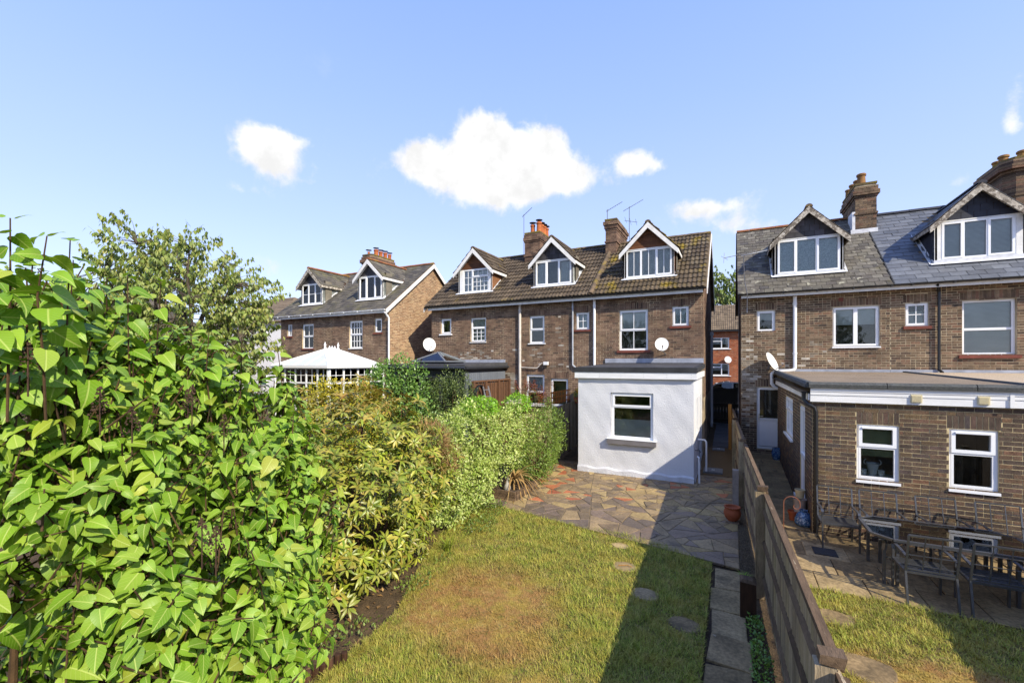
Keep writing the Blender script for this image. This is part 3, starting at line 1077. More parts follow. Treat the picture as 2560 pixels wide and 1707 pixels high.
def gutter(root, x0, x1, Y, z, m='gutter_black', r=0.055):
    mb = MB()
    n = 7
    prof = [(-r * math.cos(t), -r * math.sin(t)) for t in np.linspace(0, math.pi, n)]
    for (a, b) in zip(prof, prof[1:]):
        mb.poly([(x0, Y - a[0], z + a[1]), (x1, Y - a[0], z + a[1]), (x1, Y - b[0], z + b[1]), (x0, Y - b[0], z + b[1])])
    mb.poly([(x0, Y - p[0], z + p[1]) for p in prof])
    mb.poly([(x1, Y - p[0], z + p[1]) for p in prof])
    x = x0 + 0.4
    while x < x1:
        mb.box(x - 0.02, x + 0.02, Y - r - 0.006, Y + r, z - r - 0.01, z - r + 0.03)
        x += 0.9
    return mb.build('gutter', m, root)


def pipe(root, pts, r=0.034, m='pipe_white', name='downpipe', collars=True):
    mb = MB()
    mb.tube(pts, r, 10)
    if collars:
        a, b = Vector(pts[0]), Vector(pts[1])
        L = (b - a).length
        k = 0.25
        while k < L:
            p = a + (b - a) * (k / L)
            d = (b - a).normalized() * 0.03
            mb.tube([p - d, p + d], r * 1.18, 10)
            k += 1.6
    return mb.build(name, m, root, smooth=True)

# ------------------------------------------------------------------ ground
def ground_z(Y):
    """the plots are level and rise gently towards the street behind the houses"""
    return float(np.interp(Y, [12.6, 22.0, 27.0], [0.0, 0.42, 0.62]))


def sheet(name, x0, x1, y0, y1, m, dz=0.0, step=1.0, kind='structure', parent=None):
    ys = sorted({y0, y1} | {y for y in (12.6, 22.0, 27.0) if y0 < y < y1})
    mb = MB()
    for a, b in zip(ys, ys[1:]):
        mb.poly([(x0, a, ground_z(a) + dz), (x1, a, ground_z(a) + dz), (x1, b, ground_z(b) + dz), (x0, b, ground_z(b) + dz)])
    o = mb.build(name, m, parent)
    if kind:
        o['kind'] = kind
    return o


sheet('ground', -600, 600, -600, 900, 'soil', -0.03)
sheet('road', -200, 200, 27.2, 34.0, 'asphalt', -0.02)
sheet('pavement', -200, 200, 25.4, 27.1, 'pavement', 0.03)

WHITE = 'upvc'
SASH2 = [(0, 1, 0, 0.5, 0), (0, 1, 0.5, 1, 1)]


class House:
    def __init__(s, name, label, X0, X1, Yw, rf, zs, brick, mort, group=None):
        s.X0, s.X1, s.Yw, s.rf, s.zs, s.brick, s.mort = X0, X1, Yw, rf, zs, brick, mort
        s.root = thing(name, label, 'house', ((X0 + X1) / 2, Yw, 0), group)
        s.F = Frame((0, Yw, 0), (1, 0, 0), (0, -1, 0))
        s.holes, s.sold, s.skip = [], [], []
        s.Yf = 2 * rf.Yr - Yw

    def win(s, u0, u1, z0, z1, cells, arch=True, sill=None, behind=None, inset=0.06, name='window', **kw):
        s.holes.append((u0, u1, z0, z1))
        if arch:
            s.sold += soldiers(u0, u1, z1 + 0.004)
        return window(s.root, s.F, u0, u1, z0, z1, cells, sill=sill, behind=behind, inset=inset, name=name, **kw)

    def walls(s, gl=False, gr=False, zbase=0.0, gable_brick=None, gable_mort=None, lime=()):
        rf = s.rf
        mb = MB()
        wall_cells(mb, s.F, s.X0, s.X1, -0.1, s.zs, s.holes)
        Yf = s.Yf
        for on, xx in ((gl, s.X0), (gr, s.X1)):
            if not on:
                continue
            mb.poly([(xx, s.Yw, -0.1), (xx, Yf, -0.1), (xx, Yf, s.zs), (xx, rf.Yr, rf.zr - 0.12), (xx, s.Yw, s.zs)])
        MB().poly([(s.X0, Yf, -0.1), (s.X1, Yf, -0.1), (s.X1, Yf, s.zs), (s.X0, Yf, s.zs)]).build('street_wall', s.mort, s.root)
        w_ = mb.build('wall', s.mort, s.root)
        sh = [(a - 0.0, b + 0.0, c, d) for (a, b, c, d) in s.sold]
        hol = s.holes + sh + s.skip
        rects = courses(zbase, s.zs, 0.075, 0.225, lambda z: (s.X0, s.X1), hol, split=0.22)
        pale = []
        for (a0, a1, b0, b1, pr) in lime:
            for r in rects:
                um, zm = ((r[0] + r[1]) / 2 - (a0 + a1) / 2) / ((a1 - a0) / 2), ((r[2] + r[3]) / 2 - (b0 + b1) / 2) / ((b1 - b0) / 2)
                if random.random() < pr * (1.15 - um * um - zm * zm):
                    pale.append(r)
        ps = set(pale)
        pieces(s.F, [r for r in rects if r not in ps], 'brick', s.brick, w_, g=0.0065)
        if ps:
            pieces(s.F, list(ps), 'limewashed_brick', 'brick_lime', w_, g=0.0055)
        if s.sold:
            pieces(s.F, s.sold, 'arch_brick', s.brick, w_, g=0.004, d1=0.0045)
        gb = gable_brick or s.brick
        for on, xx, n in ((gl, s.X0, -1), (gr, s.X1, 1)):
            if not on:
                continue
            Fg = Frame((xx, 0, 0), (0, 1, 0), (n, 0, 0))
            top = rf.zr - 0.15

            def ur(z):
                if z <= s.zs:
                    return (s.Yw, Yf)
                t = (top - z) / (top - s.zs)
                return (rf.Yr - (rf.Yr - s.Yw) * t, rf.Yr + (Yf - rf.Yr) * t)
            pieces(Fg, courses(zbase, top - 0.05, 0.075, 0.225, ur, split=0.2), 'gable_brick', gb, w_)
            if gable_mort:
                MB().prism([(xx + n * 0.002, s.Yw + 0.005, 0), (xx + n * 0.002, Yf, 0), (xx + n * 0.002, Yf, s.zs), (xx + n * 0.002, rf.Yr, rf.zr - 0.13), (xx + n * 0.002, s.Yw + 0.005, s.zs)], (-n * 0.03, 0, 0)).build('gable_mortar', gable_mort, w_)
        # soffit and fascia
        MB().box(s.X0, s.X1, s.Yw - 0.26, s.Yw + 0.0, s.zs - 0.012, s.zs + 0.012).build('soffit', 'paint_white', s.root)
        MB().box(s.X0, s.X1, s.Yw - 0.285, s.Yw - 0.262, s.zs - 0.065, s.zs + 0.10).build('fascia', 'paint_white', s.root)
        return w_

    def roof(s, kind, m, wd, ex, dorm, x0=None, x1=None, joined=False, vl=False, vr=False, ridge='ridge_concrete', barge='paint_white'):
        rf = s.rf
        a = s.X0 if x0 is None else x0
        b = s.X1 if x1 is None else x1
        mb = MB()
        yb = 2 * rf.Yr - rf.Y0
        t = 0.06
        mb.prism([(a, rf.Y0 + 0.03, rf.z(rf.Y0 + 0.03)), (a, rf.Yr, rf.zr), (a, yb, rf.z0), (a, yb, rf.z0 - t), (a, rf.Yr, rf.zr - t), (a, rf.Y0 + 0.03, rf.z(rf.Y0 + 0.03) - t)], (b - a, 0, 0))
        rm = mb.build('roof', 'roof_far', s.root)

        def keep(c):
            for (x0_, x1_, Yf, ze, za) in dorm:
                xc, hw = (x0_ + x1_) / 2, (x1_ - x0_) / 2
                if c.y > Yf - 0.06 and abs(c.x - xc) < hw + 0.0:
                    zt = za - (za - ze) * abs(c.x - xc) / hw
                    if rf.z(c.y) < zt - 0.02:
                        return False
            return True
        S = Vector((0, rf.Yr - rf.Y0, rf.zr - rf.z0))
        lay(rm, (a, rf.Y0 - 0.02, rf.z0 - 0.012), (1, 0, 0), S, b - a, S.length, kind, m, wd, ex, keep, joined=joined, name='roof_tile' if kind == 'tile' else 'slate')
        n = max(2, round((b - a) / 0.45))
        for i in range(n):
            xa, xb = a + (b - a) * i / n, a + (b - a) * (i + 1) / n - 0.012
            MB().prism([(xa, rf.Yr + 0.12 * math.cos(q), rf.zr - 0.03 + 0.10 * math.sin(q) + (i % 2) * 0.004) for q in np.linspace(0.05, math.pi - 0.05, 7)], (xb - xa, 0, 0)).build('ridge_tile', ridge, rm)
        for on, xx, sx in ((vl, a, -1), (vr, b, 1)):
            if not on:
                continue
            for (p, q) in (((rf.Y0, rf.z0), (rf.Yr, rf.zr)), ((yb, rf.z0), (rf.Yr, rf.zr))):
                P0, P1 = Vector((xx, p[0], p[1] - 0.03)), Vector((xx, q[0], q[1] - 0.03))
                dn = Vector((0, 0, -0.20))
                MB().prism([P0, P1, P1 + dn, P0 + dn], (sx * 0.025, 0, 0)).build('barge_board', barge, rm)
        return rm


# ---------------------------------------------- the terrace of three behind the garden
rfM = Roof(15.66, 5.72, 19.2, 8.45)
DC = (-3.58, -1.82, 16.4, 7.42, 8.33)
DB = (-7.30, -5.60, 16.4, 7.40, 8.28)
DA = (-11.04, -9.30, 16.4, 7.38, 8.28)

hC = House('terraced_house', 'brown brick end-terrace house behind the white rendered extension, mossy tiled roof', -4.66, -0.84, 16.0, rfM, 5.62, 'brick_mid', 'mortar_mid')
hC.win(-3.68, -2.66, 3.66, 5.13, [(0, 1, 0, 0.5, 0, (2, 1)), (0, 1, 0.5, 1, 1, (2, 1))], sill=('sill_red', 0.05, 0.09, 0.08), behind=('sheet', (0.55, 1.0), 'blind'))
hC.win(-1.84, -1.30, 4.48, 5.17, [(0, 1, 0, 1, 1, (2, 1))], sill=('sill_red', 0.05, 0.08, 0.08), behind=('obscured', (0, 1), 'obscured'))
hC.skip = [(-4.2, -0.80, -1, 3.0)]
hC.walls(gr=True, zbase=2.0)
rC = hC.roof('tile', 'tile_mossy', 0.30, 0.335, [DC], x1=-0.72, vr=True)
dormer(hC.root, rfM, *DC[2:3], DC[0], DC[1], DC[3], DC[4], [(0, 0.33, 0, 1, 0, (2, 1)), (0.33, 0.66, 0, 1, 0, (2, 1)), (0.66, 1, 0, 1, 1, (2, 1))], 'tile', 'tile_mossy', 'paint_white', ('board', 'timber_brown'), ('board', 'timber_brown'), behind=('blind', (0, 1)))
gutter(hC.root, -5.0, -0.74, 15.655, 5.715)
chimney(hC.root, -4.82, -4.36, 18.4, 20.4, 7.6, 9.30, 'brick_mid', [(-4.59, 20.0, 0.6)], 'mortar_mid', corbel=(0, 0.09, 0.05, 0.03), band=12)
# party line of ridge tiles between the two roofs
pt = MB()
for i in range(11):
    ya, yb_ = 15.66 + i * 0.26, 15.66 + (i + 1) * 0.26 + 0.01
    pt.tube([(-4.68, ya, rfM.z(ya) + 0.03), (-4.68, yb_, rfM.z(yb_) + 0.025)], 0.105, 8)
pt.build('party_ridge', 'ridge_concrete', hC.root)
pipe(hC.root, [(-4.60, 15.93, 5.60), (-4.60, 15.93, 3.10)], 0.05, 'pipe_white', 'soil_pipe')
pipe(hC.root, [(-5.46, 15.94, 5.60), (-5.46, 15.94, 3.12), (-5.30, 15.94, 2.98), (-4.4, 15.90, 2.95)], 0.034, 'pipe_grey')
MB().box(-4.2, -0.83, 15.95, 15.985, 3.20, 3.36).build('lead_flashing', 'lead', hC.root)

hB = House('terraced_house', 'brown brick mid-terrace house with cream soil pipe, curtained dormer and ladder below', -8.50, -4.665, 16.0, rfM, 5.62, 'brick_mid', 'mortar_mid')
hB.win(-5.35, -4.82, 4.47, 5.15, [(0, 1, 0, 1, 1, (2, 2))], sill=('sill_red', 0.05, 0.07, 0.07), behind=('obscured', (0, 1), 'obscured'))
hB.win(-7.32, -6.66, 3.99, 5.10, [(0, 1, 0, 0.5, 0), (0, 1, 0.5, 1, 1)], sill=('upvc', 0.05, 0.04, 0.05))
hB.win(-7.47, -6.66, 1.5, 2.73, [(0, 1, 0, 0.42, 0), (0, 1, 0.42, 1, 1)], sill=('upvc', 0.05, 0.04, 0.04), behind=('blind', (0.45, 1)))
hB.win(-6.40, -5.67, 0.45, 2.58, [(0, 1, 0, 0.5, 0), (0, 1, 0.5, 1, 1)], name='back_door')
hB.walls(zbase=0.4, lime=[(-8.4, -7.75, 1.9, 3.0, 1.2), (-6.2, -5.9, 3.3, 5.0, 0.25), (-8.5, -4.7, 2.8, 4.2, 0.06)])
hB.roof('tile', 'tile_concrete', 0.30, 0.335, [DB])
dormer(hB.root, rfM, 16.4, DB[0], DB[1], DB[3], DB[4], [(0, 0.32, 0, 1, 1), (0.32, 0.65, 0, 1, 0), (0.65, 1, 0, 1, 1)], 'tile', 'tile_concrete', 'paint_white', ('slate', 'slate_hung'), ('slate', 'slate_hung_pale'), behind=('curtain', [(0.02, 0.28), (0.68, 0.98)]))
gutter(hB.root, -8.5, -5.02, 15.655, 5.715)
chimney(hB.root, -8.71, -7.93, 18.5, 19.95, 7.6, 9.28, 'brick_mid', [(-8.45, 18.85, 0.95), (-8.1, 18.8, 1.1), (-8.1, 19.1, 1.0), (-8.1, 19.4, 1.0), (-8.1, 19.7, 1.0)], 'mortar_mid', corbel=(0, 0.03, 0.06, 0.05), cowls=True, band=14, pot_h=0.48)
pipe(hB.root, [(-7.72, 15.93, 5.60), (-7.72, 15.93, 0.5)], 0.055, 'pipe_cream', 'soil_pipe')
pipe(hB.root, [(-7.72, 15.93, 3.02), (-6.95, 15.93, 2.99), (-6.78, 15.93, 3.17)], 0.02, 'pipe_cream', 'waste_pipe', False)
lamp = MB().box(-6.64, -6.46, 15.83, 15.95, 3.12, 3.25)
lamp.tube([(-6.9, 15.95, 3.15), (-6.6, 15.92, 3.22)], 0.008, 6)
lamp.build('floodlight', 'pipe_white', hB.root)

hA = House('terraced_house', 'brown brick end-terrace house with leaded dormer window above the grey garden room', -12.25, -8.505, 16.0, rfM, 5.62, 'brick_mid', 'mortar_mid')
hA.win(-11.73, -11.17, 4.50, 5.19, [(0, 1, 0, 1, 1)], sill=('upvc', 0.06, 0.06, 0.06))
hA.win(-10.14, -9.37, 4.10, 5.15, [(0, 1, 0, 0.6, 1, (3, 3)), (0, 1, 0.6, 1, 0)], sill=('upvc', 0.05, 0.03, 0.03), behind=('curtain', [(0, 1)], 'curtain'))
hA.walls(gl=True, zbase=1.5, lime=[(-11.0, -8.6, 2.9, 3.9, 0.25)])
hA.roof('tile', 'tile_concrete', 0.30, 0.335, [DA], x0=-12.42, vl=True)
dormer(hA.root, rfM, 16.4, DA[0], DA[1], DA[3], DA[4], [(0, 0.36, 0, 1, 0, (2, 3)), (0.36, 1, 0, 0.66, 0, (4, 3)), (0.36, 1, 0.66, 1, 1, (3, 1))], 'tile', 'tile_concrete', 'paint_white', ('board', 'timber_brown'), ('board', 'timber_shiplap'), win=(-10.80, -9.46, 6.35, 7.38), behind=('curtain', [(0.0, 0.3), (0.4, 1.0)]))
gutter(hA.root, -12.4, -8.51, 15.655, 5.715)

# ---------------------------------------------- the pair at the left
rfS = Roof(14.76, 5.64, 18.3, 8.38)
DSL = (-20.50, -18.88, 15.5, 7.36, 8.16)
DSR = (-16.34, -14.73, 15.5, 7.40, 8.18)
GRP = 'pair of brown brick houses left of the terrace'
hS1 = House('semi_detached_house', 'brick house with bright white barge boards and slate-hung dormer, gable end in sun', -17.75, -14.0, 15.1, rfS, 5.54, 'brick_mid', 'mortar_mid', GRP)
hS1.win(-16.50, -15.64, 3.90, 5.22, [(0, 1, 0, 0.5, 0, (4, 2)), (0, 1, 0.5, 1, 1, (4, 2))], sill=('upvc', 0.05, 0.03, 0.03), behind=('curtain', [(0, 1)], 'curtain_green'))
hS1.win(-14.87, -14.42, 4.60, 5.27, [(0, 1, 0, 1, 1)], sill=('sill_red', 0.05, 0.06, 0.05))
hS1.walls(gr=True, zbase=2.0, gable_brick='brick_gable', gable_mort='mortar_gable')
hS1.roof('slate', 'slate_semi', 0.30, 0.2, [DSR], x1=-13.86, joined=True, vr=True, ridge='ridge_clay')
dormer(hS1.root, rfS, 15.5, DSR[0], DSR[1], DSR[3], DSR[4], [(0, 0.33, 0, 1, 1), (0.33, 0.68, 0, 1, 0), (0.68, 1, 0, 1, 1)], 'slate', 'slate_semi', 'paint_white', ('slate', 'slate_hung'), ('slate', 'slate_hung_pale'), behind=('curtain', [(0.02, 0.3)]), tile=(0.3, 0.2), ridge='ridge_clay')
gutter(hS1.root, -17.75, -13.9, 14.75, 5.63, 'pipe_white')
pipe(hS1.root, [(-13.92, 14.74, 5.5), (-13.88, 14.98, 5.25), (-13.88, 14.98, 1.0)], 0.04, 'pipe_white')
chimney(hS1.root, -18.0, -17.25, 17.3, 19.14, 7.6, 9.02, 'brick_mid', [(-17.75, 17.6, 0.6), (-17.6, 18.0, 1.1), (-17.6, 18.35, 1.0), (-17.55, 18.65, 1.0), (-17.5, 18.95, 0.9)], 'mortar_mid', corbel=(0, 0.06, 0.12, 0.1), cowls=True, chamfer=0.12)

hS2 = House('semi_detached_house', 'brick house with weathered barge boards and small-paned dormer beside the white conservatory', -21.6, -17.755, 15.1, rfS, 5.54, 'brick_mid', 'mortar_mid', GRP)
hS2.win(-21.08, -20.69, 4.59, 5.26, [(0, 1, 0, 1, 1, (2, 2))], sill=('sill_red', 0.05, 0.06, 0.05))
hS2.win(-19.89, -19.04, 3.93, 5.20, [(0, 1, 0, 0.5, 0, (2, 1)), (0, 1, 0.5, 1, 1, (2, 1))], sill=('sill_red', 0.05, 0.06, 0.05), behind=('curtain', [(0, 1)], 'curtain_green'))
hS2.walls(gl=True, zbase=2.0)
hS2.roof('slate', 'slate_semi', 0.30, 0.2, [DSL], x0=-21.75, joined=True, vl=True, ridge='ridge_clay')
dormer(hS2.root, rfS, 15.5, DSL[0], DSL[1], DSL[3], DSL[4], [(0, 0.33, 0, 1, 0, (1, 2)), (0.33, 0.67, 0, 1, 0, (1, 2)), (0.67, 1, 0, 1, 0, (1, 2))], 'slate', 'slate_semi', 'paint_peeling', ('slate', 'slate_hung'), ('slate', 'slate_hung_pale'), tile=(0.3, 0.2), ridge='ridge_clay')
gutter(hS2.root, -21.7, -17.76, 14.75, 5.63, 'pipe_white')

# ---------------------------------------------- the pair at the right
rfR = Roof(16.36, 5.50, 19.9, 8.52)
DD = (1.32, 3.18, 17.05, 7.34, 8.30)
DE = (5.36, 7.26, 17.05, 7.36, 8.30)
hD = House('terraced_house', 'brown brick house with old lichened slate roof, peeling barge boards and white back door', 0.30, 4.25, 16.7, rfR, 5.42, 'brick_right', 'mortar_right')
hD.win(0.77, 1.30, 4.24, 4.95, [(0, 1, 0, 1, 1)], sill=None, behind=('sheet', (0.55, 1.0), 'curtain'))
hD.win(2.85, 4.01, 3.70, 4.95, [(0, 0.5, 0, 1, 1), (0.5, 1, 0, 1, 1)], sill=('upvc', 0.05, 0.04, 0.02), behind=('sheet', (0.55, 1.0), 'blind'))
hD.win(0.77, 1.46, 0.33, 2.39, [(0.0, 1, 0.0, 0.47, 0), (0.0, 1, 0.47, 1, 1)], name='back_door')
hD.skip = [(1.35, 4.3, -1, 2.85)]
hD.walls(gl=True, zbase=0.15, lime=[(0.2, 0.9, 0.8, 4.2, 0.75), (1.3, 2.8, 2.7, 4.2, 0.12)])
MB().fbox(hD.F, 0.84, 1.39, 0.42, 1.26, -0.09, -0.05).build('door_panel', 'upvc', hD.root)
hD_h = MB().tube([(0.83, 16.70, 1.42), (0.83, 16.66, 1.42), (0.95, 16.66, 1.42)], 0.011, 6)
hD_h.box(0.81, 0.85, 16.70, 16.712, 1.30, 1.50)
hD_h.build('door_handle', 'aluminium', hD.root)
hD.roof('slate', 'slate_old', 0.26, 0.205, [DD], x0=0.20, vl=True, ridge='ridge_clay', barge='timber_dark')
dormer(hD.root, rfR, 17.05, DD[0], DD[1], DD[3], DD[4], [(0, 0.31, 0, 1, 1), (0.31, 0.64, 0, 1, 0), (0.64, 1, 0, 1, 1)], 'slate', 'slate_old', 'paint_peeling', ('slate', 'slate_hung'), ('slate', 'slate_hung'), behind=('obscured', (0, 1), 'obscured'), tile=(0.26, 0.2))
gutter(hD.root, 0.2, 4.25, 16.35, 5.50)
chimney(hD.root, 3.89, 4.48, 19.0, 20.9, 7.7, 9.42, 'brick_right', [(4.12, 19.3, 1.15), (4.1, 19.75, 1.0), (4.05, 20.15, 1.0), (4.0, 20.55, 0.9)], 'mortar_right', corbel=(0, 0.04, 0.08, 0.05), band=13, pot_m='pot_ochre')
MB().box(3.75, 4.5, 18.93, 18.99, 7.72, 7.86).box(3.80, 3.885, 18.99, 19.6, 7.75, 8.5).build('lead_flashing', 'lead_bright', hD.root)
pipe(hD.root, [(1.84, 16.62, 5.36), (1.84, 16.62, 3.04), (1.80, 16.60, 2.97), (1.26, 16.58, 2.90), (1.19, 16.58, 2.84), (1.19, 16.58, 2.52), (1.26, 16.60, 2.42), (1.45, 16.62, 2.33), (1.49, 16.62, 2.25), (1.49, 16.62, 0.22)], 0.055, 'pipe_white', 'soil_pipe')
MB().fbox(hD.F, 3.0, 3.12, 5.12, 5.24, 0, 0.014).build('air_brick', 'sill_red', hD.root)
MB().box(1.35, 4.25, 16.66, 16.69, 2.88, 3.0).build('lead_flashing', 'lead', hD.root)

hE = House('terraced_house', 'brown brick house with clean blue-grey slate roof and venetian blinds, black downpipe', 4.255, 8.2, 16.7, rfR, 5.42, 'brick_right', 'mortar_right')
hE.win(4.60, 5.13, 4.28, 4.97, [(0, 1, 0, 1, 1, (2, 2))], sill=('sill_red', 0.06, 0.09, 0.05), behind=('blind', (0, 0.6)))
hE.win(5.84, 6.93, 3.42, 4.97, [(0, 1, 0, 0.47, 0), (0, 1, 0.47, 1, 0)], sill=('sill_red', 0.06, 0.09, 0.08), behind=('blind', (0, 1)), inset=0.09)
hE.skip = [(4.2, 8.3, -1, 2.85)]
hE.walls(gr=True, zbase=0.15)
hE.roof('slate', 'slate_new', 0.37, 0.225, [DE], ridge='slate_hung_new')
dormer(hE.root, rfR, 17.05, DE[0], DE[1], DE[3], DE[4], [(0, 0.31, 0, 1, 1), (0.31, 0.64, 0, 1, 0), (0.64, 1, 0, 1, 1)], 'slate', 'slate_new', 'paint_peeling', ('slate', 'slate_hung_new'), ('slate', 'slate_hung_new'), behind=('blind', (0, 1)), win=(5.50, 7.07, 6.22, 7.33), tile=(0.37, 0.22), ridge='slate_hung_new', window_mat='wood')
gutter(hE.root, 4.26, 8.2, 16.35, 5.50)
chimney(hE.root, 7.65, 9.0, 19.0, 20.9, 7.7, 9.52, 'brick_right', [(7.95, 19.9, 1.1), (7.95, 20.3, 1.0), (8.3, 19.7, 1.1), (8.6, 19.6, 1.0)], 'mortar_right', corbel=(0, 0.10, 0.14, 0.06), band=15, chamfer=0.22, pot_m='pot_ochre')
pipe(hE.root, [(5.22, 16.40, 5.42), (5.33, 16.63, 5.25), (5.33, 16.63, 3.0), (5.36, 16.5, 2.93)], 0.036, 'black_plastic')
MB().box(4.255, 8.2, 16.66, 16.69, 2.88, 3.0).build('lead_flashing', 'lead', hE.root)
pl = MB()
pl.prism([(4.25, 16.34, rfR.z(16.34) + 0.02), (4.25, 19.0, rfR.z(19.0) + 0.02), (4.28, 19.0, rfR.z(19.0) + 0.02), (4.28, 16.34, rfR.z(16.34) + 0.02)], (0, 0, 0.025))
pl.build('party_strip', 'felt_black', hE.root)


# ---------------------------------------------- white rendered extension
def bumpy_wall(F, u0, u1, z0, z1, holes, amp=0.006, step=0.09):
    """render applied by hand: a lightly uneven sheet with openings"""
    mb = MB()
    us = sorted({round(u0 + (u1 - u0) * i / int((u1 - u0) / step), 4) for i in range(int((u1 - u0) / step) + 1)} | {x for h in holes for x in h[:2]})
    zs = sorted({round(z0 + (z1 - z0) * i / int((z1 - z0) / step), 4) for i in range(int((z1 - z0) / step) + 1)} | {x for h in holes for x in h[2:]})
    idx = {}

    def vid(i, j):
        if (i, j) not in idx:
            u, z = us[i], zs[j]
            edge = i in (0, len(us) - 1)
            d = 0 if edge else amp * (math.sin(u * 5.1 + z * 2.3) * math.sin(z * 4.7 - u * 1.9) + 0.5 * math.sin(u * 13 + z * 9))
            if z < 0.28:
                d += 0.03 * (0.28 - z) / 0.28
            idx[(i, j)] = len(mb.v)
            mb.v.append(tuple(F.P(u, z, d)))
        return idx[(i, j)]
    for i in range(len(us) - 1):
        for j in range(len(zs) - 1):
            um, zm = (us[i] + us[i + 1]) / 2, (zs[j] + zs[j + 1]) / 2
            if any(h[0] < um < h[1] and h[2] < zm < h[3] for h in holes):
                continue
            mb.f.append((vid(i, j), vid(i + 1, j), vid(i + 1, j + 1), vid(i, j + 1)))
    for (a, b, c, d) in holes:
        for p, q in (((a, c), (b, c)), ((b, c), (b, d)), ((b, d), (a, d)), ((a, d), (a, c))):
            mb.poly([F.P(*p, 0.006), F.P(*q, 0.006), F.P(*q, -0.14), F.P(*p, -0.14)])
    return mb


wx = thing('rear_extension', 'white rendered flat-roofed rear extension with one window facing the lawn', 'extension', (-2.46, 14.1, 0))
Fw = Frame((0, 12.3, 0), (1, 0, 0), (0, -1, 0))
hole = (-3.07, -1.90, 1.05, 2.36)
bumpy_wall(Fw, -4.04, -0.88, -0.08, 2.80, [hole]).build('rear_wall', 'render_white', wx, smooth=True)
Fs = Frame((-0.88, 0, 0), (0, 1, 0), (1, 0, 0))
bumpy_wall(Fs, 12.3, 16.0, -0.08, 2.80, [(13.2, 14.0, 1.15, 2.2), (14.6, 15.5, 0.15, 2.2)], amp=0.004).build('side_wall', 'render_white', wx, smooth=True)
bumpy_wall(Frame((-4.04, 0, 0), (0, 1, 0), (-1, 0, 0)), 12.3, 16.0, -0.08, 2.80, [], amp=0.004).build('side_wall', 'render_white', wx, smooth=True)
window(wx, Fw, -3.06, -1.91, 1.06, 2.35, [(0, 1, 0, 0.70, 0), (0, 1, 0.70, 1, 1)], inset=0.05, ft=0.06, behind=('blind', (0.0, 0.42)), deep=1.6)
MB().fbox(Fw, -3.16, -1.82, 0.915, 1.05, -0.05, 0.12).build('sill', 'sill_grey', wx)
MB().fbox(Fw, -3.17, -1.81, 1.051, 1.066, -0.05, 0.13).build('sill_top', 'upvc', wx)
pl0 = MB()
for i in range(32):
    a_, b_ = -4.05 + i * 3.18 / 32, -4.05 + (i + 1) * 3.18 / 32
    ha, hb = 0.15 + 0.02 * math.sin(i * 0.9), 0.15 + 0.02 * math.sin((i + 1) * 0.9)
    pl0.poly([Fw.P(a_, -0.05, 0.055), Fw.P(b_, -0.05, 0.055), Fw.P(b_, hb, 0.05), Fw.P(a_, ha, 0.05)])
    pl0.poly([Fw.P(a_, ha, 0.05), Fw.P(b_, hb, 0.05), Fw.P(b_, hb + 0.05, 0.012), Fw.P(a_, ha + 0.05, 0.012)])
pl0.build('plinth', 'render_plinth', wx)
window(wx, Fs, 13.2, 14.0, 1.15, 2.2, [(0, 1, 0, 1, 1)], inset=0.05)
window(wx, Fs, 14.6, 15.5, 0.15, 2.2, [(0, 1, 0, 0.45, 0), (0, 1, 0.45, 1, 1)], inset=0.05, name='side_door')
MB().box(-4.12, -0.80, 12.21, 12.235, 2.76, 2.935).box(-0.825, -0.80, 12.236, 15.98, 2.76, 2.935).box(-4.12, -4.095, 12.236, 15.98, 2.76, 2.935).build('fascia', 'upvc_board', wx)
scr = MB()
for i in range(6):
    xs_ = -3.98 + i * 0.61
    scr.tube([(xs_, 12.212, 2.88), (xs_, 12.204, 2.88)], 0.007, 6)
    scr.tube([(xs_, 12.212, 2.815), (xs_, 12.204, 2.815)], 0.007, 6)
scr.build('fascia_screws', 'pipe_grey', wx)
MB().box(-4.095, -0.825, 12.236, 15.95, 2.752, 2.765).build('soffit', 'upvc_board', wx)
MB().hexa([(-4.14, 12.19, 2.94), (-0.78, 12.19, 2.94), (-0.78, 15.94, 3.04), (-4.14, 15.94, 3.04), (-4.14, 12.19, 3.07), (-0.78, 12.19, 3.07), (-0.78, 15.94, 3.17), (-4.14, 15.94, 3.17)]).build('flat_roof', 'felt_black', wx)
MB().hexa([(-4.0, 12.33, 3.066), (-0.9, 12.33, 3.066), (-0.9, 15.93, 3.165), (-4.0, 15.93, 3.165), (-4.0, 12.33, 3.082), (-0.9, 12.33, 3.082), (-0.9, 15.93, 3.18), (-4.0, 15.93, 3.18)]).build('roof_felt', 'rubber_roof', wx)
pipe(wx, [(-0.80, 12.42, 0.72), (-0.76, 12.40, 0.70), (-0.75, 12.40, 0.02)], 0.026, 'pipe_white', 'waste_pipe', False)
pipe(wx, [(-0.86, 13.6, 0.98), (-0.68, 13.6, 0.98), (-0.64, 13.6, 0.93), (-0.64, 13.6, 0.05)], 0.028, 'pipe_white', 'waste_pipe', False)
pipe(wx, [(-0.84, 13.72, 0.98), (-0.80, 13.72, 0.1)], 0.02, 'pipe_grey', 'waste_pipe', False)
tap = MB().tube([(-0.88, 12.75, 0.82), (-0.76, 12.72, 0.83), (-0.74, 12.72, 0.78)], 0.012, 6)
tap.tube([(-0.80, 12.66, 0.84), (-0.80, 12.80, 0.86)], 0.008, 6)
tap.build('garden_tap', 'black_plastic', wx)

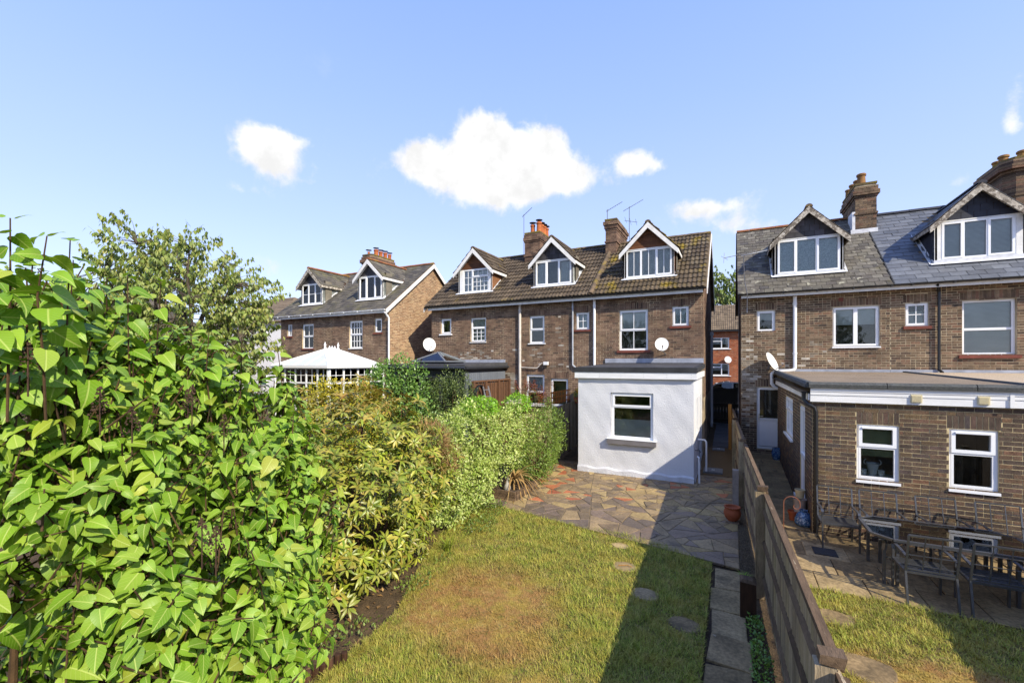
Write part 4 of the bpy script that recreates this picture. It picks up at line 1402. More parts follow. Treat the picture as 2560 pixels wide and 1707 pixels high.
# ---------------------------------------------- brick extension next door
rx = thing('rear_extension', 'purple-brown brick flat-roofed extension with two white windows behind the metal furniture', 'extension', (4.6, 13.2, 0))
Fr = Frame((0, 9.87, 0), (1, 0, 0), (0, -1, 0))
X1R = 8.2
whole = [(2.04, 2.64, 1.08, 2.09), (3.29, 3.89, 1.08, 2.09), (5.1, 6.6, 0.9, 2.09)]
wsold = soldiers(2.04, 2.64, 2.095, rise=0.0, over=0.0) + soldiers(3.29, 3.89, 2.095, rise=0.0, over=0.03) + soldiers(5.1, 6.6, 2.095, rise=0.0)
mb = MB()
wall_cells(mb, Fr, 1.37, X1R, -0.08, 2.5, whole)
rw = mb.build('rear_wall', 'mortar_extension', rx)
rects = courses(-0.02, 2.49, 0.075, 0.225, lambda z: (1.37, X1R), whole + wsold, split=0.12)
seen = [r for r in rects if r[1] < 4.5]
pieces(Fr, seen, 'brick', 'brick_extension', rw, g=0.0055, d1=0.0045, jit=0.002, single=300, near=Vector((2.6, 9.0, 1.7)))
pieces(Fr, [r for r in rects if r[1] >= 4.5], 'far_brick', 'brick_extension', rw, g=0.0055, d1=0.0045)
pieces(Fr, wsold, 'arch_brick', 'brick_extension', rw, g=0.0055, d1=0.0045, jit=0.0015, single=len(wsold))
Fx = Frame((1.37, 0, 0), (0, 1, 0), (-1, 0, 0))
shole = [(12.75, 14.3, 1.28, 2.28), (10.75, 11.5, 0.3, 2.27)]
# things on the window board inside the first window
for (px_, r_, h_) in ((2.17, 0.05, 0.09), (2.30, 0.05, 0.09), (2.43, 0.05, 0.09)):
    pt_ = MB().lathe((px_, 10.03, 1.145), [(0.0, 0), (r_ * 0.8, 0), (r_, h_), (r_ * 1.06, h_), (r_ * 1.06, h_ + 0.015), (r_ * 0.9, h_ + 0.012), (0, h_ - 0.02)], 14)
    pt_.build('flower_pot', 'pipe_white', smooth=True, label='small white pot beside the wicker basket behind the window pane', category='pot', group='white pots inside the window')
bk_ = thing('basket', 'white wicker basket with two handles behind the window pane', 'basket', (2.32, 10.10, 1.145))
MB().lathe((2.32, 10.10, 1.145), [(0.0, 0), (0.06, 0.0), (0.075, 0.1), (0.095, 0.21), (0.10, 0.215), (0.085, 0.2), (0, 0.05)], 16).build('body', 'pipe_white', bk_, smooth=True)
for s_ in (-1, 1):
    MB().tube([(2.32 + s_ * (0.095 + 0.03 * math.sin(t)), 10.10, 1.33 + 0.05 * (1 - math.cos(t)) * 0.9) for t in np.linspace(0, math.pi, 7)], 0.006, 5).build('handle', 'pipe_white', bk_)
MB().fbox(Fr, 2.06, 2.62, 1.125, 1.144, -0.45, -0.11).build('window_board', 'upvc', rx)
mb = MB()
wall_cells(mb, Fx, 9.87, 16.7, -0.08, 2.5, shole)
sw = mb.build('side_wall', 'mortar_extension', rx)
pieces(Fx, courses(-0.02, 2.49, 0.075, 0.225, lambda z: (9.87, 16.7), shole, split=0.12), 'side_brick', 'brick_extension', sw, g=0.0055, d1=0.0045)
TOPHUNG = [(0, 1, 0, 0.60, 0), (0, 1, 0.60, 1, 1)]
window(rx, Fr, 2.04, 2.64, 1.08, 2.09, TOPHUNG, inset=0.03, sill=('upvc', 0.035, 0.045, 0.015), behind=('sheet', (0.42, 1.0), 'curtain_green'), deep=0.7)
window(rx, Fr, 3.29, 3.89, 1.08, 2.09, TOPHUNG, inset=0.03, sill=('upvc', 0.035, 0.045, 0.015), deep=0.9)
window(rx, Fr, 5.1, 6.6, 0.9, 2.09, [(0, 0.5, 0, 1, 1), (0.5, 1, 0, 1, 0)], inset=0.03, sill=('upvc', 0.035, 0.045, 0.015))
window(rx, Fx, 12.75, 14.3, 1.28, 2.28, [(0, 0.5, 0, 0.65, 0, (2, 1)), (0.5, 1, 0, 0.65, 0, (2, 1)), (0, 0.5, 0.65, 1, 1), (0.5, 1, 0.65, 1, 1)], inset=0.02, sill=('upvc', 0.06, 0.05, 0.05))
window(rx, Fx, 10.75, 11.5, 0.3, 2.27, [(0, 1, 0, 0.45, 0), (0, 1, 0.45, 1, 1)], inset=0.02, sill=('upvc', 0.12, 0.06, 0.05), name='side_door')
for (u0, u1) in ((2.12, 2.56), (3.37, 3.81)):
    MB().fbox(Fr, u0, u1, 2.015, 2.04, -0.02, 0.01).build('trickle_vent', 'upvc', rx)
# fascia in stepped boards, mineral felt edge, chippings
FA = MB()
FA.box(1.33, X1R, 9.80, 9.825, 2.475, 2.60)
FA.box(1.33, X1R, 9.79, 9.815, 2.603, 2.665)
FA.box(1.33, X1R, 9.78, 9.805, 2.668, 2.735)
FA.box(3.985, 4.035, 9.775, 9.779, 2.475, 2.735)
FA.build('fascia', 'upvc_board', rx)
MB().box(1.36, X1R, 9.826, 9.87, 2.478, 2.50).build('soffit', 'upvc_board', rx)
FA2 = MB().box(1.30, 1.322, 9.83, 16.65, 2.50, 2.62)
FA2.build('side_fascia', 'paint_white', rx)


def roof_edge(pts, r, name):
    return MB().tube(pts, r, 10).build(name, 'felt_mineral', rx, smooth=True)


SLR = (2.93 - 2.80) / (16.66 - 9.8)
MB().hexa([(1.27, 9.76, 2.74), (X1R, 9.76, 2.74), (X1R, 16.65, 2.86), (1.27, 16.65, 2.86), (1.27, 9.76, 2.785), (X1R, 9.76, 2.785), (X1R, 16.65, 2.905), (1.27, 16.65, 2.905)]).build('flat_roof', 'felt_mineral', rx)
for k in range(6):
    xa, xb = 1.30 + k * 1.15, min(1.30 + (k + 1) * 1.15 - 0.012, X1R)
    MB().prism([(xa, 9.745, 2.735), (xa, 9.735, 2.80), (xa, 9.77, 2.845), (xa, 9.86, 2.845), (xa, 9.95, 2.79)], (xb - xa, 0, 0)).build('felt_edge', 'felt_mineral', rx)
for k in range(5):
    ya, yb = 9.80 + k * 1.37, min(9.80 + (k + 1) * 1.37 - 0.012, 16.62)
    dz = SLR * 0.9 * (ya - 9.8)
    MB().prism([(1.25, ya, 2.735 + dz), (1.245, ya, 2.80 + dz), (1.28, ya, 2.845 + dz), (1.36, ya, 2.845 + dz), (1.45, ya, 2.79 + dz)], (0, yb - ya, SLR * 0.9 * (yb - ya))).build('felt_edge', 'felt_mineral', rx)
MB().poly([(1.42, 9.93, 2.795), (4.55, 9.93, 2.795), (4.55, 16.64, 2.92), (1.42, 16.64, 2.92)]).build('roof_chippings', 'chippings', rx)
MB().poly([(4.60, 9.93, 2.797), (X1R, 9.93, 2.797), (X1R, 16.64, 2.922), (4.60, 16.64, 2.922)]).build('roof_chippings', 'chippings_pale', rx)
MB().prism([(4.52, 9.9, 2.79), (4.62, 9.9, 2.79), (4.60, 9.9, 2.83), (4.54, 9.9, 2.83)], (0, 6.74, 0.125)).build('roof_kerb', 'felt_mineral', rx)
gp = MB()
prof = [(-0.05 * math.cos(t), -0.05 * math.sin(t)) for t in np.linspace(0, math.pi, 7)]
for (a, b) in zip(prof, prof[1:]):
    gp.poly([(1.24 + a[0], 9.86, 2.66 + a[1]), (1.24 + a[0], 16.6, 2.74 + a[1]), (1.24 + b[0], 16.6, 2.74 + b[1]), (1.24 + b[0], 9.86, 2.66 + b[1])])
gp.poly([(1.24 + a[0], 9.86, 2.66 + a[1]) for a in prof])
gp.build('gutter', 'black_plastic', rx)
pipe(rx, [(1.24, 9.92, 2.63), (1.24, 9.92, 2.50), (1.30, 9.86, 2.42), (1.40, 9.82, 2.36), (1.42, 9.82, 2.28), (1.42, 9.82, 0.02)], 0.037, 'black_plastic', collars=False)
for (u0, u1) in ((2.77, 2.92), (3.61, 3.755)):
    v = MB().fbox(Fr, u0, u1, 2.515, 2.652, 0.07, 0.095)
    for i in range(6):
        v.fbox(Fr, u0 + 0.012, u1 - 0.012, 2.53 + i * 0.019, 2.54 + i * 0.019, 0.094, 0.104)
    v.build('vent_grille', 'cream_plastic', rx)


# ------------------------------------------------------------------ paving
def clip(poly, n, d):
    """keep the part of a 2-D polygon where n.p <= d"""
    out = []
    for i in range(len(poly)):
        a, b = poly[i], poly[(i + 1) % len(poly)]
        da, db = n[0] * a[0] + n[1] * a[1] - d, n[0] * b[0] + n[1] * b[1] - d
        if da <= 0:
            out.append(a)
        if da * db < 0:
            t = da / (da - db)
            out.append((a[0] + (b[0] - a[0]) * t, a[1] + (b[1] - a[1]) * t))
    return out


def clip_convex(poly, region):
    for i in range(len(region)):
        a, b = region[i], region[(i + 1) % len(region)]
        n = (b[1] - a[1], -(b[0] - a[0]))
        poly = clip(poly, n, n[0] * a[0] + n[1] * a[1])
        if len(poly) < 3:
            return []
    return poly


def area(p):
    return 0.5 * sum(p[i][0] * p[(i + 1) % len(p)][1] - p[(i + 1) % len(p)][0] * p[i][1] for i in range(len(p)))


def shrink(p, g):
    n = len(p)
    cx_, cy_ = sum(q[0] for q in p) / n, sum(q[1] for q in p) / n
    for i in range(n):
        a, b = p[i], p[(i + 1) % n]
    out = p
    for i in range(n):
        a, b = p[i], p[(i + 1) % n]
        nx, ny = b[1] - a[1], -(b[0] - a[0])
        L = math.hypot(nx, ny)
        if L < 1e-6:
            continue
        nx, ny = nx / L, ny / L
        out = clip(out, (nx, ny), nx * a[0] + ny * a[1] - g)
        if len(out) < 3:
            return []
    return out


def edge_y(x):
    """where the lawn stops and the crazy paving starts"""
    return 7.60 - 0.19 * (x + 0.25)


patio = MB().poly([(-5.05, edge_y(-5.05), 0.020), (0.12, edge_y(0.12), 0.020), (0.12, 13.4, 0.022), (-5.05, 13.4, 0.022)]).build('patio', 'paving_mortar', kind='structure')
regions = [[(-5.05, edge_y(-5.05)), (0.12, edge_y(0.12)), (0.12, 12.34), (-5.05, 12.34)], [(-0.84, 12.341), (0.12, 12.341), (0.12, 13.4), (-0.84, 13.4)], [(-5.05, 12.341), (-4.06, 12.341), (-4.06, 13.2), (-5.05, 13.2)]]


def shatter(poly, rr):
    """break a polygon along random lines until the bits are stone-sized"""
    A = abs(area(poly))
    cx0 = sum(q[0] for q in poly) / len(poly)
    cy0 = sum(q[1] for q in poly) / len(poly)
    limit = rr.choice((0.045, 0.06, 0.08, 0.11, 0.17)) * (1.5 if cy0 < 9.4 else 1.0)
    if A < limit or A < 0.03:
        return [poly]
    # cut across the long axis
    best, L = None, -1
    for a in poly:
        for b in poly:
            d = math.hypot(a[0] - b[0], a[1] - b[1])
            if d > L:
                L, best = d, (b[0] - a[0], b[1] - a[1])
    an = math.atan2(best[1], best[0]) + rr.uniform(-0.55, 0.55)
    n = (math.cos(an), math.sin(an))
    off = rr.uniform(-0.16, 0.16) * L
    d = n[0] * cx0 + n[1] * cy0 + off
    p1_, p2_ = clip(poly, n, d), clip(poly, (-n[0], -n[1]), -d)
    if len(p1_) < 3 or len(p2_) < 3:
        return [poly]
    return shatter(p1_, rr) + shatter(p2_, rr)


RS = random.Random(4)
cells = []
for reg in regions:
    cells += [(c, reg) for c in shatter(reg, RS)]
for cell, reg in cells:
    if len(cell) < 3:
        continue
    for reg in (reg,):
        p = list(cell)
        if area(p) < 0:
            p.reverse()
        if len(p) < 3 or abs(area(p)) < 0.008:
            continue
        # knock a corner off now and then
        if RS.random() < 0.5 and len(p) >= 4:
            kk = RS.randrange(len(p))
            a, b, c_ = p[kk - 1], p[kk], p[(kk + 1) % len(p)]
            t1, t2 = RS.uniform(0.12, 0.3), RS.uniform(0.12, 0.3)
            q1 = (b[0] + (a[0] - b[0]) * t1, b[1] + (a[1] - b[1]) * t1)
            q2 = (b[0] + (c_[0] - b[0]) * t2, b[1] + (c_[1] - b[1]) * t2)
            p = p[:kk] + [q1, q2] + p[kk + 1:]
        p = shrink(p, RS.uniform(0.005, 0.010))
        if len(p) < 3 or abs(area(p)) < 0.008:
            continue
        cx_, cy_ = sum(q[0] for q in p) / len(p), sum(q[1] for q in p) / len(p)
        top = random.uniform(0.026, 0.033) + (0.02 * (cy_ - 12.6) / 3 if cy_ > 12.6 else 0)
        r = random.random()
        far = cy_ > 9.9
        if cy_ < 9.0:
            m = 'stone_purple' if r < 0.40 else ('stone_buff' if r > 0.94 else 'stone_grey')
        elif far and cx_ < 0.0:
            m = 'stone_red' if r < 0.10 else ('stone_buff' if r < 0.34 else ('stone_purple' if r > 0.93 else 'stone_grey'))
        else:
            m = 'stone_red' if r < 0.06 else ('stone_buff' if r < 0.20 else ('stone_purple' if r > 0.85 else 'stone_grey'))
        tz = [top + random.uniform(-0.003, 0.003) for _ in p]
        q = shrink(p, 0.006)
        mb = MB()
        n = len(p)
        if len(q) == n:
            mb.v = [(a[0], a[1], -0.01) for a in p] + [(a[0], a[1], top - 0.006) for a in p] + [(a[0], a[1], top) for a in q]
            mb.f = [tuple(range(2 * n, 3 * n))]
            for k in range(n):
                k2 = (k + 1) % n
                mb.f += [(k, k2, n + k2, n + k), (n + k, n + k2, 2 * n + k2, 2 * n + k)]
        else:
            mb.prism([(a[0], a[1], top) for a in p], (0, 0, -0.04))
        mb.build('paving_stone', m, patio)

# concrete path beside the fence
path = MB().poly([(-0.24, -2.0, -0.022), (0.30, -2.0, -0.022), (0.22, 7.45, -0.022), (-0.24, 7.45, -0.022)]).build('garden_path', 'soil', kind='structure')


def slab(x0, x1, y0, y1, z, m, parent, name='slab', jit=0.01, th=0.05):
    j = lambda: random.uniform(-jit, jit)
    t = [random.uniform(-0.004, 0.004) for _ in range(4)]
    c = [(x0 + j(), y0 + j()), (x1 + j(), y0 + j()), (x1 + j(), y1 + j()), (x0 + j(), y1 + j())]
    g = 0.008
    ins = [(c[0][0] + g, c[0][1] + g), (c[1][0] - g, c[1][1] + g), (c[2][0] - g, c[2][1] - g), (c[3][0] + g, c[3][1] - g)]
    zz = [z + ground_z(y0), z + ground_z(y0), z + ground_z(y1), z + ground_z(y1)]
    mb = MB()
    mb.v = [(c[i][0], c[i][1], zz[i] - th) for i in range(4)] + [(c[i][0], c[i][1], zz[i] - 0.006 + t[i]) for i in range(4)] + [(ins[i][0], ins[i][1], zz[i] + t[i]) for i in range(4)]
    mb.f = [(8, 9, 10, 11)]
    for k in range(4):
        k2 = (k + 1) % 4
        mb.f += [(k, k2, 4 + k2, 4 + k), (4 + k, 4 + k2, 8 + k2, 8 + k)]
    return mb.build(name, m, parent)


y = 7.42
while y > 0.5:
    L = random.choice((0.62, 0.56, 0.60, 0.88))
    slab(-0.23 + random.uniform(-0.02, 0.02), 0.17 + random.uniform(-0.03, 0.02), y - L + 0.015, y, 0.004 + random.uniform(-0.008, 0.008), 'concrete_slab', path, jit=0.028)
    y -= L

# gravel along the fence and at the foot of the alley
gr = MB().poly([(0.12, 7.4, 0.006), (0.40, 7.4, 0.006), (0.12, 13.4, 0.03), (0.11, 13.4, 0.03)]).build('gravel_strip', 'gravel', kind='structure')
al = MB()
for a, b in ((13.4, 16.9), (16.9, 22.6)):
    al.poly([(-0.84, a, ground_z(a) + 0.004), (0.30, a, ground_z(a) + 0.004), (0.30, b, ground_z(b) + 0.004), (-0.84, b, ground_z(b) + 0.004)])
alley = al.build('alley', 'gravel', kind='structure')
y = 17.0
while y < 22.4:
    slab(-0.60, -0.02, y, y + 0.88, 0.03, 'alley_slab', alley)
    y += 0.9
for (x0, x1, y0, y1, lab) in ((-0.72, -0.22, 13.55, 14.15, 'large grey manhole cover on the gravel beside the white extension'), (-0.58, -0.2, 16.45, 16.85, 'small grey drain cover where the alley slabs begin')):
    mh = thing('manhole_cover', lab, 'manhole cover', ((x0 + x1) / 2, (y0 + y1) / 2, ground_z(y0)))
    z = ground_z((y0 + y1) / 2) + 0.02
    MB().box(x0, x1, y0, y1, z - 0.03, z + 0.012).build('rim', 'manhole', mh)
    MB().box(x0 + 0.04, x1 - 0.04, y0 + 0.04, y1 - 0.04, z, z + 0.02).build('lid', 'manhole', mh)
    c = ((x0 + x1) / 2, (y0 + y1) / 2)
    MB().box(c[0] - 0.035, c[0] - 0.012, c[1] - 0.06, c[1] + 0.06, z + 0.019, z + 0.024).box(c[0] + 0.012, c[0] + 0.035, c[1] - 0.06, c[1] + 0.06, z + 0.019, z + 0.024).build('lifting_key', 'aluminium', mh)


# ------------------------------------------------------------------ lawns
def fence_x(Y):
    return 0.51 - 0.037 * (Y - 3.1)


LAWN = [(-3.3, -1.0), (-0.27, -1.0), (-0.27, 7.60), (-1.0, 7.86), (-1.8, 8.12), (-2.6, 8.10), (-3.6, 8.26), (-4.6, 8.45), (-4.95, 8.1), (-5.0, 7.4), (-4.8, 6.5), (-4.5, 5.7), (-4.15, 4.95), (-3.85, 4.3), (-3.75, 3.6), (-3.72, 3.0), (-3.6, 2.0)]
NLAWN = [(0.62, -1.0), (4.0, -1.0), (4.0, 7.36), (3.0, 7.34), (2.0, 7.42), (0.95, 7.42), (0.50, 7.38)]


def grass_tint(center, rad):
    def fn(nt, pos, col):
        sp = nt.n('ShaderNodeSeparateXYZ')
        nt.l(pos, sp.inputs[0])
        n = nt.noise(pos, 2.2, 8, 0.7)
        d = None
        for (cx_, cy_, rx_, ry_) in center:
            u = nt.math('DIVIDE', nt.math('SUBTRACT', sp.outputs[0], cx_), rx_)
            v = nt.math('DIVIDE', nt.math('SUBTRACT', sp.outputs[1], cy_), ry_)
            q = nt.math('SQRT', nt.math('ADD', nt.math('MULTIPLY', u, u), nt.math('MULTIPLY', v, v)))
            d = q if d is None else nt.math('MINIMUM', d, q)
        f = nt.smooth(nt.math('ADD', d, nt.math('MULTIPLY', nt.math('SUBTRACT', n, 0.5), 1.5)), 0.65, 1.4, 1.0, 0.0)
        col = nt.mix(nt.math('MULTIPLY', f, 0.9), col, lin('9c7444'))
        n2 = nt.noise(pos, 3.2, 6, 0.65)
        n3 = nt.noise(pos, 11.0, 5, 0.7)
        col = nt.mix(nt.smooth(n3, 0.50, 0.66, 0.0, 0.55), col, lin('4d5f1c'))
        n4 = nt.noise(pos, 7.0, 6, 0.7, 0.5)
        col = nt.mix(nt.smooth(n4, 0.52, 0.68, 0.0, 0.6), col, lin('b09a5c'))
        return nt.mix(nt.smooth(n2, 0.42, 0.66, 0.0, 0.6), col, lin('a3923e'))
    return fn


DRY = [(-2.95, 4.95, 0.95, 0.95), (-2.55, 4.4, 0.7, 0.5), (-1.7, 3.6, 0.5, 0.4), (2.1, 5.6, 1.0, 0.5)]
mat('grass_blade', ['78882a', '929c36', '64761f', 'a8a048', '86922e', 'b8a858', '6e8024'], nscale=2, var=0.2, bump=0, rough=0.6, spec=0.25, tint=grass_tint(DRY, 1))
mat('lawn_soil', ['6b5a34', '5d4e2c'], nscale=5, var=0.35, bump=0.8, bscale=60, rough=0.95, tint=grass_tint(DRY, 1))
MB().poly([(x, y, 0.006) for x, y in LAWN]).build('lawn', 'lawn_soil', kind='structure')
MB().poly([(x, y, 0.006) for x, y in NLAWN]).build('neighbour_lawn', 'lawn_soil', kind='structure')


def inside(px, py, poly):
    c = np.zeros(len(px), bool)
    n = len(poly)
    for i in range(n):
        x0, y0 = poly[i]
        x1, y1 = poly[(i + 1) % n]
        cond = ((y0 > py) != (y1 > py)) & (px < (x1 - x0) * (py - y0) / (y1 - y0 + 1e-12) + x0)
        c ^= cond
    return c


def cloud_mesh(name, tv, tf, tuv, pos, ax, nr, sc, m, smooth=True):
    """many copies of one small template (verts tv, faces tf with equal corner count) baked into one mesh"""
    tv, tf = np.asarray(tv, float), np.asarray(tf, int)
    k = len(pos)
    ax = ax / np.linalg.norm(ax, axis=1, keepdims=True)
    sd = np.cross(ax, nr)
    sd /= np.linalg.norm(sd, axis=1, keepdims=True) + 1e-9
    nn = np.cross(sd, ax)
    if np.ndim(sc) == 1:
        sc = np.stack([sc, sc, sc], 1)
    V = (pos[:, None, :] + tv[None, :, 0:1] * sd[:, None, :] * sc[:, None, 0:1] + tv[None, :, 1:2] * ax[:, None, :] * sc[:, None, 1:2] + tv[None, :, 2:3] * nn[:, None, :] * sc[:, None, 2:3]).reshape(-1, 3)
    Fi = (tf[None] + (np.arange(k) * len(tv))[:, None, None]).reshape(-1, tf.shape[1])
    me = bpy.data.meshes.new(name)
    me.vertices.add(len(V))
    me.vertices.foreach_set('co', V.astype(np.float32).ravel())
    nl = Fi.size
    me.loops.add(nl)
    me.loops.foreach_set('vertex_index', Fi.astype(np.int32).ravel())
    me.polygons.add(len(Fi))
    me.polygons.foreach_set('loop_start', (np.arange(len(Fi)) * tf.shape[1]).astype(np.int32))
    me.polygons.foreach_set('loop_total', np.full(len(Fi), tf.shape[1], np.int32))
    if smooth:
        me.polygons.foreach_set('use_smooth', np.ones(len(Fi), bool))
    if tuv is not None:
        ul = me.uv_layers.new(name='UVMap')
        uv = np.tile(np.asarray(tuv, np.float32)[tf].reshape(-1, 2), (k, 1))
        ul.data.foreach_set('uv', uv.ravel())
    me.update(calc_edges=True)
    me.materials.append(MATS[m])
    return me, (sd, ax, nn, sc)


BLADE_V = [(-0.5, 0, 0), (0.5, 0, 0), (0.32, 0.55, 0.10), (-0.32, 0.55, 0.10), (0, 1, 0.38)]
BLADE_F = [(0, 1, 2), (0, 2, 3), (3, 2, 4)]


def grass(name, poly, dens, label, ylo, yhi, holes=(), m='grass_blade'):
    xs = [p[0] for p in poly]
    A = (max(xs) - min(xs)) * (yhi - ylo)
    n = int(A * dens)
    px = rng.uniform(min(xs), max(xs), n)
    py = rng.uniform(ylo, yhi, n)
    ok = inside(px, py, poly)
    # thin out with distance, leave worn spots
    dist = np.hypot(px, py)
    ok &= rng.random(n) < np.clip(1.25 - 0.085 * dist, 0.45, 1.0)
    for (hx, hy, hr) in holes:
        ok &= ((px - hx) ** 2 + (py - hy) ** 2) > hr * hr * rng.uniform(0.72, 1.0, n) ** 2
    px, py = px[ok], py[ok]
    n = len(px)
    patch = np.sin(px * 3.1 + 1.3 * np.sin(py * 2.3)) * np.sin(py * 2.7 + 0.8 * np.sin(px * 3.7))
    hgt = 0.034 + 0.030 * rng.random(n) ** 2 + 0.014 * patch
    for _ in range(420):
        tx, ty = rng.uniform(min(xs), max(xs)), rng.uniform(ylo, yhi)
        rt = rng.uniform(0.04, 0.11)
        d2 = (px - tx) ** 2 + (py - ty) ** 2
        hgt = np.where(d2 < rt * rt, hgt * rng.uniform(1.25, 1.9), hgt)
    near_edge = py > 7.2
    hgt = np.where(near_edge & (rng.random(n) < 0.5), hgt * 1.5, hgt)
    dry = np.zeros(n)
    for (cx_, cy_, rx_, ry_) in DRY:
        dry = np.maximum(dry, np.clip(1.3 - np.sqrt(((px - cx_) / rx_) ** 2 + ((py - cy_) / ry_) ** 2), 0, 1))
    hgt = np.minimum(hgt, 0.085)
    hgt *= 1 - 0.4 * dry
    an = rng.uniform(0, 2 * np.pi, n)
    lean = rng.uniform(0.1, 1.3, n) + 0.5 * dry
    ax = np.stack([np.cos(an) * lean, np.sin(an) * lean, np.ones(n)], 1)
    nr = np.stack([np.cos(an), np.sin(an), -lean * 0.6], 1)
    sc = np.stack([0.0058 * rng.uniform(0.7, 1.5, n), hgt * rng.uniform(0.75, 1.5, n), hgt], 1)
    me, _ = cloud_mesh(name, BLADE_V, BLADE_F, None, np.stack([px, py, np.full(n, 0.004)], 1), ax, nr, sc, m)
    return link(name, me, None, kind='stuff', label=label, category='grass')


STEPS = [(-1.72, 7.59, 0.17, 0.10), (-1.49, 6.85, 0.19, 0.17), (-1.06, 6.16, 0.20, 0.17), (-0.51, 5.66, 0.20, 0.17)]
grass('grass', LAWN, 8000, 'short grass of the main lawn, green with a straw-coloured dry patch', 2.6, 8.42, [(a, b, max(c, d)) for a, b, c, d in STEPS])
grass('grass', NLAWN, 7000, 'short dry grass of the lawn beyond the timber fence', 3.0, 7.43, [(1.16, 6.66, 0.22), (1.3, 5.7, 0.27)])


def flat_stone(name, label, cx_, cy_, rx_, ry_, z, m, n=12, rot=0.0, group=None, squareness=0.0):
    pts = []
    for i in range(n):
        t = 2 * math.pi * i / n
        k = 1 + random.uniform(-0.07, 0.07)
        c, s = math.cos(t), math.sin(t)
        if squareness:
            q = max(abs(c), abs(s)) ** squareness
            c, s = c / q, s / q
        x, y = rx_ * k * c, ry_ * k * s
        pts.append((cx_ + x * math.cos(rot) - y * math.sin(rot), cy_ + x * math.sin(rot) + y * math.cos(rot)))
    mb = MB()
    mb.v = [(p[0], p[1], -0.03) for p in pts] + [(p[0], p[1], z - 0.012) for p in pts] + [(cx_ + (p[0] - cx_) * 0.93, cy_ + (p[1] - cy_) * 0.93, z + random.uniform(-0.003, 0.003)) for p in pts]
    mb.f = [tuple(range(2 * n, 3 * n))]
    for k in range(n):
        k2 = (k + 1) % n
        mb.f += [(k, k2, n + k2, n + k), (n + k, n + k2, 2 * n + k2, 2 * n + k)]
    o = mb.build(name, m)
    o['label'] = label
    o['category'] = 'stone'
    if group:
        o['group'] = group
    return o


G1 = 'stepping stones across the main lawn'
for (c, lab, m) in zip(STEPS, ('small pale stepping stone next to the crazy paving', 'round pale stepping stone with a stick lying on it', 'round grey stepping stone sunk in the middle of the shaded grass', 'grey stepping stone closest to the path slabs along the fence'), ('stone_buff', 'stone_buff', 'concrete_slab', 'concrete_slab')):
    flat_stone('stepping_stone', lab, c[0], c[1], c[2], c[3], 0.014, m, group=G1)
st = MB().tube([(-1.58, 6.80, 0.03), (-1.45, 6.86, 0.034), (-1.38, 6.84, 0.03)], 0.006, 5).build('stick', 'timber_post_new')
st['label'] = 'thin broken stick lying on the round stepping stone'
st['category'] = 'stick'
flat_stone('paving_slab', 'worn square slab set in the grass by the neighbour patio', 1.16, 6.66, 0.20, 0.19, 0.014, 'concrete_slab', 16, -0.2, 'slabs in the neighbour lawn', 0.7)
flat_stone('paving_slab', 'large worn slab set in the dry grass close to the fence post', 1.28, 5.70, 0.23, 0.24, 0.014, 'concrete_slab', 16, -0.2, 'slabs in the neighbour lawn', 0.7)

# neighbour's patio of square slabs
npat = MB()
npat.poly([(0.45, 7.40, -0.004), (4.6, 7.40, -0.004), (4.6, 9.87, -0.004), (0.30, 9.87, -0.004)])
npat.poly([(0.28, 9.87, -0.004), (1.37, 9.87, -0.004), (1.37, 12.6, -0.004), (0.24, 12.6, -0.004)])
npat.poly([(0.24, 12.6, -0.004), (1.37, 12.6, -0.004), (1.37, 16.7, ground_z(16.7) - 0.004), (0.05, 16.7, ground_z(16.7) - 0.004)])
npat = npat.build('neighbour_patio', 'soil', kind='structure')
y = 7.42
k = 0
while y < 9.8:
    x = 0.52 - (k % 2) * 0.28
    while x < 4.5:
        a, b = max(x, fence_x(y) + 0.10), min(x + 0.59, 4.55)
        if b - a > 0.12:
            slab(a, b, y, min(y + 0.595, 9.86), 0.012 + random.uniform(-0.004, 0.004), 'concrete_slab', npat, jit=0.006)
        x += 0.60
    y += 0.605
    k += 1
y = 9.9
while y < 16.5:
    h = random.choice((0.45, 0.6))
    sp = random.choice((0.62, 0.75, 0.85))
    a = fence_x(y) + 0.08
    slab(a, sp, y, min(y + h, 16.68), 0.012, 'concrete_slab', npat, jit=0.006)
    slab(sp + 0.01, 1.355, y, min(y + h, 16.68), 0.012, 'concrete_slab', npat, jit=0.006)
    y += h + 0.01

# borders of bare soil on the left
MB().poly([(-9.0, -2, -0.008), (-3.2, -2, -0.008), (-3.6, 4.2, -0.008), (-4.0, 6.3, -0.008), (-4.7, 8.5, -0.008), (-5.1, 13, -0.008), (-9, 13, -0.008)]).build('flower_bed', 'soil', kind='structure')


# ------------------------------------------------------------------ fences
def board_fence(root, xf, y0, y1, h, side, wd=0.098, bm='timber_fence', gap=0.003, name='board', thick=0.016, zbase=None):
    """upright boards along Y at x = xf(Y); side +1 puts them on the +X face"""
    y = y0
    me = {}
    while y < y1:
        x = xf(y)
        zb = (ground_z(y) if zbase is None else zbase) + 0.04
        hh = h(y) if callable(h) else h
        mb_key = 'fence_board_' + bm
        M = Matrix.Translation((x + side * 0.004 + random.uniform(-0.003, 0.003), y, zb)) @ Matrix.Rotation(random.uniform(-0.02, 0.02) + 0.13, 4, 'Z') @ Matrix.Diagonal((thick, wd - gap, hh - 0.04 + random.uniform(-0.012, 0.008), 1))
        link(name, unit_cube(bm), root, M)
        y += wd


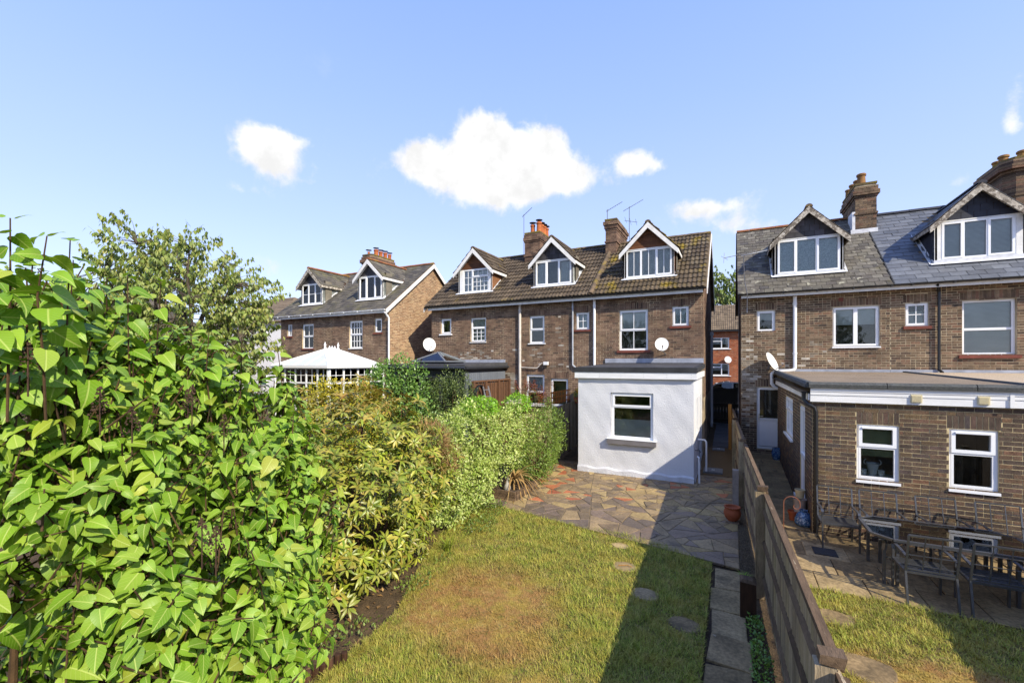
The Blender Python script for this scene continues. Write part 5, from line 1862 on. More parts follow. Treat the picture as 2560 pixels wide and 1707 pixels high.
fr = thing('timber_fence', 'weathered grey timber fence with arris rails running between the two gardens', 'fence', (0.3, 9, 0))
HF = 1.42
board_fence(fr, lambda y: fence_x(y) + 0.035, 1.2, 16.6, HF, 1, gap=-0.014)
POSTS = [(-0.6, 1.52), (3.10, 1.50), (6.84, 1.50), (10.9, 1.50), (14.3, 1.50)]
for (py_, h) in POSTS:
    x = fence_x(py_)
    z0 = ground_z(py_)
    MB().hexa([(x - 0.075, py_ - 0.05, z0 - 0.02), (x + 0.03, py_ - 0.05, z0 - 0.02), (x + 0.03, py_ + 0.05, z0 - 0.02), (x - 0.075, py_ + 0.05, z0 - 0.02),
               (x - 0.075, py_ - 0.05, z0 + h - 0.06), (x + 0.03, py_ - 0.05, z0 + h - 0.05), (x + 0.03, py_ + 0.05, z0 + h - 0.05), (x - 0.075, py_ + 0.05, z0 + h - 0.06)]).build('post', 'timber_fence', fr)
    MB().hexa([(x - 0.055, py_ - 0.06, z0 + h - 0.04), (x + 0.065, py_ - 0.055, z0 + h - 0.05), (x + 0.065, py_ + 0.055, z0 + h - 0.05), (x - 0.055, py_ + 0.055, z0 + h - 0.05),
               (x - 0.05, py_ - 0.055, z0 + h + 0.01), (x + 0.08, py_ - 0.055, z0 + h + 0.02), (x + 0.08, py_ + 0.055, z0 + h + 0.015), (x - 0.05, py_ + 0.055, z0 + h + 0.005)]).build('post_cap', 'timber_rail', fr)
for (a, _), (b, _) in zip(POSTS, POSTS[1:] + [(16.8, 1.5)]):
    for zr_ in (0.28, 0.76, 1.20):
        sag = random.uniform(-0.03, 0.02)
        mb = MB()
        n = 5
        for i in range(n):
            t0, t1 = i / n, (i + 1) / n
            ya, yb = a + 0.05 + (b - a - 0.1) * t0, a + 0.05 + (b - a - 0.1) * t1
            pa, pb = [], []
            for (yy, lst, t) in ((ya, pa, t0), (yb, pb, t1)):
                z = ground_z(yy) + zr_ + sag * math.sin(math.pi * t)
                x = fence_x(yy) + 0.033
                lst += [(x, yy, z - 0.038), (x, yy, z + 0.038), (x - 0.034, yy, z - 0.006)]
            i0 = len(mb.v)
            mb.v += pa + pb
            mb.f += [(i0, i0 + 1, i0 + 4, i0 + 3), (i0 + 1, i0 + 2, i0 + 5, i0 + 4), (i0 + 2, i0, i0 + 3, i0 + 5)]
            if i == 0:
                mb.f.append((i0, i0 + 2, i0 + 1))
            if i == n - 1:
                mb.f.append((i0 + 3, i0 + 4, i0 + 5))
        mb.build('arris_rail', 'timber_rail', fr)
    mb = MB()
    x0_, x1_ = fence_x(a), fence_x(b)
    za, zb = ground_z(a) + HF, ground_z(b) + HF
    mb.hexa([(x0_ + 0.02, a + 0.06, za - 0.035), (x0_ + 0.085, a + 0.06, za - 0.05), (x1_ + 0.085, b - 0.06, zb - 0.05), (x1_ + 0.02, b - 0.06, zb - 0.035),
             (x0_ + 0.02, a + 0.06, za + 0.012), (x0_ + 0.085, a + 0.06, za - 0.002), (x1_ + 0.085, b - 0.06, zb - 0.002), (x1_ + 0.02, b - 0.06, zb + 0.012)])
    mb.build('capping_rail', 'timber_rail', fr)
MB().box(-0.09, 0.01, 16.82, 16.92, 0.1, 1.76).build('end_post', 'timber_post_new', fr)
MB().box(fence_x(10.8) - 0.20, fence_x(10.8) - 0.08, 10.62, 10.74, 0, 0.86).build('concrete_spur', 'stone_pot', fr)

stump = thing('timber_stump', 'short dark timber post standing against the fence by the path slabs', 'post', (0.22, 6.25, 0))
MB().hexa([(0.10, 6.17, -0.02), (0.28, 6.17, -0.02), (0.28, 6.31, -0.02), (0.10, 6.31, -0.02), (0.10, 6.17, 0.44), (0.28, 6.17, 0.43), (0.28, 6.31, 0.45), (0.10, 6.31, 0.46)]).build('stump', 'timber_dark', stump)
MB().hexa([(0.095, 6.165, 0.442), (0.285, 6.165, 0.432), (0.285, 6.315, 0.452), (0.095, 6.315, 0.462), (0.13, 6.19, 0.475), (0.25, 6.19, 0.47), (0.25, 6.29, 0.48), (0.13, 6.29, 0.485)]).build('weathered_top', 'timber_rail', stump)

# the other boundary of the neighbour's garden, beyond the right edge of view
nf = thing('timber_fence', 'close-boarded timber fence on the far side of the neighbour lawn', 'fence', (4.05, 5, 0))
board_fence(nf, lambda y: 4.02, -1.0, 9.0, 1.52, 1, gap=-0.014)
for py_ in (-0.9, 1.0, 2.9, 4.8, 6.7, 8.6):
    MB().box(3.93, 4.02, py_ - 0.05, py_ + 0.05, 0, 1.62).build('post', 'timber_fence', nf)
for zr_ in (0.3, 1.2):
    MB().box(3.96, 4.018, -0.9, 8.98, zr_ - 0.04, zr_ + 0.04).build('rail', 'timber_rail', nf)

# boundary on the left of the main garden, mostly under ivy
lf = thing('timber_fence', 'dark weathered timber fence with orange trellis beside the white extension', 'fence', (-5.1, 12, 0))
board_fence(lf, lambda y: -5.12, 10.4, 15.9, 1.72, 1, gap=-0.01, wd=0.12, bm='timber_fence')
for py_ in (10.9, 12.8, 14.6):
    MB().box(-5.20, -5.11, py_ - 0.05, py_ + 0.05, 0, 1.9).build('post', 'timber_dark', lf)
tz = 2.0
for zz in (tz - 0.08, tz + 0.08, tz + 0.24):
    MB().box(-5.13, -5.11, 12.8, 14.6, zz - 0.018, zz + 0.018).build('trellis_batten', 'timber_orange', lf)
y = 12.82
while y < 14.6:
    MB().box(-5.108, -5.09, y - 0.018, y + 0.018, tz - 0.14, tz + 0.28).build('trellis_batten', 'timber_orange', lf)
    y += 0.15

# short log roll edging of the bed
le = thing('log_edging', 'row of short dark logs edging the flower bed under the lilac', 'edging', (-3.7, 3.1, 0))
for i in range(12):
    t = i / 11
    x, y = -3.98 + 0.30 * t, 2.55 + 0.75 * t
    h = random.uniform(0.10, 0.15)
    MB().lathe((x, y, -0.02), [(0.034, 0), (0.034, h), (0.03, h + 0.006), (0.0, h + 0.008)], 8).build('log', 'timber_dark' if i % 3 else 'timber_larch', le)


# ------------------------------------------------------------------ pots and small things
def pot(name, label, loc, prof, m, n=20, parts=()):
    t = thing(name, label, 'pot', loc)
    MB().lathe(loc, prof, n).build('body', m, t, smooth=True)
    for (nm, pr, mm) in parts:
        MB().lathe(loc, pr, n).build(nm, mm, t, smooth=True)
    return t


p1_ = pot('terracotta_pot', 'round terracotta pot standing on a dark tile beside the fence', (0.02, 9.72, 0.03),
          [(0.0, 0.02), (0.085, 0.02), (0.14, 0.09), (0.158, 0.16), (0.145, 0.23), (0.12, 0.265), (0.125, 0.27), (0.15, 0.275), (0.155, 0.295), (0.145, 0.30), (0.125, 0.295), (0.115, 0.26), (0.0, 0.22)], 'terracotta')
MB().box(-0.10, 0.14, 9.60, 9.84, 0.02, 0.05).build('base_tile', 'stone_purple', p1_)
pot('glazed_pot', 'blue mottled glazed pot at the foot of the black downpipe', (1.27, 10.16, 0.012),
    [(0.0, 0.0), (0.12, 0.0), (0.155, 0.05), (0.15, 0.14), (0.10, 0.24), (0.07, 0.27), (0.075, 0.30), (0.06, 0.30), (0.05, 0.25)], 'blue_glaze')
pot('ridged_pot', 'tall pale ridged pot beside the side door step', (1.24, 10.45, 0.012),
    [(0.0, 0.0), (0.09, 0.0), (0.10, 0.12), (0.095, 0.13), (0.105, 0.25), (0.10, 0.26), (0.11, 0.40), (0.12, 0.44), (0.10, 0.44), (0.09, 0.3)], 'stone_pot')
pot('cream_pot', 'small cream pot lying above the ridged pot by the door step', (1.26, 10.60, 0.42),
    [(0.0, 0.0), (0.07, 0.0), (0.09, 0.16), (0.095, 0.18), (0.08, 0.18), (0.07, 0.1)], 'cream_plastic')
MB().lathe((1.26, 10.60, 0.012), [(0.0, 0.0), (0.07, 0.0), (0.06, 0.38), (0.075, 0.406), (0.0, 0.406)], 10).build('plant_stand', 'timber_dark', label='dark stand carrying the small cream pot', category='stand')
pot('terracotta_pot', 'small terracotta pot behind the blue glazed pot', (1.12, 10.42, 0.012), [(0.0, 0.0), (0.06, 0.0), (0.085, 0.15), (0.095, 0.15), (0.095, 0.19), (0.08, 0.19), (0.07, 0.05)], 'terracotta')
pot('glazed_pot', 'dark blue glazed pot below the white soil pipe at the passage end', (1.28, 15.9, ground_z(15.9) + 0.012),
    [(0.0, 0.0), (0.10, 0.0), (0.14, 0.10), (0.15, 0.22), (0.12, 0.33), (0.13, 0.36), (0.11, 0.36), (0.09, 0.2)], 'blue_glaze')
hk = MB()
pts = [(0.88, 9.55, 0.0), (0.88, 9.55, 0.52)]
for i in range(13):
    a = math.pi - i * math.pi / 12
    pts.append((0.88 + 0.13 + 0.13 * math.cos(a), 9.55, 0.58 + 0.13 * math.sin(a)))
for i in range(10):
    a = -i * 0.45
    r = 0.07 * (1 - i / 14)
    pts.append((1.07 + r * math.cos(a), 9.55, 0.54 + r * math.sin(a)))
hk.tube(pts, 0.007, 6).build('shepherd_hook', 'copper_rod', smooth=True, label='thin copper-coloured curled hook planted beside the passage', category='hook')
MB().box(1.24, 1.57, 8.72, 9.03, 0.012, 0.03).build('door_mat', 'felt_black', label='small black mat lying on the slabs in front of the metal chair', category='mat')


# ------------------------------------------------------------------ metal furniture
def chair(label):
    t = thing('garden_chair', label, 'chair', (0, 0, 0), 'grey metal lattice garden chairs')
    m = 'furniture_metal'
    W = 0.255
    lean = lambda z: 0.20 + (z - 0.40) * 0.22
    for s in (-1, 1):
        MB().beam((s * W, -0.25, 0.0), (s * W, -0.24, 0.56), 0.024, 0.034).build('leg', m, t)
        MB().beam((s * W, 0.28, 0.0), (s * W, 0.20, 0.42), 0.024, 0.034).build('leg', m, t)
        arm = MB()
        a = [(s * W, -0.235, 0.55), (s * W, -0.25, 0.615), (s * W, -0.20, 0.645), (s * W, 0.0, 0.645), (s * W, lean(0.62), 0.63)]
        for p, q in zip(a, a[1:]):
            arm.beam(p, q, 0.036, 0.016)
        arm.build('armrest', m, t)
    bk = MB()
    for x in (-W, W):
        bk.beam((x, lean(0.40), 0.40), (x, lean(0.93), 0.93), 0.022, 0.018)
    bk.beam((-W, lean(0.93), 0.935), (W, lean(0.93), 0.935), 0.018, 0.022)
    for z in (0.52, 0.66, 0.80):
        bk.beam((-W, lean(z), z), (W, lean(z), z), 0.009, 0.009)
    for x in (-0.085, 0.085):
        bk.beam((x, lean(0.46), 0.46), (x, lean(0.93), 0.93), 0.011, 0.011)
    bk.beam((-W, lean(0.455), 0.455), (W, lean(0.455), 0.455), 0.014, 0.02)
    bk.build('backrest', m, t)
    st_ = MB()
    for y in (-0.24, 0.20):
        st_.beam((-W, y, 0.415), (W, y, 0.415), 0.03, 0.03)
    for x in (-W, W):
        st_.beam((x, -0.24, 0.414), (x, 0.20, 0.414), 0.028, 0.03)
    st_.build('seat_frame', m, t)
    for i in range(7):
        y = -0.19 + i * 0.057
        MB().beam((-W, y, 0.424), (W, y, 0.424), 0.028, 0.008).build('seat_slat', m, t)
    return t


def dup(root, loc, rz, label):
    r = root.copy()
    COL.objects.link(r)
    r.location = loc
    r.rotation_euler = (0, 0, rz)
    r['label'] = label
    for ch in root.children:
        c = ch.copy()
        COL.objects.link(c)
        c.parent = r
    return r


zf = 0.014
ch0 = chair('grey metal lattice chair beside the black downpipe, left of the table')
del ch0['base']
ch0.location = (1.665, 9.34, zf)
dup(ch0, (2.28, 9.33, zf), 0.0, 'grey metal lattice chair against the brick wall under the first white window')
dup(ch0, (3.05, 9.33, zf), 0.05, 'grey metal lattice chair against the brick wall between the two windows')
dup(ch0, (3.77, 9.33, zf), -0.04, 'grey metal lattice chair against the brick wall under the plain dark window')
dup(ch0, (2.32, 7.72, zf), math.pi + 0.03, 'grey metal lattice chair with its back to the grass, nearer the fence')
dup(ch0, (2.97, 7.72, zf), math.pi - 0.03, 'grey metal lattice chair with its back to the grass, farther from the fence')

tb = thing('garden_table', 'rectangular metal garden table with clear glass top and cut corners', 'table', (2.7, 8.38, 0))
x0, x1, y0, y1, c, zt = 1.84, 3.62, 7.88, 8.92, 0.20, 0.70
oct_ = [(x0 + c, y0), (x1 - c, y0), (x1, y0 + c), (x1, y1 - c), (x1 - c, y1), (x0 + c, y1), (x0, y1 - c), (x0, y0 + c)]
fm_ = MB()
for i in range(8):
    a, b = oct_[i], oct_[(i + 1) % 8]
    fm_.beam((a[0], a[1], zt), (b[0], b[1], zt), 0.045, 0.03)
fm_.build('frame', 'furniture_metal', tb)
cx_, cy_ = (x0 + x1) / 2, (y0 + y1) / 2
ins = [(cx_ + (p[0] - cx_) * 0.985, cy_ + (p[1] - cy_) * 0.975) for p in oct_]
MB().prism([(p[0], p[1], zt + 0.012) for p in ins], (0, 0, -0.006)).build('glass_top', 'glass_table', tb)
sup = MB()
for (a, b) in (((x0 + 0.05, y0 + 0.05), (x1 - 0.05, y1 - 0.05)), ((x0 + 0.05, y1 - 0.05), (x1 - 0.05, y0 + 0.05)), ((cx_, y0), (cx_, y1)), ((x0, cy_), (x1, cy_))):
    sup.beam((a[0], a[1], zt - 0.035), (b[0], b[1], zt - 0.035), 0.012, 0.012)
sup.build('support_bars', 'furniture_metal', tb)
for (sx, sy) in ((-1, -1), (1, -1), (-1, 1), (1, 1)):
    lx, ly = (x0 + 0.13 if sx < 0 else x1 - 0.13), (y0 + 0.13 if sy < 0 else y1 - 0.10)
    lg = MB()
    pp = [(lx, ly, zf), (lx, ly, 0.50), (lx - sx * 0.02, ly - sy * 0.01, 0.60), (lx + sx * 0.03, ly + sy * 0.03, zt - 0.01)]
    for p, q in zip(pp, pp[1:]):
        lg.beam(p, q, 0.05, 0.035)
    lx2 = lx - sx * 0.15
    pp = [(lx2, ly, zf), (lx2, ly, 0.50), (lx2 + sx * 0.03, ly - sy * 0.01, 0.60), (lx2 - sx * 0.10, ly + sy * 0.0, zt - 0.02)]
    for p, q in zip(pp, pp[1:]):
        lg.beam(p, q, 0.05, 0.035)
    lg.beam((lx, ly, 0.40), (lx2, ly, 0.40), 0.02, 0.02)
    lg.build('leg', 'furniture_metal', tb)


# ------------------------------------------------------------------ grey garden room of the first terraced house
sr = thing('garden_room', 'dark grey garden room with roof lantern and plank cladding behind the hedge', 'extension', (-10.2, 14.4, 0))
SX0, SX1, SY0, SY1, SZ = -12.1, -8.42, 12.9, 15.95, 2.98
MB().box(SX0, SX1 - 0.02, SY0 + 0.02, SY1, 0.0, SZ).build('core', 'anthracite', sr)
Fsd = Frame((SX1, 0, 0), (0, 1, 0), (1, 0, 0))
y = SY0
while y < SY1 - 0.01:
    MB().fbox(Fsd, y + 0.004, min(y + 0.14, SY1) - 0.004, 0.3, SZ - 0.12, -0.012, 0.012).build('cladding_plank', 'grey_cladding', sr)
    y += 0.14
Fsf = Frame((0, SY0, 0), (1, 0, 0), (0, -1, 0))
window(sr, Fsf, -11.9, -10.3, 0.5, 2.75, [(0, 0.5, 0, 1, 1), (0.5, 1, 0, 1, 1)], inset=-0.09, fm='anthracite', name='glazed_door')
window(sr, Fsf, -10.2, -8.6, 0.5, 2.75, [(0, 0.5, 0, 1, 1), (0.5, 1, 0, 1, 1)], inset=-0.09, fm='anthracite', name='glazed_door')
MB().hexa([(SX0 - 0.1, SY0 - 0.18, 2.98), (SX1 + 0.12, SY0 - 0.18, 2.98), (SX1 + 0.12, SY1, 3.02), (SX0 - 0.1, SY1, 3.02), (SX0 - 0.1, SY0 - 0.18, 3.14), (SX1 + 0.12, SY0 - 0.18, 3.14), (SX1 + 0.12, SY1, 3.22), (SX0 - 0.1, SY1, 3.22)]).build('flat_roof', 'rubber_roof', sr)
MB().tube([(SX1 + 0.15, SY0 - 0.2, 3.02), (SX1 + 0.15, SY1, 3.04)], 0.055, 8).tube([(SX0, SY0 - 0.22, 3.02), (SX1 + 0.15, SY0 - 0.22, 3.02)], 0.055, 8).build('gutter', 'anthracite', sr)
pipe(sr, [(SX1 + 0.08, SY0 - 0.16, 3.0), (SX1 + 0.03, SY0 - 0.06, 2.85), (SX1 + 0.03, SY0 - 0.06, 0.3)], 0.035, 'anthracite')
MB().box(SX0 + 0.4, SX1, SY1 - 0.02, SY1 + 0.03, 3.22, 3.34).build('lead_flashing', 'lead', sr)
lx0, lx1, ly0, ly1, lz = -11.3, -9.7, 13.5, 14.9, 3.26
MB().box(lx0 + 0.05, lx1 - 0.05, ly0 + 0.05, ly1 - 0.05, 3.1, lz - 0.02).build('lantern_kerb', 'anthracite', sr)
lc = (lx0 + lx1) / 2
rid0, rid1 = (lc, ly0 + 0.6, lz + 0.36), (lc, ly1 - 0.6, lz + 0.36)
co = [(lx0, ly0, lz), (lx1, ly0, lz), (lx1, ly1, lz), (lx0, ly1, lz)]
for q in ([co[0], co[1], rid0], [co[1], co[2], rid1, rid0], [co[2], co[3], rid1], [co[3], co[0], rid0, rid1]):
    MB().prism(q, (0, 0, -0.02)).build('lantern_pane', 'glass', sr)
lb = MB()
for a, b in ((co[0], rid0), (co[1], rid0), (co[2], rid1), (co[3], rid1), (rid0, rid1), (co[0], co[1]), (co[1], co[2]), (co[2], co[3]), (co[3], co[0])):
    lb.beam(a, b, 0.06, 0.05)
lb.build('lantern_frame', 'grey_cladding', sr)

# ------------------------------------------------------------------ white conservatory
cv = thing('conservatory', 'white hipped-roof conservatory with ornate ridge cresting', 'conservatory', (-15.9, 13.5, 0))
CX0, CX1, CY0, CY1, CZ = -17.6, -14.25, 12.0, 15.05, 3.08


Fc1 = Frame((0, CY0, 0), (1, 0, 0), (0, -1, 0))
Fc2 = Frame((CX1, 0, 0), (0, 1, 0), (1, 0, 0))


def light_frame(F, u0, u1, n, nm):
    wd = (u1 - u0) / n
    mb = MB()
    for i in range(n + 1):
        mb.fbox(F, u0 + i * wd - 0.035, u0 + i * wd + 0.035, 0.9, CZ - 0.06, -0.07, 0.0)
    for z in (0.95, 2.38, CZ - 0.10):
        for i in range(n):
            mb.fbox(F, u0 + i * wd + 0.035, u0 + (i + 1) * wd - 0.035, z - 0.035, z + 0.035, -0.068, -0.002)
    for i in range(n):
        a, b = u0 + i * wd + 0.035, u0 + (i + 1) * wd - 0.035
        mb.fbox(F, (a + b) / 2 - 0.012, (a + b) / 2 + 0.012, 2.415, CZ - 0.135, -0.05, -0.02)
        mb.fbox(F, a, b, 2.68, 2.70, -0.049, -0.021)
    mb.build(nm, 'upvc', cv)
    for i in range(n):
        a, b = u0 + i * wd + 0.035, u0 + (i + 1) * wd - 0.035
        for (c, d) in ((0.985, 2.345), (2.415, CZ - 0.135)):
            MB().fbox(F, a, b, c, d, -0.04, -0.034).build('pane', 'glass', cv)


light_frame(Fc1, CX0, CX1, 5, 'front_frame')
light_frame(Fc2, CY0, CY1, 4, 'side_frame')
light_frame(Frame((CX0, 0, 0), (0, 1, 0), (-1, 0, 0)), CY0, CY1, 4, 'side_frame')
MB().box(CX0 + 0.02, CX1 - 0.02, CY0 + 0.02, CY1, 0.0, 0.9).build('dwarf_wall', 'brick_mid', cv)
MB().box(CX0 + 0.3, CX1 - 0.3, CY1 - 0.02, CY1 + 0.0, 0.9, CZ).build('inner_wall', 'white_far', cv)
o = 0.10
A0, A1, A2, A3 = (CX0 - o, CY0 - o, CZ), (CX1 + o, CY0 - o, CZ), (CX1 + o, CY1, CZ), (CX0 - o, CY1, CZ)
xr = (CX0 + CX1) / 2
r0, r1 = (xr, CY0 + 1.22, CZ + 0.72), (xr, CY1 - 1.1, CZ + 0.72)
for q in ([A0, A1, r0], [A1, A2, r1, r0], [A3, A0, r0, r1], [A2, A3, r1]):
    MB().prism(q, (0, 0, -0.025)).build('roof_sheet', 'poly_roof', cv)
bars = MB()
bars.beam(A0, r0, 0.07, 0.05)
bars.beam(A1, r0, 0.07, 0.05)
bars.beam(r0, r1, 0.12, 0.09)
bars.beam(A2, r1, 0.07, 0.05)
bars.beam(A3, r1, 0.07, 0.05)


def lerp(a, b, t):
    return tuple(a[i] + (b[i] - a[i]) * t for i in range(3))


for t in (0.2, 0.4, 0.6, 0.8):
    e = lerp(A0, A1, t)
    # bar runs up to the hip
    k = 2 * min(t, 1 - t)
    top = lerp(A0, r0, k) if t < 0.5 else lerp(A1, r0, k)
    bars.beam(e, (e[0], top[1], top[2]), 0.045, 0.04)
for (P, Q) in ((A1, A2), (A0, A3)):
    for t in (0.18, 0.38, 0.58, 0.78):
        e = lerp(P, Q, t)
        dy = e[1] - (CY0 - o)
        k = min(1.0, dy / 1.32, (CY1 - e[1]) / 1.1)
        bars.beam(e, (e[0] + (xr - e[0]) * k, e[1], CZ + 0.72 * k), 0.045, 0.04)
bars.build('glazing_bars', 'upvc', cv)
ev = MB()
ev.beam((A0[0], A0[1], CZ - 0.03), (A1[0], A1[1], CZ - 0.03), 0.10, 0.11).beam((A1[0], A1[1], CZ - 0.032), (A2[0], A2[1], CZ - 0.032), 0.10, 0.11).beam((A0[0], A0[1], CZ - 0.032), (A3[0], A3[1], CZ - 0.032), 0.10, 0.11)
ev.build('box_gutter', 'upvc', cv)
cr = MB()
z = CZ + 0.76
cr.lathe((xr, CY0 + 1.22, z - 0.02), [(0.05, 0), (0.05, 0.06), (0.03, 0.1), (0.055, 0.17), (0.02, 0.25), (0.0, 0.33)], 8)
y = CY0 + 1.4
while y < CY1 - 1.3:
    cr.prism([(xr - 0.01, y, z), (xr - 0.01, y + 0.03, z + 0.07), (xr - 0.01, y + 0.06, z + 0.13), (xr - 0.01, y + 0.09, z + 0.07), (xr - 0.01, y + 0.12, z)], (0.02, 0, 0))
    y += 0.14
cr.lathe((xr, CY1 - 1.12, z - 0.02), [(0.05, 0), (0.05, 0.06), (0.03, 0.1), (0.055, 0.17), (0.02, 0.25), (0.0, 0.33)], 8)
cr.build('ridge_cresting', 'upvc', cv)

# ------------------------------------------------------------------ things behind the hedge
bf = thing('timber_fence', 'brown panel fence between the garden room and the mid-terrace yard', 'fence', (-8.2, 13.6, 0))
board_fence(bf, lambda y: -8.20, 13.0, 15.85, lambda y: 2.42, 1, wd=0.15, bm='timber_larch', zbase=0.1)
for py_ in (13.05, 13.9, 14.9, 15.8):
    MB().box(-8.175, -8.10, py_ - 0.04, py_ + 0.04, 0.1, 2.56).build('post', 'timber_larch', bf)
MB().box(-8.21, -8.13, 13.0, 15.88, 2.50, 2.56).build('capping', 'timber_larch', bf)

ld = thing('ladder', 'aluminium ladder leaning against the brown panel fence', 'ladder', (-7.4, 13.3, 0.2))
la, lb_ = Vector((-7.28, 13.35, 0.2)), Vector((-7.95, 13.55, 2.35))
for dy in (-0.18, 0.18):
    MB().beam(la + Vector((0, dy, 0)), lb_ + Vector((0, dy, 0)), 0.03, 0.065, up=(0, 1, 0)).build('stile', 'aluminium', ld)
for i in range(9):
    p = la.lerp(lb_, (i + 0.5) / 9)
    MB().beam(p + Vector((0, -0.18, 0)), p + Vector((0, 0.18, 0)), 0.03, 0.03).build('rung', 'aluminium', ld)
hs_ = MB()
pts = [(-8.06, 13.25 + 0.30 * math.cos(t), 2.02 + 0.36 * math.sin(t)) for t in np.linspace(0, 2 * math.pi, 25)]
for k in range(3):
    hs_.tube([(p[0] + 0.035 * k, p[1], p[2] + 0.01 * k) for p in pts], 0.03, 6, cap=False)
hs_.build('hose_coil', 'black_plastic', smooth=True, label='black coiled hose hanging on the brown panel fence by the ladder', category='hose')
cr_ = thing('storage_crate', 'pale storage box with a dark lid standing on a timber bench', 'box', (-7.5, 15.2, 1.5))
MB().box(-7.85, -7.40, 15.0, 15.4, 1.62, 1.78).build('box', 'pipe_cream', cr_)
MB().hexa([(-7.83, 15.02, 1.782), (-7.42, 15.02, 1.782), (-7.42, 15.38, 1.782), (-7.83, 15.38, 1.782), (-7.75, 15.1, 1.95), (-7.5, 15.1, 1.95), (-7.5, 15.3, 1.95), (-7.75, 15.3, 1.95)]).build('lid', 'anthracite', cr_)
wb = thing('work_bench', 'rough timber bench below the storage box in the yard', 'bench', (-7.6, 15.2, 0.2))
MB().box(-8.0, -7.1, 14.9, 15.6, 1.55, 1.615).build('top', 'timber_larch', wb)
for (a, b) in ((-7.95, 14.95), (-7.2, 14.95), (-7.95, 15.5), (-7.2, 15.5)):
    MB().box(a, a + 0.07, b, b + 0.07, 0.1, 1.55).build('leg', 'timber_larch', wb)


# ------------------------------------------------------------------ dishes and aerials
def dish(label, c, nrm, r, wall):
    t = thing('satellite_dish', label, 'satellite dish', wall)
    n = Vector(nrm).normalized()
    a = n.cross(Vector((0, 0, 1))).normalized()
    b = n.cross(a)
    c = Vector(c)
    mb = MB()
    rings, seg = 5, 24
    for side in (0, 1):
        i0 = len(mb.v)
        for k in range(rings + 1):
            q = k / rings
            for j in range(seg):
                w_ = 2 * math.pi * j / seg
                mb.v.append(tuple(c + a * (r * q * math.cos(w_)) + b * (r * 1.08 * q * math.sin(w_)) + n * (0.10 * r * (q * q * 2 - 1) - side * 0.012)))
        for k in range(rings):
            for j in range(seg):
                p, q_ = i0 + k * seg + j, i0 + k * seg + (j + 1) % seg
                mb.f.append((p, q_, q_ + seg, p + seg))
    mb.build('reflector', 'dish_white', t, smooth=True)
    if b.z > 0:
        b = -b
    tip = c + n * (r * 1.05) + b * (r * 0.75)
    MB().tube([c + b * r * 0.95 - n * 0.05, tip], 0.012, 6).build('feed_arm', 'antenna_metal', t)
    MB().tube([tip - n * 0.02, tip + (c - tip).normalized() * 0.09], 0.028, 8).build('receiver', 'stone_pot', t)
    MB().tube([c - n * 0.03, c - n * 0.12 + Vector((0, 0, -r * 0.6)), Vector(wall)], 0.018, 6).build('bracket', 'antenna_metal', t)


dish('white satellite dish on the brick wall above the white extension', (-2.14, 15.66, 3.84), (0.22, -0.9, 0.34), 0.225, (-2.05, 15.99, 3.5))
dish('stained satellite dish at the corner above the grey garden room', (-12.12, 15.66, 4.02), (0.8, -0.62, 0.3), 0.29, (-12.1, 15.99, 3.7))
dish('white satellite dish tilted sideways above the white back door', (1.17, 16.36, 3.24), (0.95, -0.45, 0.5), 0.30, (1.3, 16.69, 2.95))


def aerial(label, pts, boom, elems, base, el=0.16, extra=None):
    t = thing('tv_aerial', label, 'aerial', base)
    MB().tube(pts, 0.014, 6).build('mast', 'antenna_metal', t)
    a, b = Vector(boom[0]), Vector(boom[1])
    MB().tube([a, b], 0.010, 6).build('boom', 'antenna_metal', t)
    d = (b - a).normalized()
    s = d.cross(Vector((0, 0, 1))).normalized()
    mb = MB()
    for i in range(elems):
        p = a + (b - a) * ((i + 0.3) / elems)
        L = el * (1 - 0.5 * i / elems)
        mb.tube([p - s * L, p + s * L], 0.005, 4)
    mb.build('elements', 'antenna_metal', t)
    if extra:
        extra(t)


aerial('single aerial on the chimney stack of five orange pots', [(-8.74, 18.47, 8.3), (-8.74, 18.47, 10.2)], ((-8.82, 18.45, 10.1), (-8.38, 18.6, 10.52)), 9, (-8.74, 18.47, 8.3), 0.12)
aerial('short aerial rising from the mossy chimney stack', [(-4.74, 18.38, 8.9), (-4.74, 18.38, 9.78)], ((-4.78, 18.38, 9.7), (-4.15, 18.6, 10.08)), 9, (-4.74, 18.38, 8.9), 0.12)
aerial('pair of aerials on one pole behind the mossy chimney stack', [(-4.25, 20.5, 8.3), (-4.25, 20.5, 10.5)], ((-4.5, 20.4, 10.3), (-3.65, 20.7, 10.8)), 10, (-4.25, 20.5, 8.3), 0.14,
       lambda t: MB().tube([(-4.45, 20.4, 9.85), (-3.9, 20.6, 9.75)], 0.01, 5).tube([(-4.4, 20.2, 9.95), (-4.4, 20.65, 9.8)], 0.006, 4).tube([(-4.2, 20.3, 9.9), (-4.2, 20.7, 9.7)], 0.006, 4).tube([(-3.95, 20.4, 9.85), (-3.95, 20.75, 9.65)], 0.006, 4).build('second_boom', 'antenna_metal', t))
aerial('aerial pointing over the alley from a pole on the slate verge', [(0.48, 16.28, 5.0), (0.47, 16.2, 5.5), (0.40, 16.3, 5.9), (0.36, 16.3, 6.75)], ((0.75, 16.5, 6.92), (-0.20, 15.9, 6.66)), 4, (0.48, 16.66, 5.0), 0.07,
       lambda t: MB().tube([(0.30, 16.28, 6.76), (1.1, 16.9, 7.0)], 0.012, 5).tube([(-0.20, 15.9, 6.83), (-0.22, 15.9, 6.5)], 0.008, 4).tube([(-0.3, 15.85, 6.72), (-0.1, 15.95, 6.6)], 0.007, 4).tube([(0.48, 16.66, 4.9), (0.48, 16.60, 5.3), (0.48, 16.28, 5.35)], 0.016, 6).build('stay', 'pipe_grey', t))

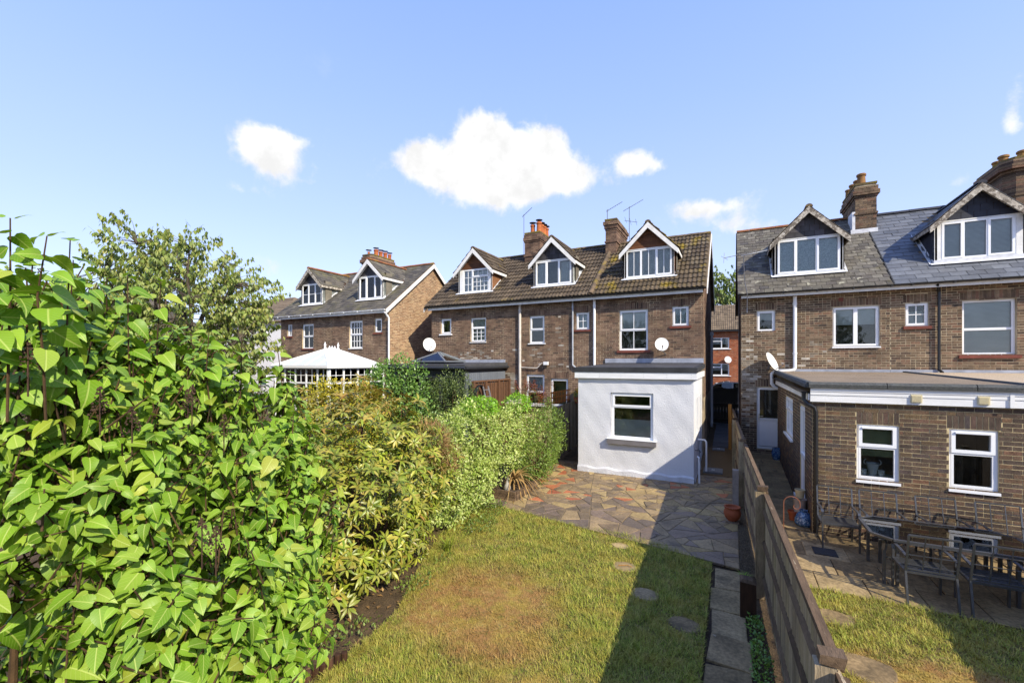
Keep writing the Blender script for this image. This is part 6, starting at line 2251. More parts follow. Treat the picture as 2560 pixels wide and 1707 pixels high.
# ------------------------------------------------------------------ through the alley
gt = thing('alley_gate', 'black boarded gate closing the alley between the houses', 'gate', (-0.28, 22.0, 0.42))
x = -0.83
while x < 0.26:
    MB().box(x, min(x + 0.125, 0.27), 22.0, 22.02, 0.45, 2.06 + 0.02 * math.sin(x * 9)).build('board', 'black_paint', gt)
    x += 0.128
for z in (0.6, 1.3, 1.95):
    MB().box(-0.84, 0.28, 21.955, 21.998, z - 0.05, z + 0.05).build('ledge', 'black_paint', gt)
MB().box(-0.84, 0.28, 21.90, 22.05, 0.40, 0.45).build('threshold', 'alley_slab', gt)
fx = thing('downpipe', 'white drainpipe on the side wall of the alley by the black gate', 'pipe', (-0.74, 20.6, 0.4))
MB().tube([(-0.76, 20.9, 4.4), (-0.76, 20.9, 0.4)], 0.05, 10).tube([(-0.76, 20.9, 4.4), (-0.76, 20.9, 4.55)], 0.075, 10).build('pipe', 'pipe_white', fx, smooth=True)

cz = ground_z(30) - 0.02
car = thing('parked_car', 'dark parked car seen over the black alley gate', 'car', (-0.2, 29.2, cz))
cx_ = -0.1


def carsec(y, inset, prof):
    return [(cx_ + x, y, cz + z) for x, z in prof]


low = [(-2.1, 0.28), (-2.12, 0.62), (-1.95, 0.86), (-1.1, 0.95), (1.0, 0.97), (1.75, 0.90), (2.12, 0.72), (2.14, 0.28)]
cabin = [(-1.35, 0.94), (-0.75, 1.36), (-0.2, 1.48), (0.6, 1.47), (1.2, 1.28), (1.75, 0.92)]
mb = MB()
mb.prism(carsec(28.4, 0, low), (0, 1.7, 0))
mb.build('body', 'car_paint', car)
mb = MB()
n = len(cabin)
a = [(cx_ + x * 0.99, 28.45, cz + z) for x, z in cabin[:1] + cabin[-1:]]
lo_ = [(cx_ + x, 28.42 + (z - 0.94) * 0.30, cz + z) for x, z in cabin]
hi_ = [(cx_ + x, 30.08 - (z - 0.94) * 0.30, cz + z) for x, z in cabin]
mb.v = lo_ + hi_
mb.f = [tuple(range(n)), tuple(reversed(range(n, 2 * n)))] + [(i, n + i, n + i + 1, i + 1) for i in range(n - 1)]
mb.build('roof', 'car_paint', car, smooth=True)
for sgn, yb_ in ((1, 28.40), (-1, 30.10)):
    for (pts) in ([(-1.15, 0.99), (-0.72, 1.30), (-0.22, 1.41), (0.14, 1.41), (0.14, 0.99)], [(0.22, 0.99), (0.22, 1.41), (0.58, 1.40), (1.08, 1.24), (1.5, 0.99)]):
        MB().prism([(cx_ + x, yb_ + sgn * ((z - 0.94) * 0.30 + 0.008), cz + z) for x, z in pts], (0, sgn * 0.004, 0)).build('side_window', 'glass_table', car)
    for wx_ in (-1.35, 1.35):
        w_ = MB().tube([(cx_ + wx_, yb_ - 0.0 * sgn, cz + 0.31), (cx_ + wx_, yb_ + sgn * 0.2, cz + 0.31)], 0.31, 18).build('wheel', 'black_plastic', car)

# house across the street
fh = thing('brick_house', 'orange-red brick house with tiled roof across the street, seen down the alley', 'house', (0, 42, 0.6))
FY = 42.0


def at(px, py, Y=FY):
    d = ray(px, py)
    t = Y / d.y
    return EYE + d * t


Ff = Frame((0, FY, 0), (1, 0, 0), (0, -1, 0))
fholes = []
for (a, b) in (((1772, 872), (1823, 843)), ((1772, 938), (1823, 908))):
    P0, P1 = at(*a), at(*b)
    fholes.append((P0.x, P1.x, P0.z, P1.z))
mb = MB()
wall_cells(mb, Ff, -9, 6, 0, at(1800, 828).z, fholes)
fw = mb.build('wall', 'mortar_gable', fh)
pieces(Ff, courses(0.6, at(1800, 828).z, 0.075, 0.225, lambda z: (-3.5, 1.5), fholes), 'brick', 'brick_far', fw)
for h in fholes:
    window(fh, Ff, *h, [(0, 0.62, 0, 0.66, 0), (0, 0.62, 0.66, 1, 1), (0.62, 1, 0, 1, 1)], sill=('upvc', 0.08, 0.06, 0.15), behind=('sheet', (0.4, 1), 'curtain'))
ez = at(1800, 826).z
rff = Roof(41.6, ez, 45.5, ez + 2.6)
mb = MB()
mb.prism([(-9, rff.Y0, rff.z0), (-9, rff.Yr, rff.zr), (-9, 2 * rff.Yr - rff.Y0, rff.z0)], (15, 0, 0))
fro = mb.build('roof', 'roof_far', fh)
S = Vector((0, rff.Yr - rff.Y0, rff.zr - rff.z0))
lay(fro, (-3.3, rff.Y0, rff.z0), (1, 0, 0), S, 5.1, S.length, 'tile', 'roof_far', 0.30, 0.335, lambda c: True, joined=True)
MB().box(-9, 6, 41.55, 41.62, ez - 0.12, ez).build('fascia', 'gutter_black', fh)
pd = at(1820, 899, 41.7)
dish('grey satellite dish on the brick house across the street', (pd.x, pd.y, pd.z), (0.3, -0.85, 0.3), 0.28, (pd.x - 0.3, FY, pd.z - 0.3))


def plain_house(name, label, x0, x1, y0, y1, ze, zr, wm, rm, hip=2.0, chim=None):
    t = thing(name, label, 'house', ((x0 + x1) / 2, (y0 + y1) / 2, 0))
    MB().box(x0, x1, y0, y1, 0, ze).build('wall', wm, t)
    ym = (y0 + y1) / 2
    o = 0.35
    a, b, c, d = (x0 - o, y0 - o, ze), (x1 + o, y0 - o, ze), (x1 + o, y1 + o, ze), (x0 - o, y1 + o, ze)
    r0_, r1_ = (x0 + hip, ym, zr), (x1 - hip, ym, zr)
    mb = MB()
    for q in ([a, b, r1_, r0_], [b, c, r1_], [c, d, r0_, r1_], [d, a, r0_], [d, c, b, a]):
        mb.poly(q)
    ro = mb.build('roof', rm, t)
    # courses of tiles as raised lines on the slopes that face the gardens
    for q in ([a, b, r1_, r0_], [b, c, r1_, r1_]):
        n = 15
        for k in range(n):
            t0, t1 = k / n, (k + 1) / n - 0.005
            L0, R0 = Vector(q[0]).lerp(Vector(q[3]), t0), Vector(q[1]).lerp(Vector(q[2]), t0)
            L1, R1 = Vector(q[0]).lerp(Vector(q[3]), t1), Vector(q[1]).lerp(Vector(q[2]), t1)
            up = Vector((0, 0, 0.05))
            MB().poly([L0 + up, R0 + up, R1 + up * 0.25, L1 + up * 0.25]).poly([L0, R0, R0 + up, L0 + up]).build('tile_course', rm, ro)
    for (xa, xb, za, zb) in ((x0 + 1.2, x0 + 2.4, 1.2, 2.5), (x1 - 3.4, x1 - 2.2, 1.2, 2.5), (x0 + 1.2, x0 + 2.4, ze - 1.7, ze - 0.5), (x1 - 3.4, x1 - 2.2, ze - 1.7, ze - 0.5)):
        f = MB().box(xa, xb, y0 - 0.05, y0 + 0.02, za, zb).build('window', 'upvc', t)
        MB().box(xa + 0.08, xb - 0.08, y0 - 0.06, y0 - 0.052, za + 0.08, zb - 0.08).build('pane', 'glass_table', f)
    if chim:
        MB().box(chim - 0.4, chim + 0.4, ym - 0.4, ym + 0.4, zr - 0.8, zr + 0.9).build('chimney', 'brick_far', t)
    return t


plain_house('white_house', 'white rendered house with brown hipped roof beyond the cherry tree', -46, -34.0, 24, 32, 6.7, 9.6, 'white_far', 'roof_far', 4.0)
plain_house('brick_house', 'brown house with slate roof half hidden behind the cherry tree', -50, -37, 13, 20, 5.0, 8.0, 'brick_far', 'slate_semi', 0.5, -41)
plain_house('brick_house', 'low tiled house behind the lilac, left of the cherry tree', -48, -40, 2, 9, 4.6, 7.0, 'brick_far', 'roof_far', 0.5)


# ------------------------------------------------------------------ plants
def heart_leaf():
    """broad heart-shaped blade: five stations along the midrib, both halves folded up and curling down to the tip"""
    st = [(-0.05, 0.0, 0.17), (0.06, 0.06, 0.335), (0.24, 0.24, 0.385), (0.45, 0.45, 0.345), (0.68, 0.68, 0.245), (0.86, 0.87, 0.125)]
    V = []
    for (ye, ym, hw) in st:
        zc = -0.22 * ym * ym
        V += [(-hw, ye, zc + 0.17 * hw - 0.08 * hw * (ye > 0.5)), (0.0, ym, zc), (hw, ye, zc + 0.17 * hw - 0.08 * hw * (ye > 0.5))]
    V.append((0.0, 1.04, -0.30))
    Fq = []
    for k in range(len(st) - 1):
        a = 3 * k
        Fq += [(a, a + 1, a + 4), (a, a + 4, a + 3), (a + 1, a + 2, a + 5), (a + 1, a + 5, a + 4)]
    a = 3 * (len(st) - 1)
    Fq += [(a, a + 1, a + 3), (a + 1, a + 2, a + 3)]
    return V, Fq


LEAF_HEART_V, LEAF_HEART_F = heart_leaf()
LEAF_HEART_UV = [(v[0], v[1]) for v in LEAF_HEART_V]
LEAF_LONG_V = [(0, 0, 0), (-0.13, 0.35, 0.05), (0, 0.35, 0.0), (0.13, 0.35, 0.05), (-0.11, 0.68, -0.02), (0, 0.68, -0.06), (0.11, 0.68, -0.02), (0, 1.0, -0.22)]
LEAF_LONG_F = [(0, 2, 1), (0, 3, 2), (1, 2, 5), (1, 5, 4), (2, 3, 6), (2, 6, 5), (4, 5, 7), (5, 6, 7)]
LEAF_OVAL_V = [(0, 0, 0), (-0.28, 0.4, 0.06), (0, 0.45, 0), (0.28, 0.4, 0.06), (0, 1, -0.12)]
LEAF_OVAL_F = [(0, 2, 1), (0, 3, 2), (1, 2, 4), (2, 3, 4)]
LEAF_STRAP_V = [(-0.5, 0, 0), (0.5, 0, 0), (-0.45, 0.35, 0.10), (0.45, 0.35, 0.10), (-0.35, 0.7, 0.05), (0.35, 0.7, 0.05), (0, 1, -0.25)]
LEAF_STRAP_F = [(0, 1, 3), (0, 3, 2), (2, 3, 5), (2, 5, 4), (4, 5, 6)]


def unit(v):
    return v / (np.linalg.norm(v, axis=1, keepdims=True) + 1e-9)


def foliage(root, name, tv, tf, pos, ax, nr, sc, m, single=0, uv=None, leaf='leaf'):
    """leaves: the `single` that show largest as objects, the rest as one part"""
    pos, ax, nr, sc = np.asarray(pos), np.asarray(ax), np.asarray(nr), np.asarray(sc)
    if sc.ndim == 1:
        sc = np.stack([sc, sc, sc], 1)
    if single:
        d = np.linalg.norm(pos - np.array(EYE), axis=1)
        order = np.argsort(d - 2.0 * sc[:, 1])
        pick, rest = order[:single], order[single:]
        me = bpy.data.meshes.new('leaf_' + m)
        me.from_pydata([tuple(v) for v in tv], [], [tuple(f) for f in tf])
        if uv is not None:
            ul = me.uv_layers.new(name='UVMap')
            ul.data.foreach_set('uv', np.asarray(uv, np.float32)[np.asarray(tf)].ravel())
        me.materials.append(MATS[m])
        me.polygons.foreach_set('use_smooth', [True] * len(me.polygons))
        a = unit(ax)
        s = unit(np.cross(a, nr))
        n = np.cross(s, a)
        for i in pick:
            kx, ky, kz = (float(v) for v in sc[i])
            M = Matrix(((s[i, 0] * kx, a[i, 0] * ky, n[i, 0] * kz, pos[i, 0]), (s[i, 1] * kx, a[i, 1] * ky, n[i, 1] * kz, pos[i, 1]), (s[i, 2] * kx, a[i, 2] * ky, n[i, 2] * kz, pos[i, 2]), (0, 0, 0, 1)))
            link(leaf, me, root, M)
    else:
        rest = np.arange(len(pos))
    me, _ = cloud_mesh(name, tv, tf, uv, pos[rest], ax[rest], nr[rest], sc[rest], m)
    return link(name, me, root, kind='stuff')


def clump_points(clumps, n, lo=0.62, bumps=0.16, cut=0.72):
    """points near the surface of a union of ellipsoids, with outward directions"""
    C = np.array([c[:3] for c in clumps], float)
    Rr = np.array([c[3:6] for c in clumps], float)
    wgt = Rr[:, 0] * Rr[:, 1] + Rr[:, 1] * Rr[:, 2] + Rr[:, 0] * Rr[:, 2]
    k = rng.choice(len(C), size=n, p=wgt / wgt.sum())
    d = unit(rng.normal(size=(n, 3)))
    r = lo + (1 - lo) * np.sqrt(rng.random(n))
    r = r * (1 + bumps * (np.sin(d[:, 0] * 5 + k) * np.sin(d[:, 1] * 6 + 2 * k) + 0.6 * np.sin(d[:, 2] * 9 + d[:, 0] * 7)))
    p = C[k] + d * Rr[k] * r[:, None]
    out = unit(d / Rr[k])
    # drop what lies deep inside another clump
    keep = np.ones(n, bool)
    for j in range(len(C)):
        q = np.linalg.norm((p - C[j]) / Rr[j], axis=1)
        keep &= ~((q < cut) & (k != j))
    keep &= p[:, 2] > 0.03
    return p[keep], out[keep]


def shrub(name, label, loc, clumps, n, tv, tf, size, m, up=0.3, droop=0.0, single=0, cat='shrub', stems=8, stem_m='bark', lo=0.62, jitter=0.7, uv=None, group=None, mats=None, bumps=0.16):
    t = thing(name, label, cat, loc, group)
    p, o = clump_points(clumps, n, lo, bumps)
    k = len(p)
    ax = unit(o * 0.8 + rng.normal(size=(k, 3)) * jitter + np.array([0, 0, up - droop]))
    nr = unit(o * 0.7 + np.array([0, 0, 0.9]) + rng.normal(size=(k, 3)) * 0.45)
    sc = size * rng.uniform(0.7, 1.25, k)
    if mats:
        sel = mats[1](p)
        foliage(t, 'foliage', tv, tf, p[~sel], ax[~sel], nr[~sel], sc[~sel], m, single, uv)
        if sel.sum():
            foliage(t, 'flush_foliage', tv, tf, p[sel], ax[sel], nr[sel], sc[sel], mats[0], 0, uv)
    else:
        foliage(t, 'foliage', tv, tf, p, ax, nr, sc, m, single, uv)
    for i in range(stems):
        c = clumps[i % len(clumps)]
        b = Vector((loc[0] + random.uniform(-0.15, 0.15), loc[1] + random.uniform(-0.15, 0.15), 0))
        e = Vector((c[0] + random.uniform(-0.4, 0.4) * c[3], c[1] + random.uniform(-0.4, 0.4) * c[4], c[2] + 0.5 * c[5]))
        mid = b.lerp(e, 0.5) + Vector((random.uniform(-0.1, 0.1), random.uniform(-0.1, 0.1), 0.1))
        MB().tube([b, mid, e], [0.03, 0.02, 0.006], 6).build('stem', stem_m, t)
    return t


# ---------------------------------------------- lilac filling the left foreground
def world_at(px, py, depth):
    d = ray(px, py)
    return np.array(EYE) + np.array(d) * depth


LIL = [(60, 1300, 2.0, 0.48), (90, 1000, 2.15, 0.50), (300, 1180, 2.2, 0.50), (330, 960, 2.6, 0.48), (500, 1420, 2.25, 0.46), (540, 1150, 2.75, 0.50),
       (640, 1060, 3.2, 0.46), (700, 1330, 2.9, 0.45), (690, 1180, 3.3, 0.45), (610, 1580, 2.45, 0.40), (330, 1500, 1.95, 0.30), (700, 1520, 2.7, 0.36), (160, 820, 2.5, 0.42), (480, 950, 3.0, 0.45), (-150, 1150, 1.9, 0.5), (-100, 850, 2.2, 0.45),
       (400, 1640, 1.9, 0.26), (560, 1690, 2.2, 0.3)]
lil_c = [(*world_at(a, b, c), r, r, r) for a, b, c, r in LIL]
lil_c += [(-3.7, 1.1, 1.1, 0.75, 0.75, 0.75), (-3.3, 2.1, 1.0, 0.6, 0.6, 0.6), (-4.2, 2.3, 1.3, 0.8, 0.8, 0.8), (-4.0, 0.2, 1.3, 0.8, 0.8, 0.9), (-3.0, 0.9, 0.75, 0.4, 0.4, 0.4)]
lil = thing('lilac_bush', 'large lilac bush with broad glossy heart-shaped leaves filling the near corner', 'bush', (-2.9, 1.0, 0))
TR = [(-3.0, 0.7), (-2.7, 1.1), (-3.1, 1.3), (-2.5, 0.75), (-3.3, 0.9), (-2.75, 0.55), (-2.9, 1.6)]
LP, LA, LN, LS = [], [], [], []
stem_mb = MB()
p, o = clump_points([(*c[:3], c[3] * 0.9, c[3] * 0.9, c[3] * 0.9) for c in lil_c], 3500, 0.62, 0.16, 0.64)
for i in range(len(p)):
    tip = p[i]
    grow = unit((o[i] * 0.75 + np.array([0, 0, 0.75]) + rng.normal(size=3) * 0.35)[None])[0]
    L = rng.uniform(0.16, 0.30)
    basep = tip - grow * L
    stem_mb.tube([basep, tip], [0.005, 0.003], 4, cap=False)
    nodes = rng.integers(2, 4)
    ph = rng.uniform(0, 2 * np.pi)
    a = np.cross(grow, [0.3, 0.5, 0.8])
    a /= np.linalg.norm(a)
    b = np.cross(grow, a)
    for k in range(nodes):
        f = 1 - k / nodes * 0.95
        q = basep + grow * L * f
        for s in (0, np.pi):
            t_ = ph + s + k * np.pi / 2
            side = a * np.cos(t_) + b * np.sin(t_)
            ax_ = side * 0.9 + grow * (0.55 if k == 0 else 0.15) + np.array([0, 0, -0.35 - 0.45 * rng.random()]) + rng.normal(size=3) * 0.22
            nr_ = grow * 0.7 + o[i] * 0.5 + np.array([0, 0, 0.45]) + rng.normal(size=3) * 0.25
            LP.append(q + side * 0.018)
            LA.append(ax_)
            LN.append(nr_)
            LS.append(rng.choice([0.05, 0.07, 0.085, 0.10, 0.12]) * rng.uniform(0.85, 1.1) * (0.75 if k == 0 else 1.0))
# long shoots that stand above the bush at the left
for (px, py, dep, top) in ((20, 900, 1.75, 545), (75, 1000, 1.9, 640), (165, 980, 2.0, 600), (330, 1050, 2.3, 690), (190, 900, 2.1, 650), (395, 1010, 2.45, 705), (530, 1030, 2.7, 830), (600, 1010, 2.9, 850), (115, 900, 1.8, 590), (705, 1060, 3.3, 860), (-20, 950, 1.7, 640)):
    a0, b0 = world_at(px, py, dep), world_at(px + random.uniform(-15, 15), top, dep)
    g = (b0 - a0)
    Ls = np.linalg.norm(g)
    g = g / Ls
    wob = np.array([random.uniform(-0.03, 0.03), random.uniform(-0.03, 0.03), 0])
    stem_mb.tube([a0 - g * 0.25, a0 + wob * 0.3, (a0 + b0) / 2 + wob, b0], [0.005, 0.005, 0.004, 0.0025], 5, cap=False)
    k = 0
    f = 1.0
    ph = rng.uniform(0, 3)
    while f * Ls > 0.03:
        q = a0 + g * Ls * f
        for s in (0, np.pi):
            t_ = ph + s + k * np.pi / 2 * 0.92
            side = np.array([np.cos(t_), np.sin(t_), 0])
            LP.append(q + side * 0.02)
            LA.append(side * 0.95 + np.array([0, 0, 0.35 if k == 0 else -0.15 - 0.08 * k]) + rng.normal(size=3) * 0.2)
            LN.append(np.array([0.25, -0.35, 0.9]) + rng.normal(size=3) * 0.35)
            LS.append((0.06 if k == 0 else min(0.115, 0.075 + 0.014 * k)) * rng.uniform(0.85, 1.1))
        f -= rng.uniform(0.065, 0.095) / Ls
        k += 1
LS = np.array(LS)
LS = np.stack([LS * rng.uniform(0.78, 1.12, len(LS)), LS, LS * rng.uniform(0.3, 2.0, len(LS))], 1)
foliage(lil, 'foliage', LEAF_HEART_V, LEAF_HEART_F, LP, LA, LN, LS, 'leaf_lilac', 300, LEAF_HEART_UV)
stem_mb.build('twigs', 'bark_lilac', lil, kind='stuff')
for i, (bx, by) in enumerate(TR):
    for c in (lil_c[i % len(lil_c)], lil_c[(i * 3 + 4) % len(lil_c)]):
        b = Vector((bx, by, -0.03))
        e = Vector(c[:3]) * 0.75 + b * 0.25
        e.z = c[2] - 0.25
        m1 = b.lerp(e, 0.35) + Vector((random.uniform(-0.12, 0.12), random.uniform(-0.12, 0.12), 0.25))
        m2 = b.lerp(e, 0.7) + Vector((random.uniform(-0.1, 0.1), random.uniform(-0.1, 0.1), 0.15))
        MB().tube([b, m1, m2, e], [0.038, 0.028, 0.018, 0.008], 8).build('trunk', 'bark_lilac', lil, smooth=True)
# spent flower heads
for (px, py, dep) in ((470, 1010, 2.35), (505, 1340, 1.85), (540, 1360, 1.9), (250, 1010, 1.95), (330, 1060, 2.0), (70, 905, 1.75), (560, 1070, 2.5), (480, 1000, 2.3)):
    c = world_at(px, py, dep)
    sp = MB()
    for k in range(70):
        h = random.random()
        r = 0.035 * (1 - h) + 0.005
        an = random.uniform(0, 6.28)
        q = Vector(c) + Vector((r * math.cos(an), r * math.sin(an), h * 0.13 - 0.05))
        s = random.uniform(0.002, 0.0042)
        sp.hexa([(q.x - s, q.y - s, q.z - s), (q.x + s, q.y - s, q.z - s), (q.x + s, q.y + s, q.z - s), (q.x - s, q.y + s, q.z - s), (q.x - s * .5, q.y - s * .5, q.z + s), (q.x + s * .5, q.y - s * .5, q.z + s), (q.x + s * .5, q.y + s * .5, q.z + s), (q.x - s * .5, q.y + s * .5, q.z + s)])
    sp.tube([c - np.array([0, 0, 0.14]), c + np.array([0, 0, 0.08])], 0.003, 4)
    sp.build('seed_head', 'seed_head', lil, kind='stuff')

# ---------------------------------------------- rhododendron-like shrub beyond the lilac: whorls of long leaves
rho = thing('whorled_shrub', 'yellow-green shrub with whorls of long narrow leaves and bronze new growth on top', 'shrub', (-5.2, 4.9, 0))
RC = [(-5.3, 4.9, 1.15, 1.15, 1.25, 1.15), (-5.5, 5.3, 1.95, 1.05, 1.15, 0.90), (-4.85, 4.6, 0.70, 0.85, 0.95, 0.75), (-5.0, 5.7, 1.35, 0.85, 0.85, 0.85), (-6.4, 5.2, 1.6, 1.0, 1.0, 1.1), (-5.0, 4.3, 1.25, 0.75, 0.7, 0.85), (-6.2, 6.0, 1.9, 0.9, 0.9, 0.85)]
RC += [(-4.65, 4.15, 0.45, 0.6, 0.6, 0.45), (-4.75, 5.3, 0.75, 0.6, 0.7, 0.7)]
p, o = clump_points(RC, 3000, 0.58, 0.24, 0.70)
P_, A_, N_, S_ = [], [], [], []
for i in range(len(p)):
    ax0 = unit((o[i] * 0.8 + np.array([0, 0, 0.8]) + rng.normal(size=3) * 0.3)[None])[0]
    a = np.cross(ax0, [0.31, 0.52, 0.79])
    a /= np.linalg.norm(a)
    b = np.cross(ax0, a)
    nl = rng.integers(6, 10)
    ph = rng.uniform(0, 6.28)
    for k in range(nl):
        t_ = ph + 2 * np.pi * k / nl + rng.uniform(-0.25, 0.25)
        side = a * np.cos(t_) + b * np.sin(t_)
        P_.append(p[i] + side * 0.01)
        A_.append(side + ax0 * rng.uniform(0.0, 0.7) + np.array([0, 0, -0.15]))
        N_.append(ax0 + side * -0.3)
        S_.append(rng.uniform(0.10, 0.165))
P_, A_, N_, S_ = map(np.array, (P_, A_, N_, S_))
sel = (P_[:, 2] > 2.25) & (rng.random(len(P_)) < np.clip((P_[:, 2] - 2.2) / 0.5, 0, 0.85)) | (rng.random(len(P_)) < 0.04)
foliage(rho, 'foliage', LEAF_LONG_V, LEAF_LONG_F, P_[~sel], A_[~sel], N_[~sel], S_[~sel], 'leaf_rhodo', 300)
foliage(rho, 'bronze_foliage', LEAF_LONG_V, LEAF_LONG_F, P_[sel], A_[sel], N_[sel], S_[sel], 'leaf_rhodo_top')
for c in RC:
    MB().tube([(-5.2, 4.9, -0.03), (c[0] * 0.6 - 5.2 * 0.4, c[1] * 0.6 + 4.9 * 0.4, c[2] * 0.55), (c[0], c[1], c[2] + c[5] * 0.4)], [0.05, 0.035, 0.01], 7).build('stem', 'bark', rho, smooth=True)

# ---------------------------------------------- variegated climber over the left fence
shrub('variegated_ivy', 'cream-and-green variegated climber smothering the left boundary fence', (-5.2, 8.6, 0),
      [(-5.25, 7.2, 1.15, 0.55, 0.95, 0.85), (-5.3, 8.3, 1.40, 0.60, 1.0, 0.85), (-5.25, 9.4, 1.30, 0.60, 1.0, 0.85), (-5.2, 10.4, 1.25, 0.55, 0.9, 0.85), (-5.2, 8.0, 0.6, 0.6, 1.1, 0.6), (-5.3, 6.4, 1.0, 0.55, 0.8, 0.85), (-5.7, 9.0, 1.55, 0.7, 1.2, 0.65), (-5.0, 7.1, 0.45, 0.5, 0.8, 0.45)],
      44000, LEAF_OVAL_V, LEAF_OVAL_F, 0.064, 'leaf_variegated', up=0.0, droop=0.2, single=300, cat='climber', lo=0.55, bumps=0.26)
shrub('leafy_climber', 'patch of plain bright green leaves on top of the variegated climber', (-5.5, 9.2, 0), [(-5.5, 9.1, 2.12, 0.45, 0.65, 0.24), (-5.35, 10.9, 2.05, 0.35, 0.4, 0.3)],
      2600, LEAF_OVAL_V, LEAF_OVAL_F, 0.065, 'leaf_bright', up=0.1, cat='climber', lo=0.6, stems=3)
# withered part of the climber
shrub('withered_shrub', 'withered brown patch of bare twigs between the climber and the whorled shrub', (-5.6, 6.7, 0), [(-5.15, 6.6, 1.72, 0.42, 0.5, 0.34), (-5.0, 6.85, 1.35, 0.32, 0.42, 0.3)],
      2600, [(-0.04, 0, 0), (0.04, 0, 0), (0.0, 1, 0.1)], [(0, 1, 2)], 0.16, 'leaf_dry', up=0.1, stems=10, lo=0.7, jitter=0.9)
# green mixed shrubs between climber and extension
shrub('leafy_shrub', 'mid-green feathery shrub between the climber and the white extension', (-4.75, 11.1, 0), [(-4.75, 11.0, 0.95, 0.55, 0.75, 0.85), (-4.8, 11.9, 1.15, 0.45, 0.6, 0.9), (-4.6, 10.4, 0.6, 0.5, 0.6, 0.5)],
      7500, LEAF_LONG_V, LEAF_LONG_F, 0.085, 'leaf_goldenrod', up=0.4, stems=7, lo=0.55)
gold = thing('goldenrod', 'tall upright stems with rust-coloured spent flower heads beside the extension', 'plant', (-5.6, 12.6, 0))
gp_, ga_, gn_, gs_ = [], [], [], []
fp_, fa_, fn_, fs_ = [], [], [], []
for i in range(26):
    bx, by = -5.75 + random.uniform(-0.35, 0.55), 12.6 + random.uniform(-0.7, 0.5)
    h = random.uniform(2.1, 2.75)
    lx_, ly_ = random.uniform(-0.12, 0.12), random.uniform(-0.12, 0.12)
    MB().tube([(bx, by, 0), (bx + lx_ * 0.5, by + ly_ * 0.5, h * 0.5), (bx + lx_, by + ly_, h)], [0.008, 0.006, 0.003], 5).build('stem', 'bark', gold)
    for k in range(60):
        f = random.uniform(0.15, 0.93)
        an = random.uniform(0, 6.28)
        gp_.append((bx + lx_ * f, by + ly_ * f, h * f))
        ga_.append((math.cos(an), math.sin(an), 0.25))
        gn_.append((0, 0, 1))
        gs_.append(random.uniform(0.07, 0.14))
    for k in range(60):
        f = random.uniform(0.88, 1.0)
        an = random.uniform(0, 6.28)
        r = 0.07 * (1.03 - f) / 0.12
        fp_.append((bx + lx_ + r * math.cos(an), by + ly_ + r * math.sin(an), h * f))
        fa_.append((math.cos(an), math.sin(an), 0.8))
        fn_.append((0, 0, 1))
        fs_.append(random.uniform(0.03, 0.06))
foliage(gold, 'foliage', LEAF_LONG_V, LEAF_LONG_F, gp_, ga_, gn_, gs_, 'leaf_goldenrod')
foliage(gold, 'flower_heads', LEAF_OVAL_V, LEAF_OVAL_F, fp_, fa_, fn_, fs_, 'flower_rust')
fl = thing('flower_basket', 'clump of yellow flowers on top of the fence by the white extension', 'flowers', (-5.1, 15.2, 1.75))
q = rng.normal(size=(160, 3)) * np.array([0.10, 0.14, 0.07]) + np.array([-4.98, 15.2, 2.15])
foliage(fl, 'petals', LEAF_OVAL_V, LEAF_OVAL_F, q, rng.normal(size=(160, 3)), np.tile([0, 0, 1.0], (160, 1)), np.full(160, 0.06), 'flower_yellow')
q = rng.normal(size=(160, 3)) * np.array([0.10, 0.14, 0.08]) + np.array([-5.0, 15.2, 2.02])
foliage(fl, 'foliage', LEAF_OVAL_V, LEAF_OVAL_F, q, rng.normal(size=(160, 3)), np.tile([0, 0, 1.0], (160, 1)), np.full(160, 0.07), 'leaf_laurel')
MB().lathe((-5.03, 15.2, 1.73), [(0.0, 0), (0.09, 0), (0.14, 0.22), (0.12, 0.22), (0.0, 0.16)], 14).build('pot', 'terracotta', fl)

# ---------------------------------------------- shrubs in the gardens beyond
shrub('round_shrub', 'dense rounded mid-green shrub in front of the white conservatory', (-9.6, 10.6, 0), [(-9.6, 10.6, 1.7, 1.25, 1.25, 1.45), (-9.0, 10.4, 1.2, 1.0, 1.0, 1.2), (-10.2, 10.9, 1.5, 1.0, 1.0, 1.2), (-9.5, 10.8, 2.55, 0.85, 0.85, 0.9), (-10.0, 10.6, 2.3, 0.8, 0.8, 0.8)],
      15000, LEAF_OVAL_V, LEAF_OVAL_F, 0.085, 'leaf_laurel', up=0.3, lo=0.7, stems=8)
shrub('hedge_shrub', 'low dark olive-green bush in front of the grey garden room', (-8.0, 11.7, 0), [(-8.05, 11.7, 1.70, 0.85, 0.85, 1.25), (-8.7, 11.9, 1.5, 0.75, 0.8, 1.15), (-7.5, 11.6, 1.25, 0.6, 0.7, 1.0)],
      12000, LEAF_OVAL_V, LEAF_OVAL_F, 0.06, 'leaf_dark', up=0.3, lo=0.72, stems=6)
shrub('yellow_shrub', 'yellow-leaved shrub in front of the conservatory', (-9.7, 8.6, 0), [(-9.8, 8.5, 1.5, 0.9, 0.9, 1.2), (-9.0, 8.7, 1.6, 0.7, 0.7, 1.05), (-10.4, 8.6, 1.75, 0.6, 0.6, 1.05)],
      6500, LEAF_OVAL_V, LEAF_OVAL_F, 0.075, 'leaf_yellow', up=0.7, lo=0.55, stems=8)
shrub('grey_shrub', 'soft grey-green conifer-like bush below the white house', (-17.0, 9.6, 0), [(-17.2, 9.7, 1.5, 1.1, 1.1, 1.5), (-16.5, 9.4, 1.2, 0.9, 0.9, 1.2)],
      6000, LEAF_LONG_V, LEAF_LONG_F, 0.12, 'leaf_far', up=0.5, lo=0.6, stems=5)
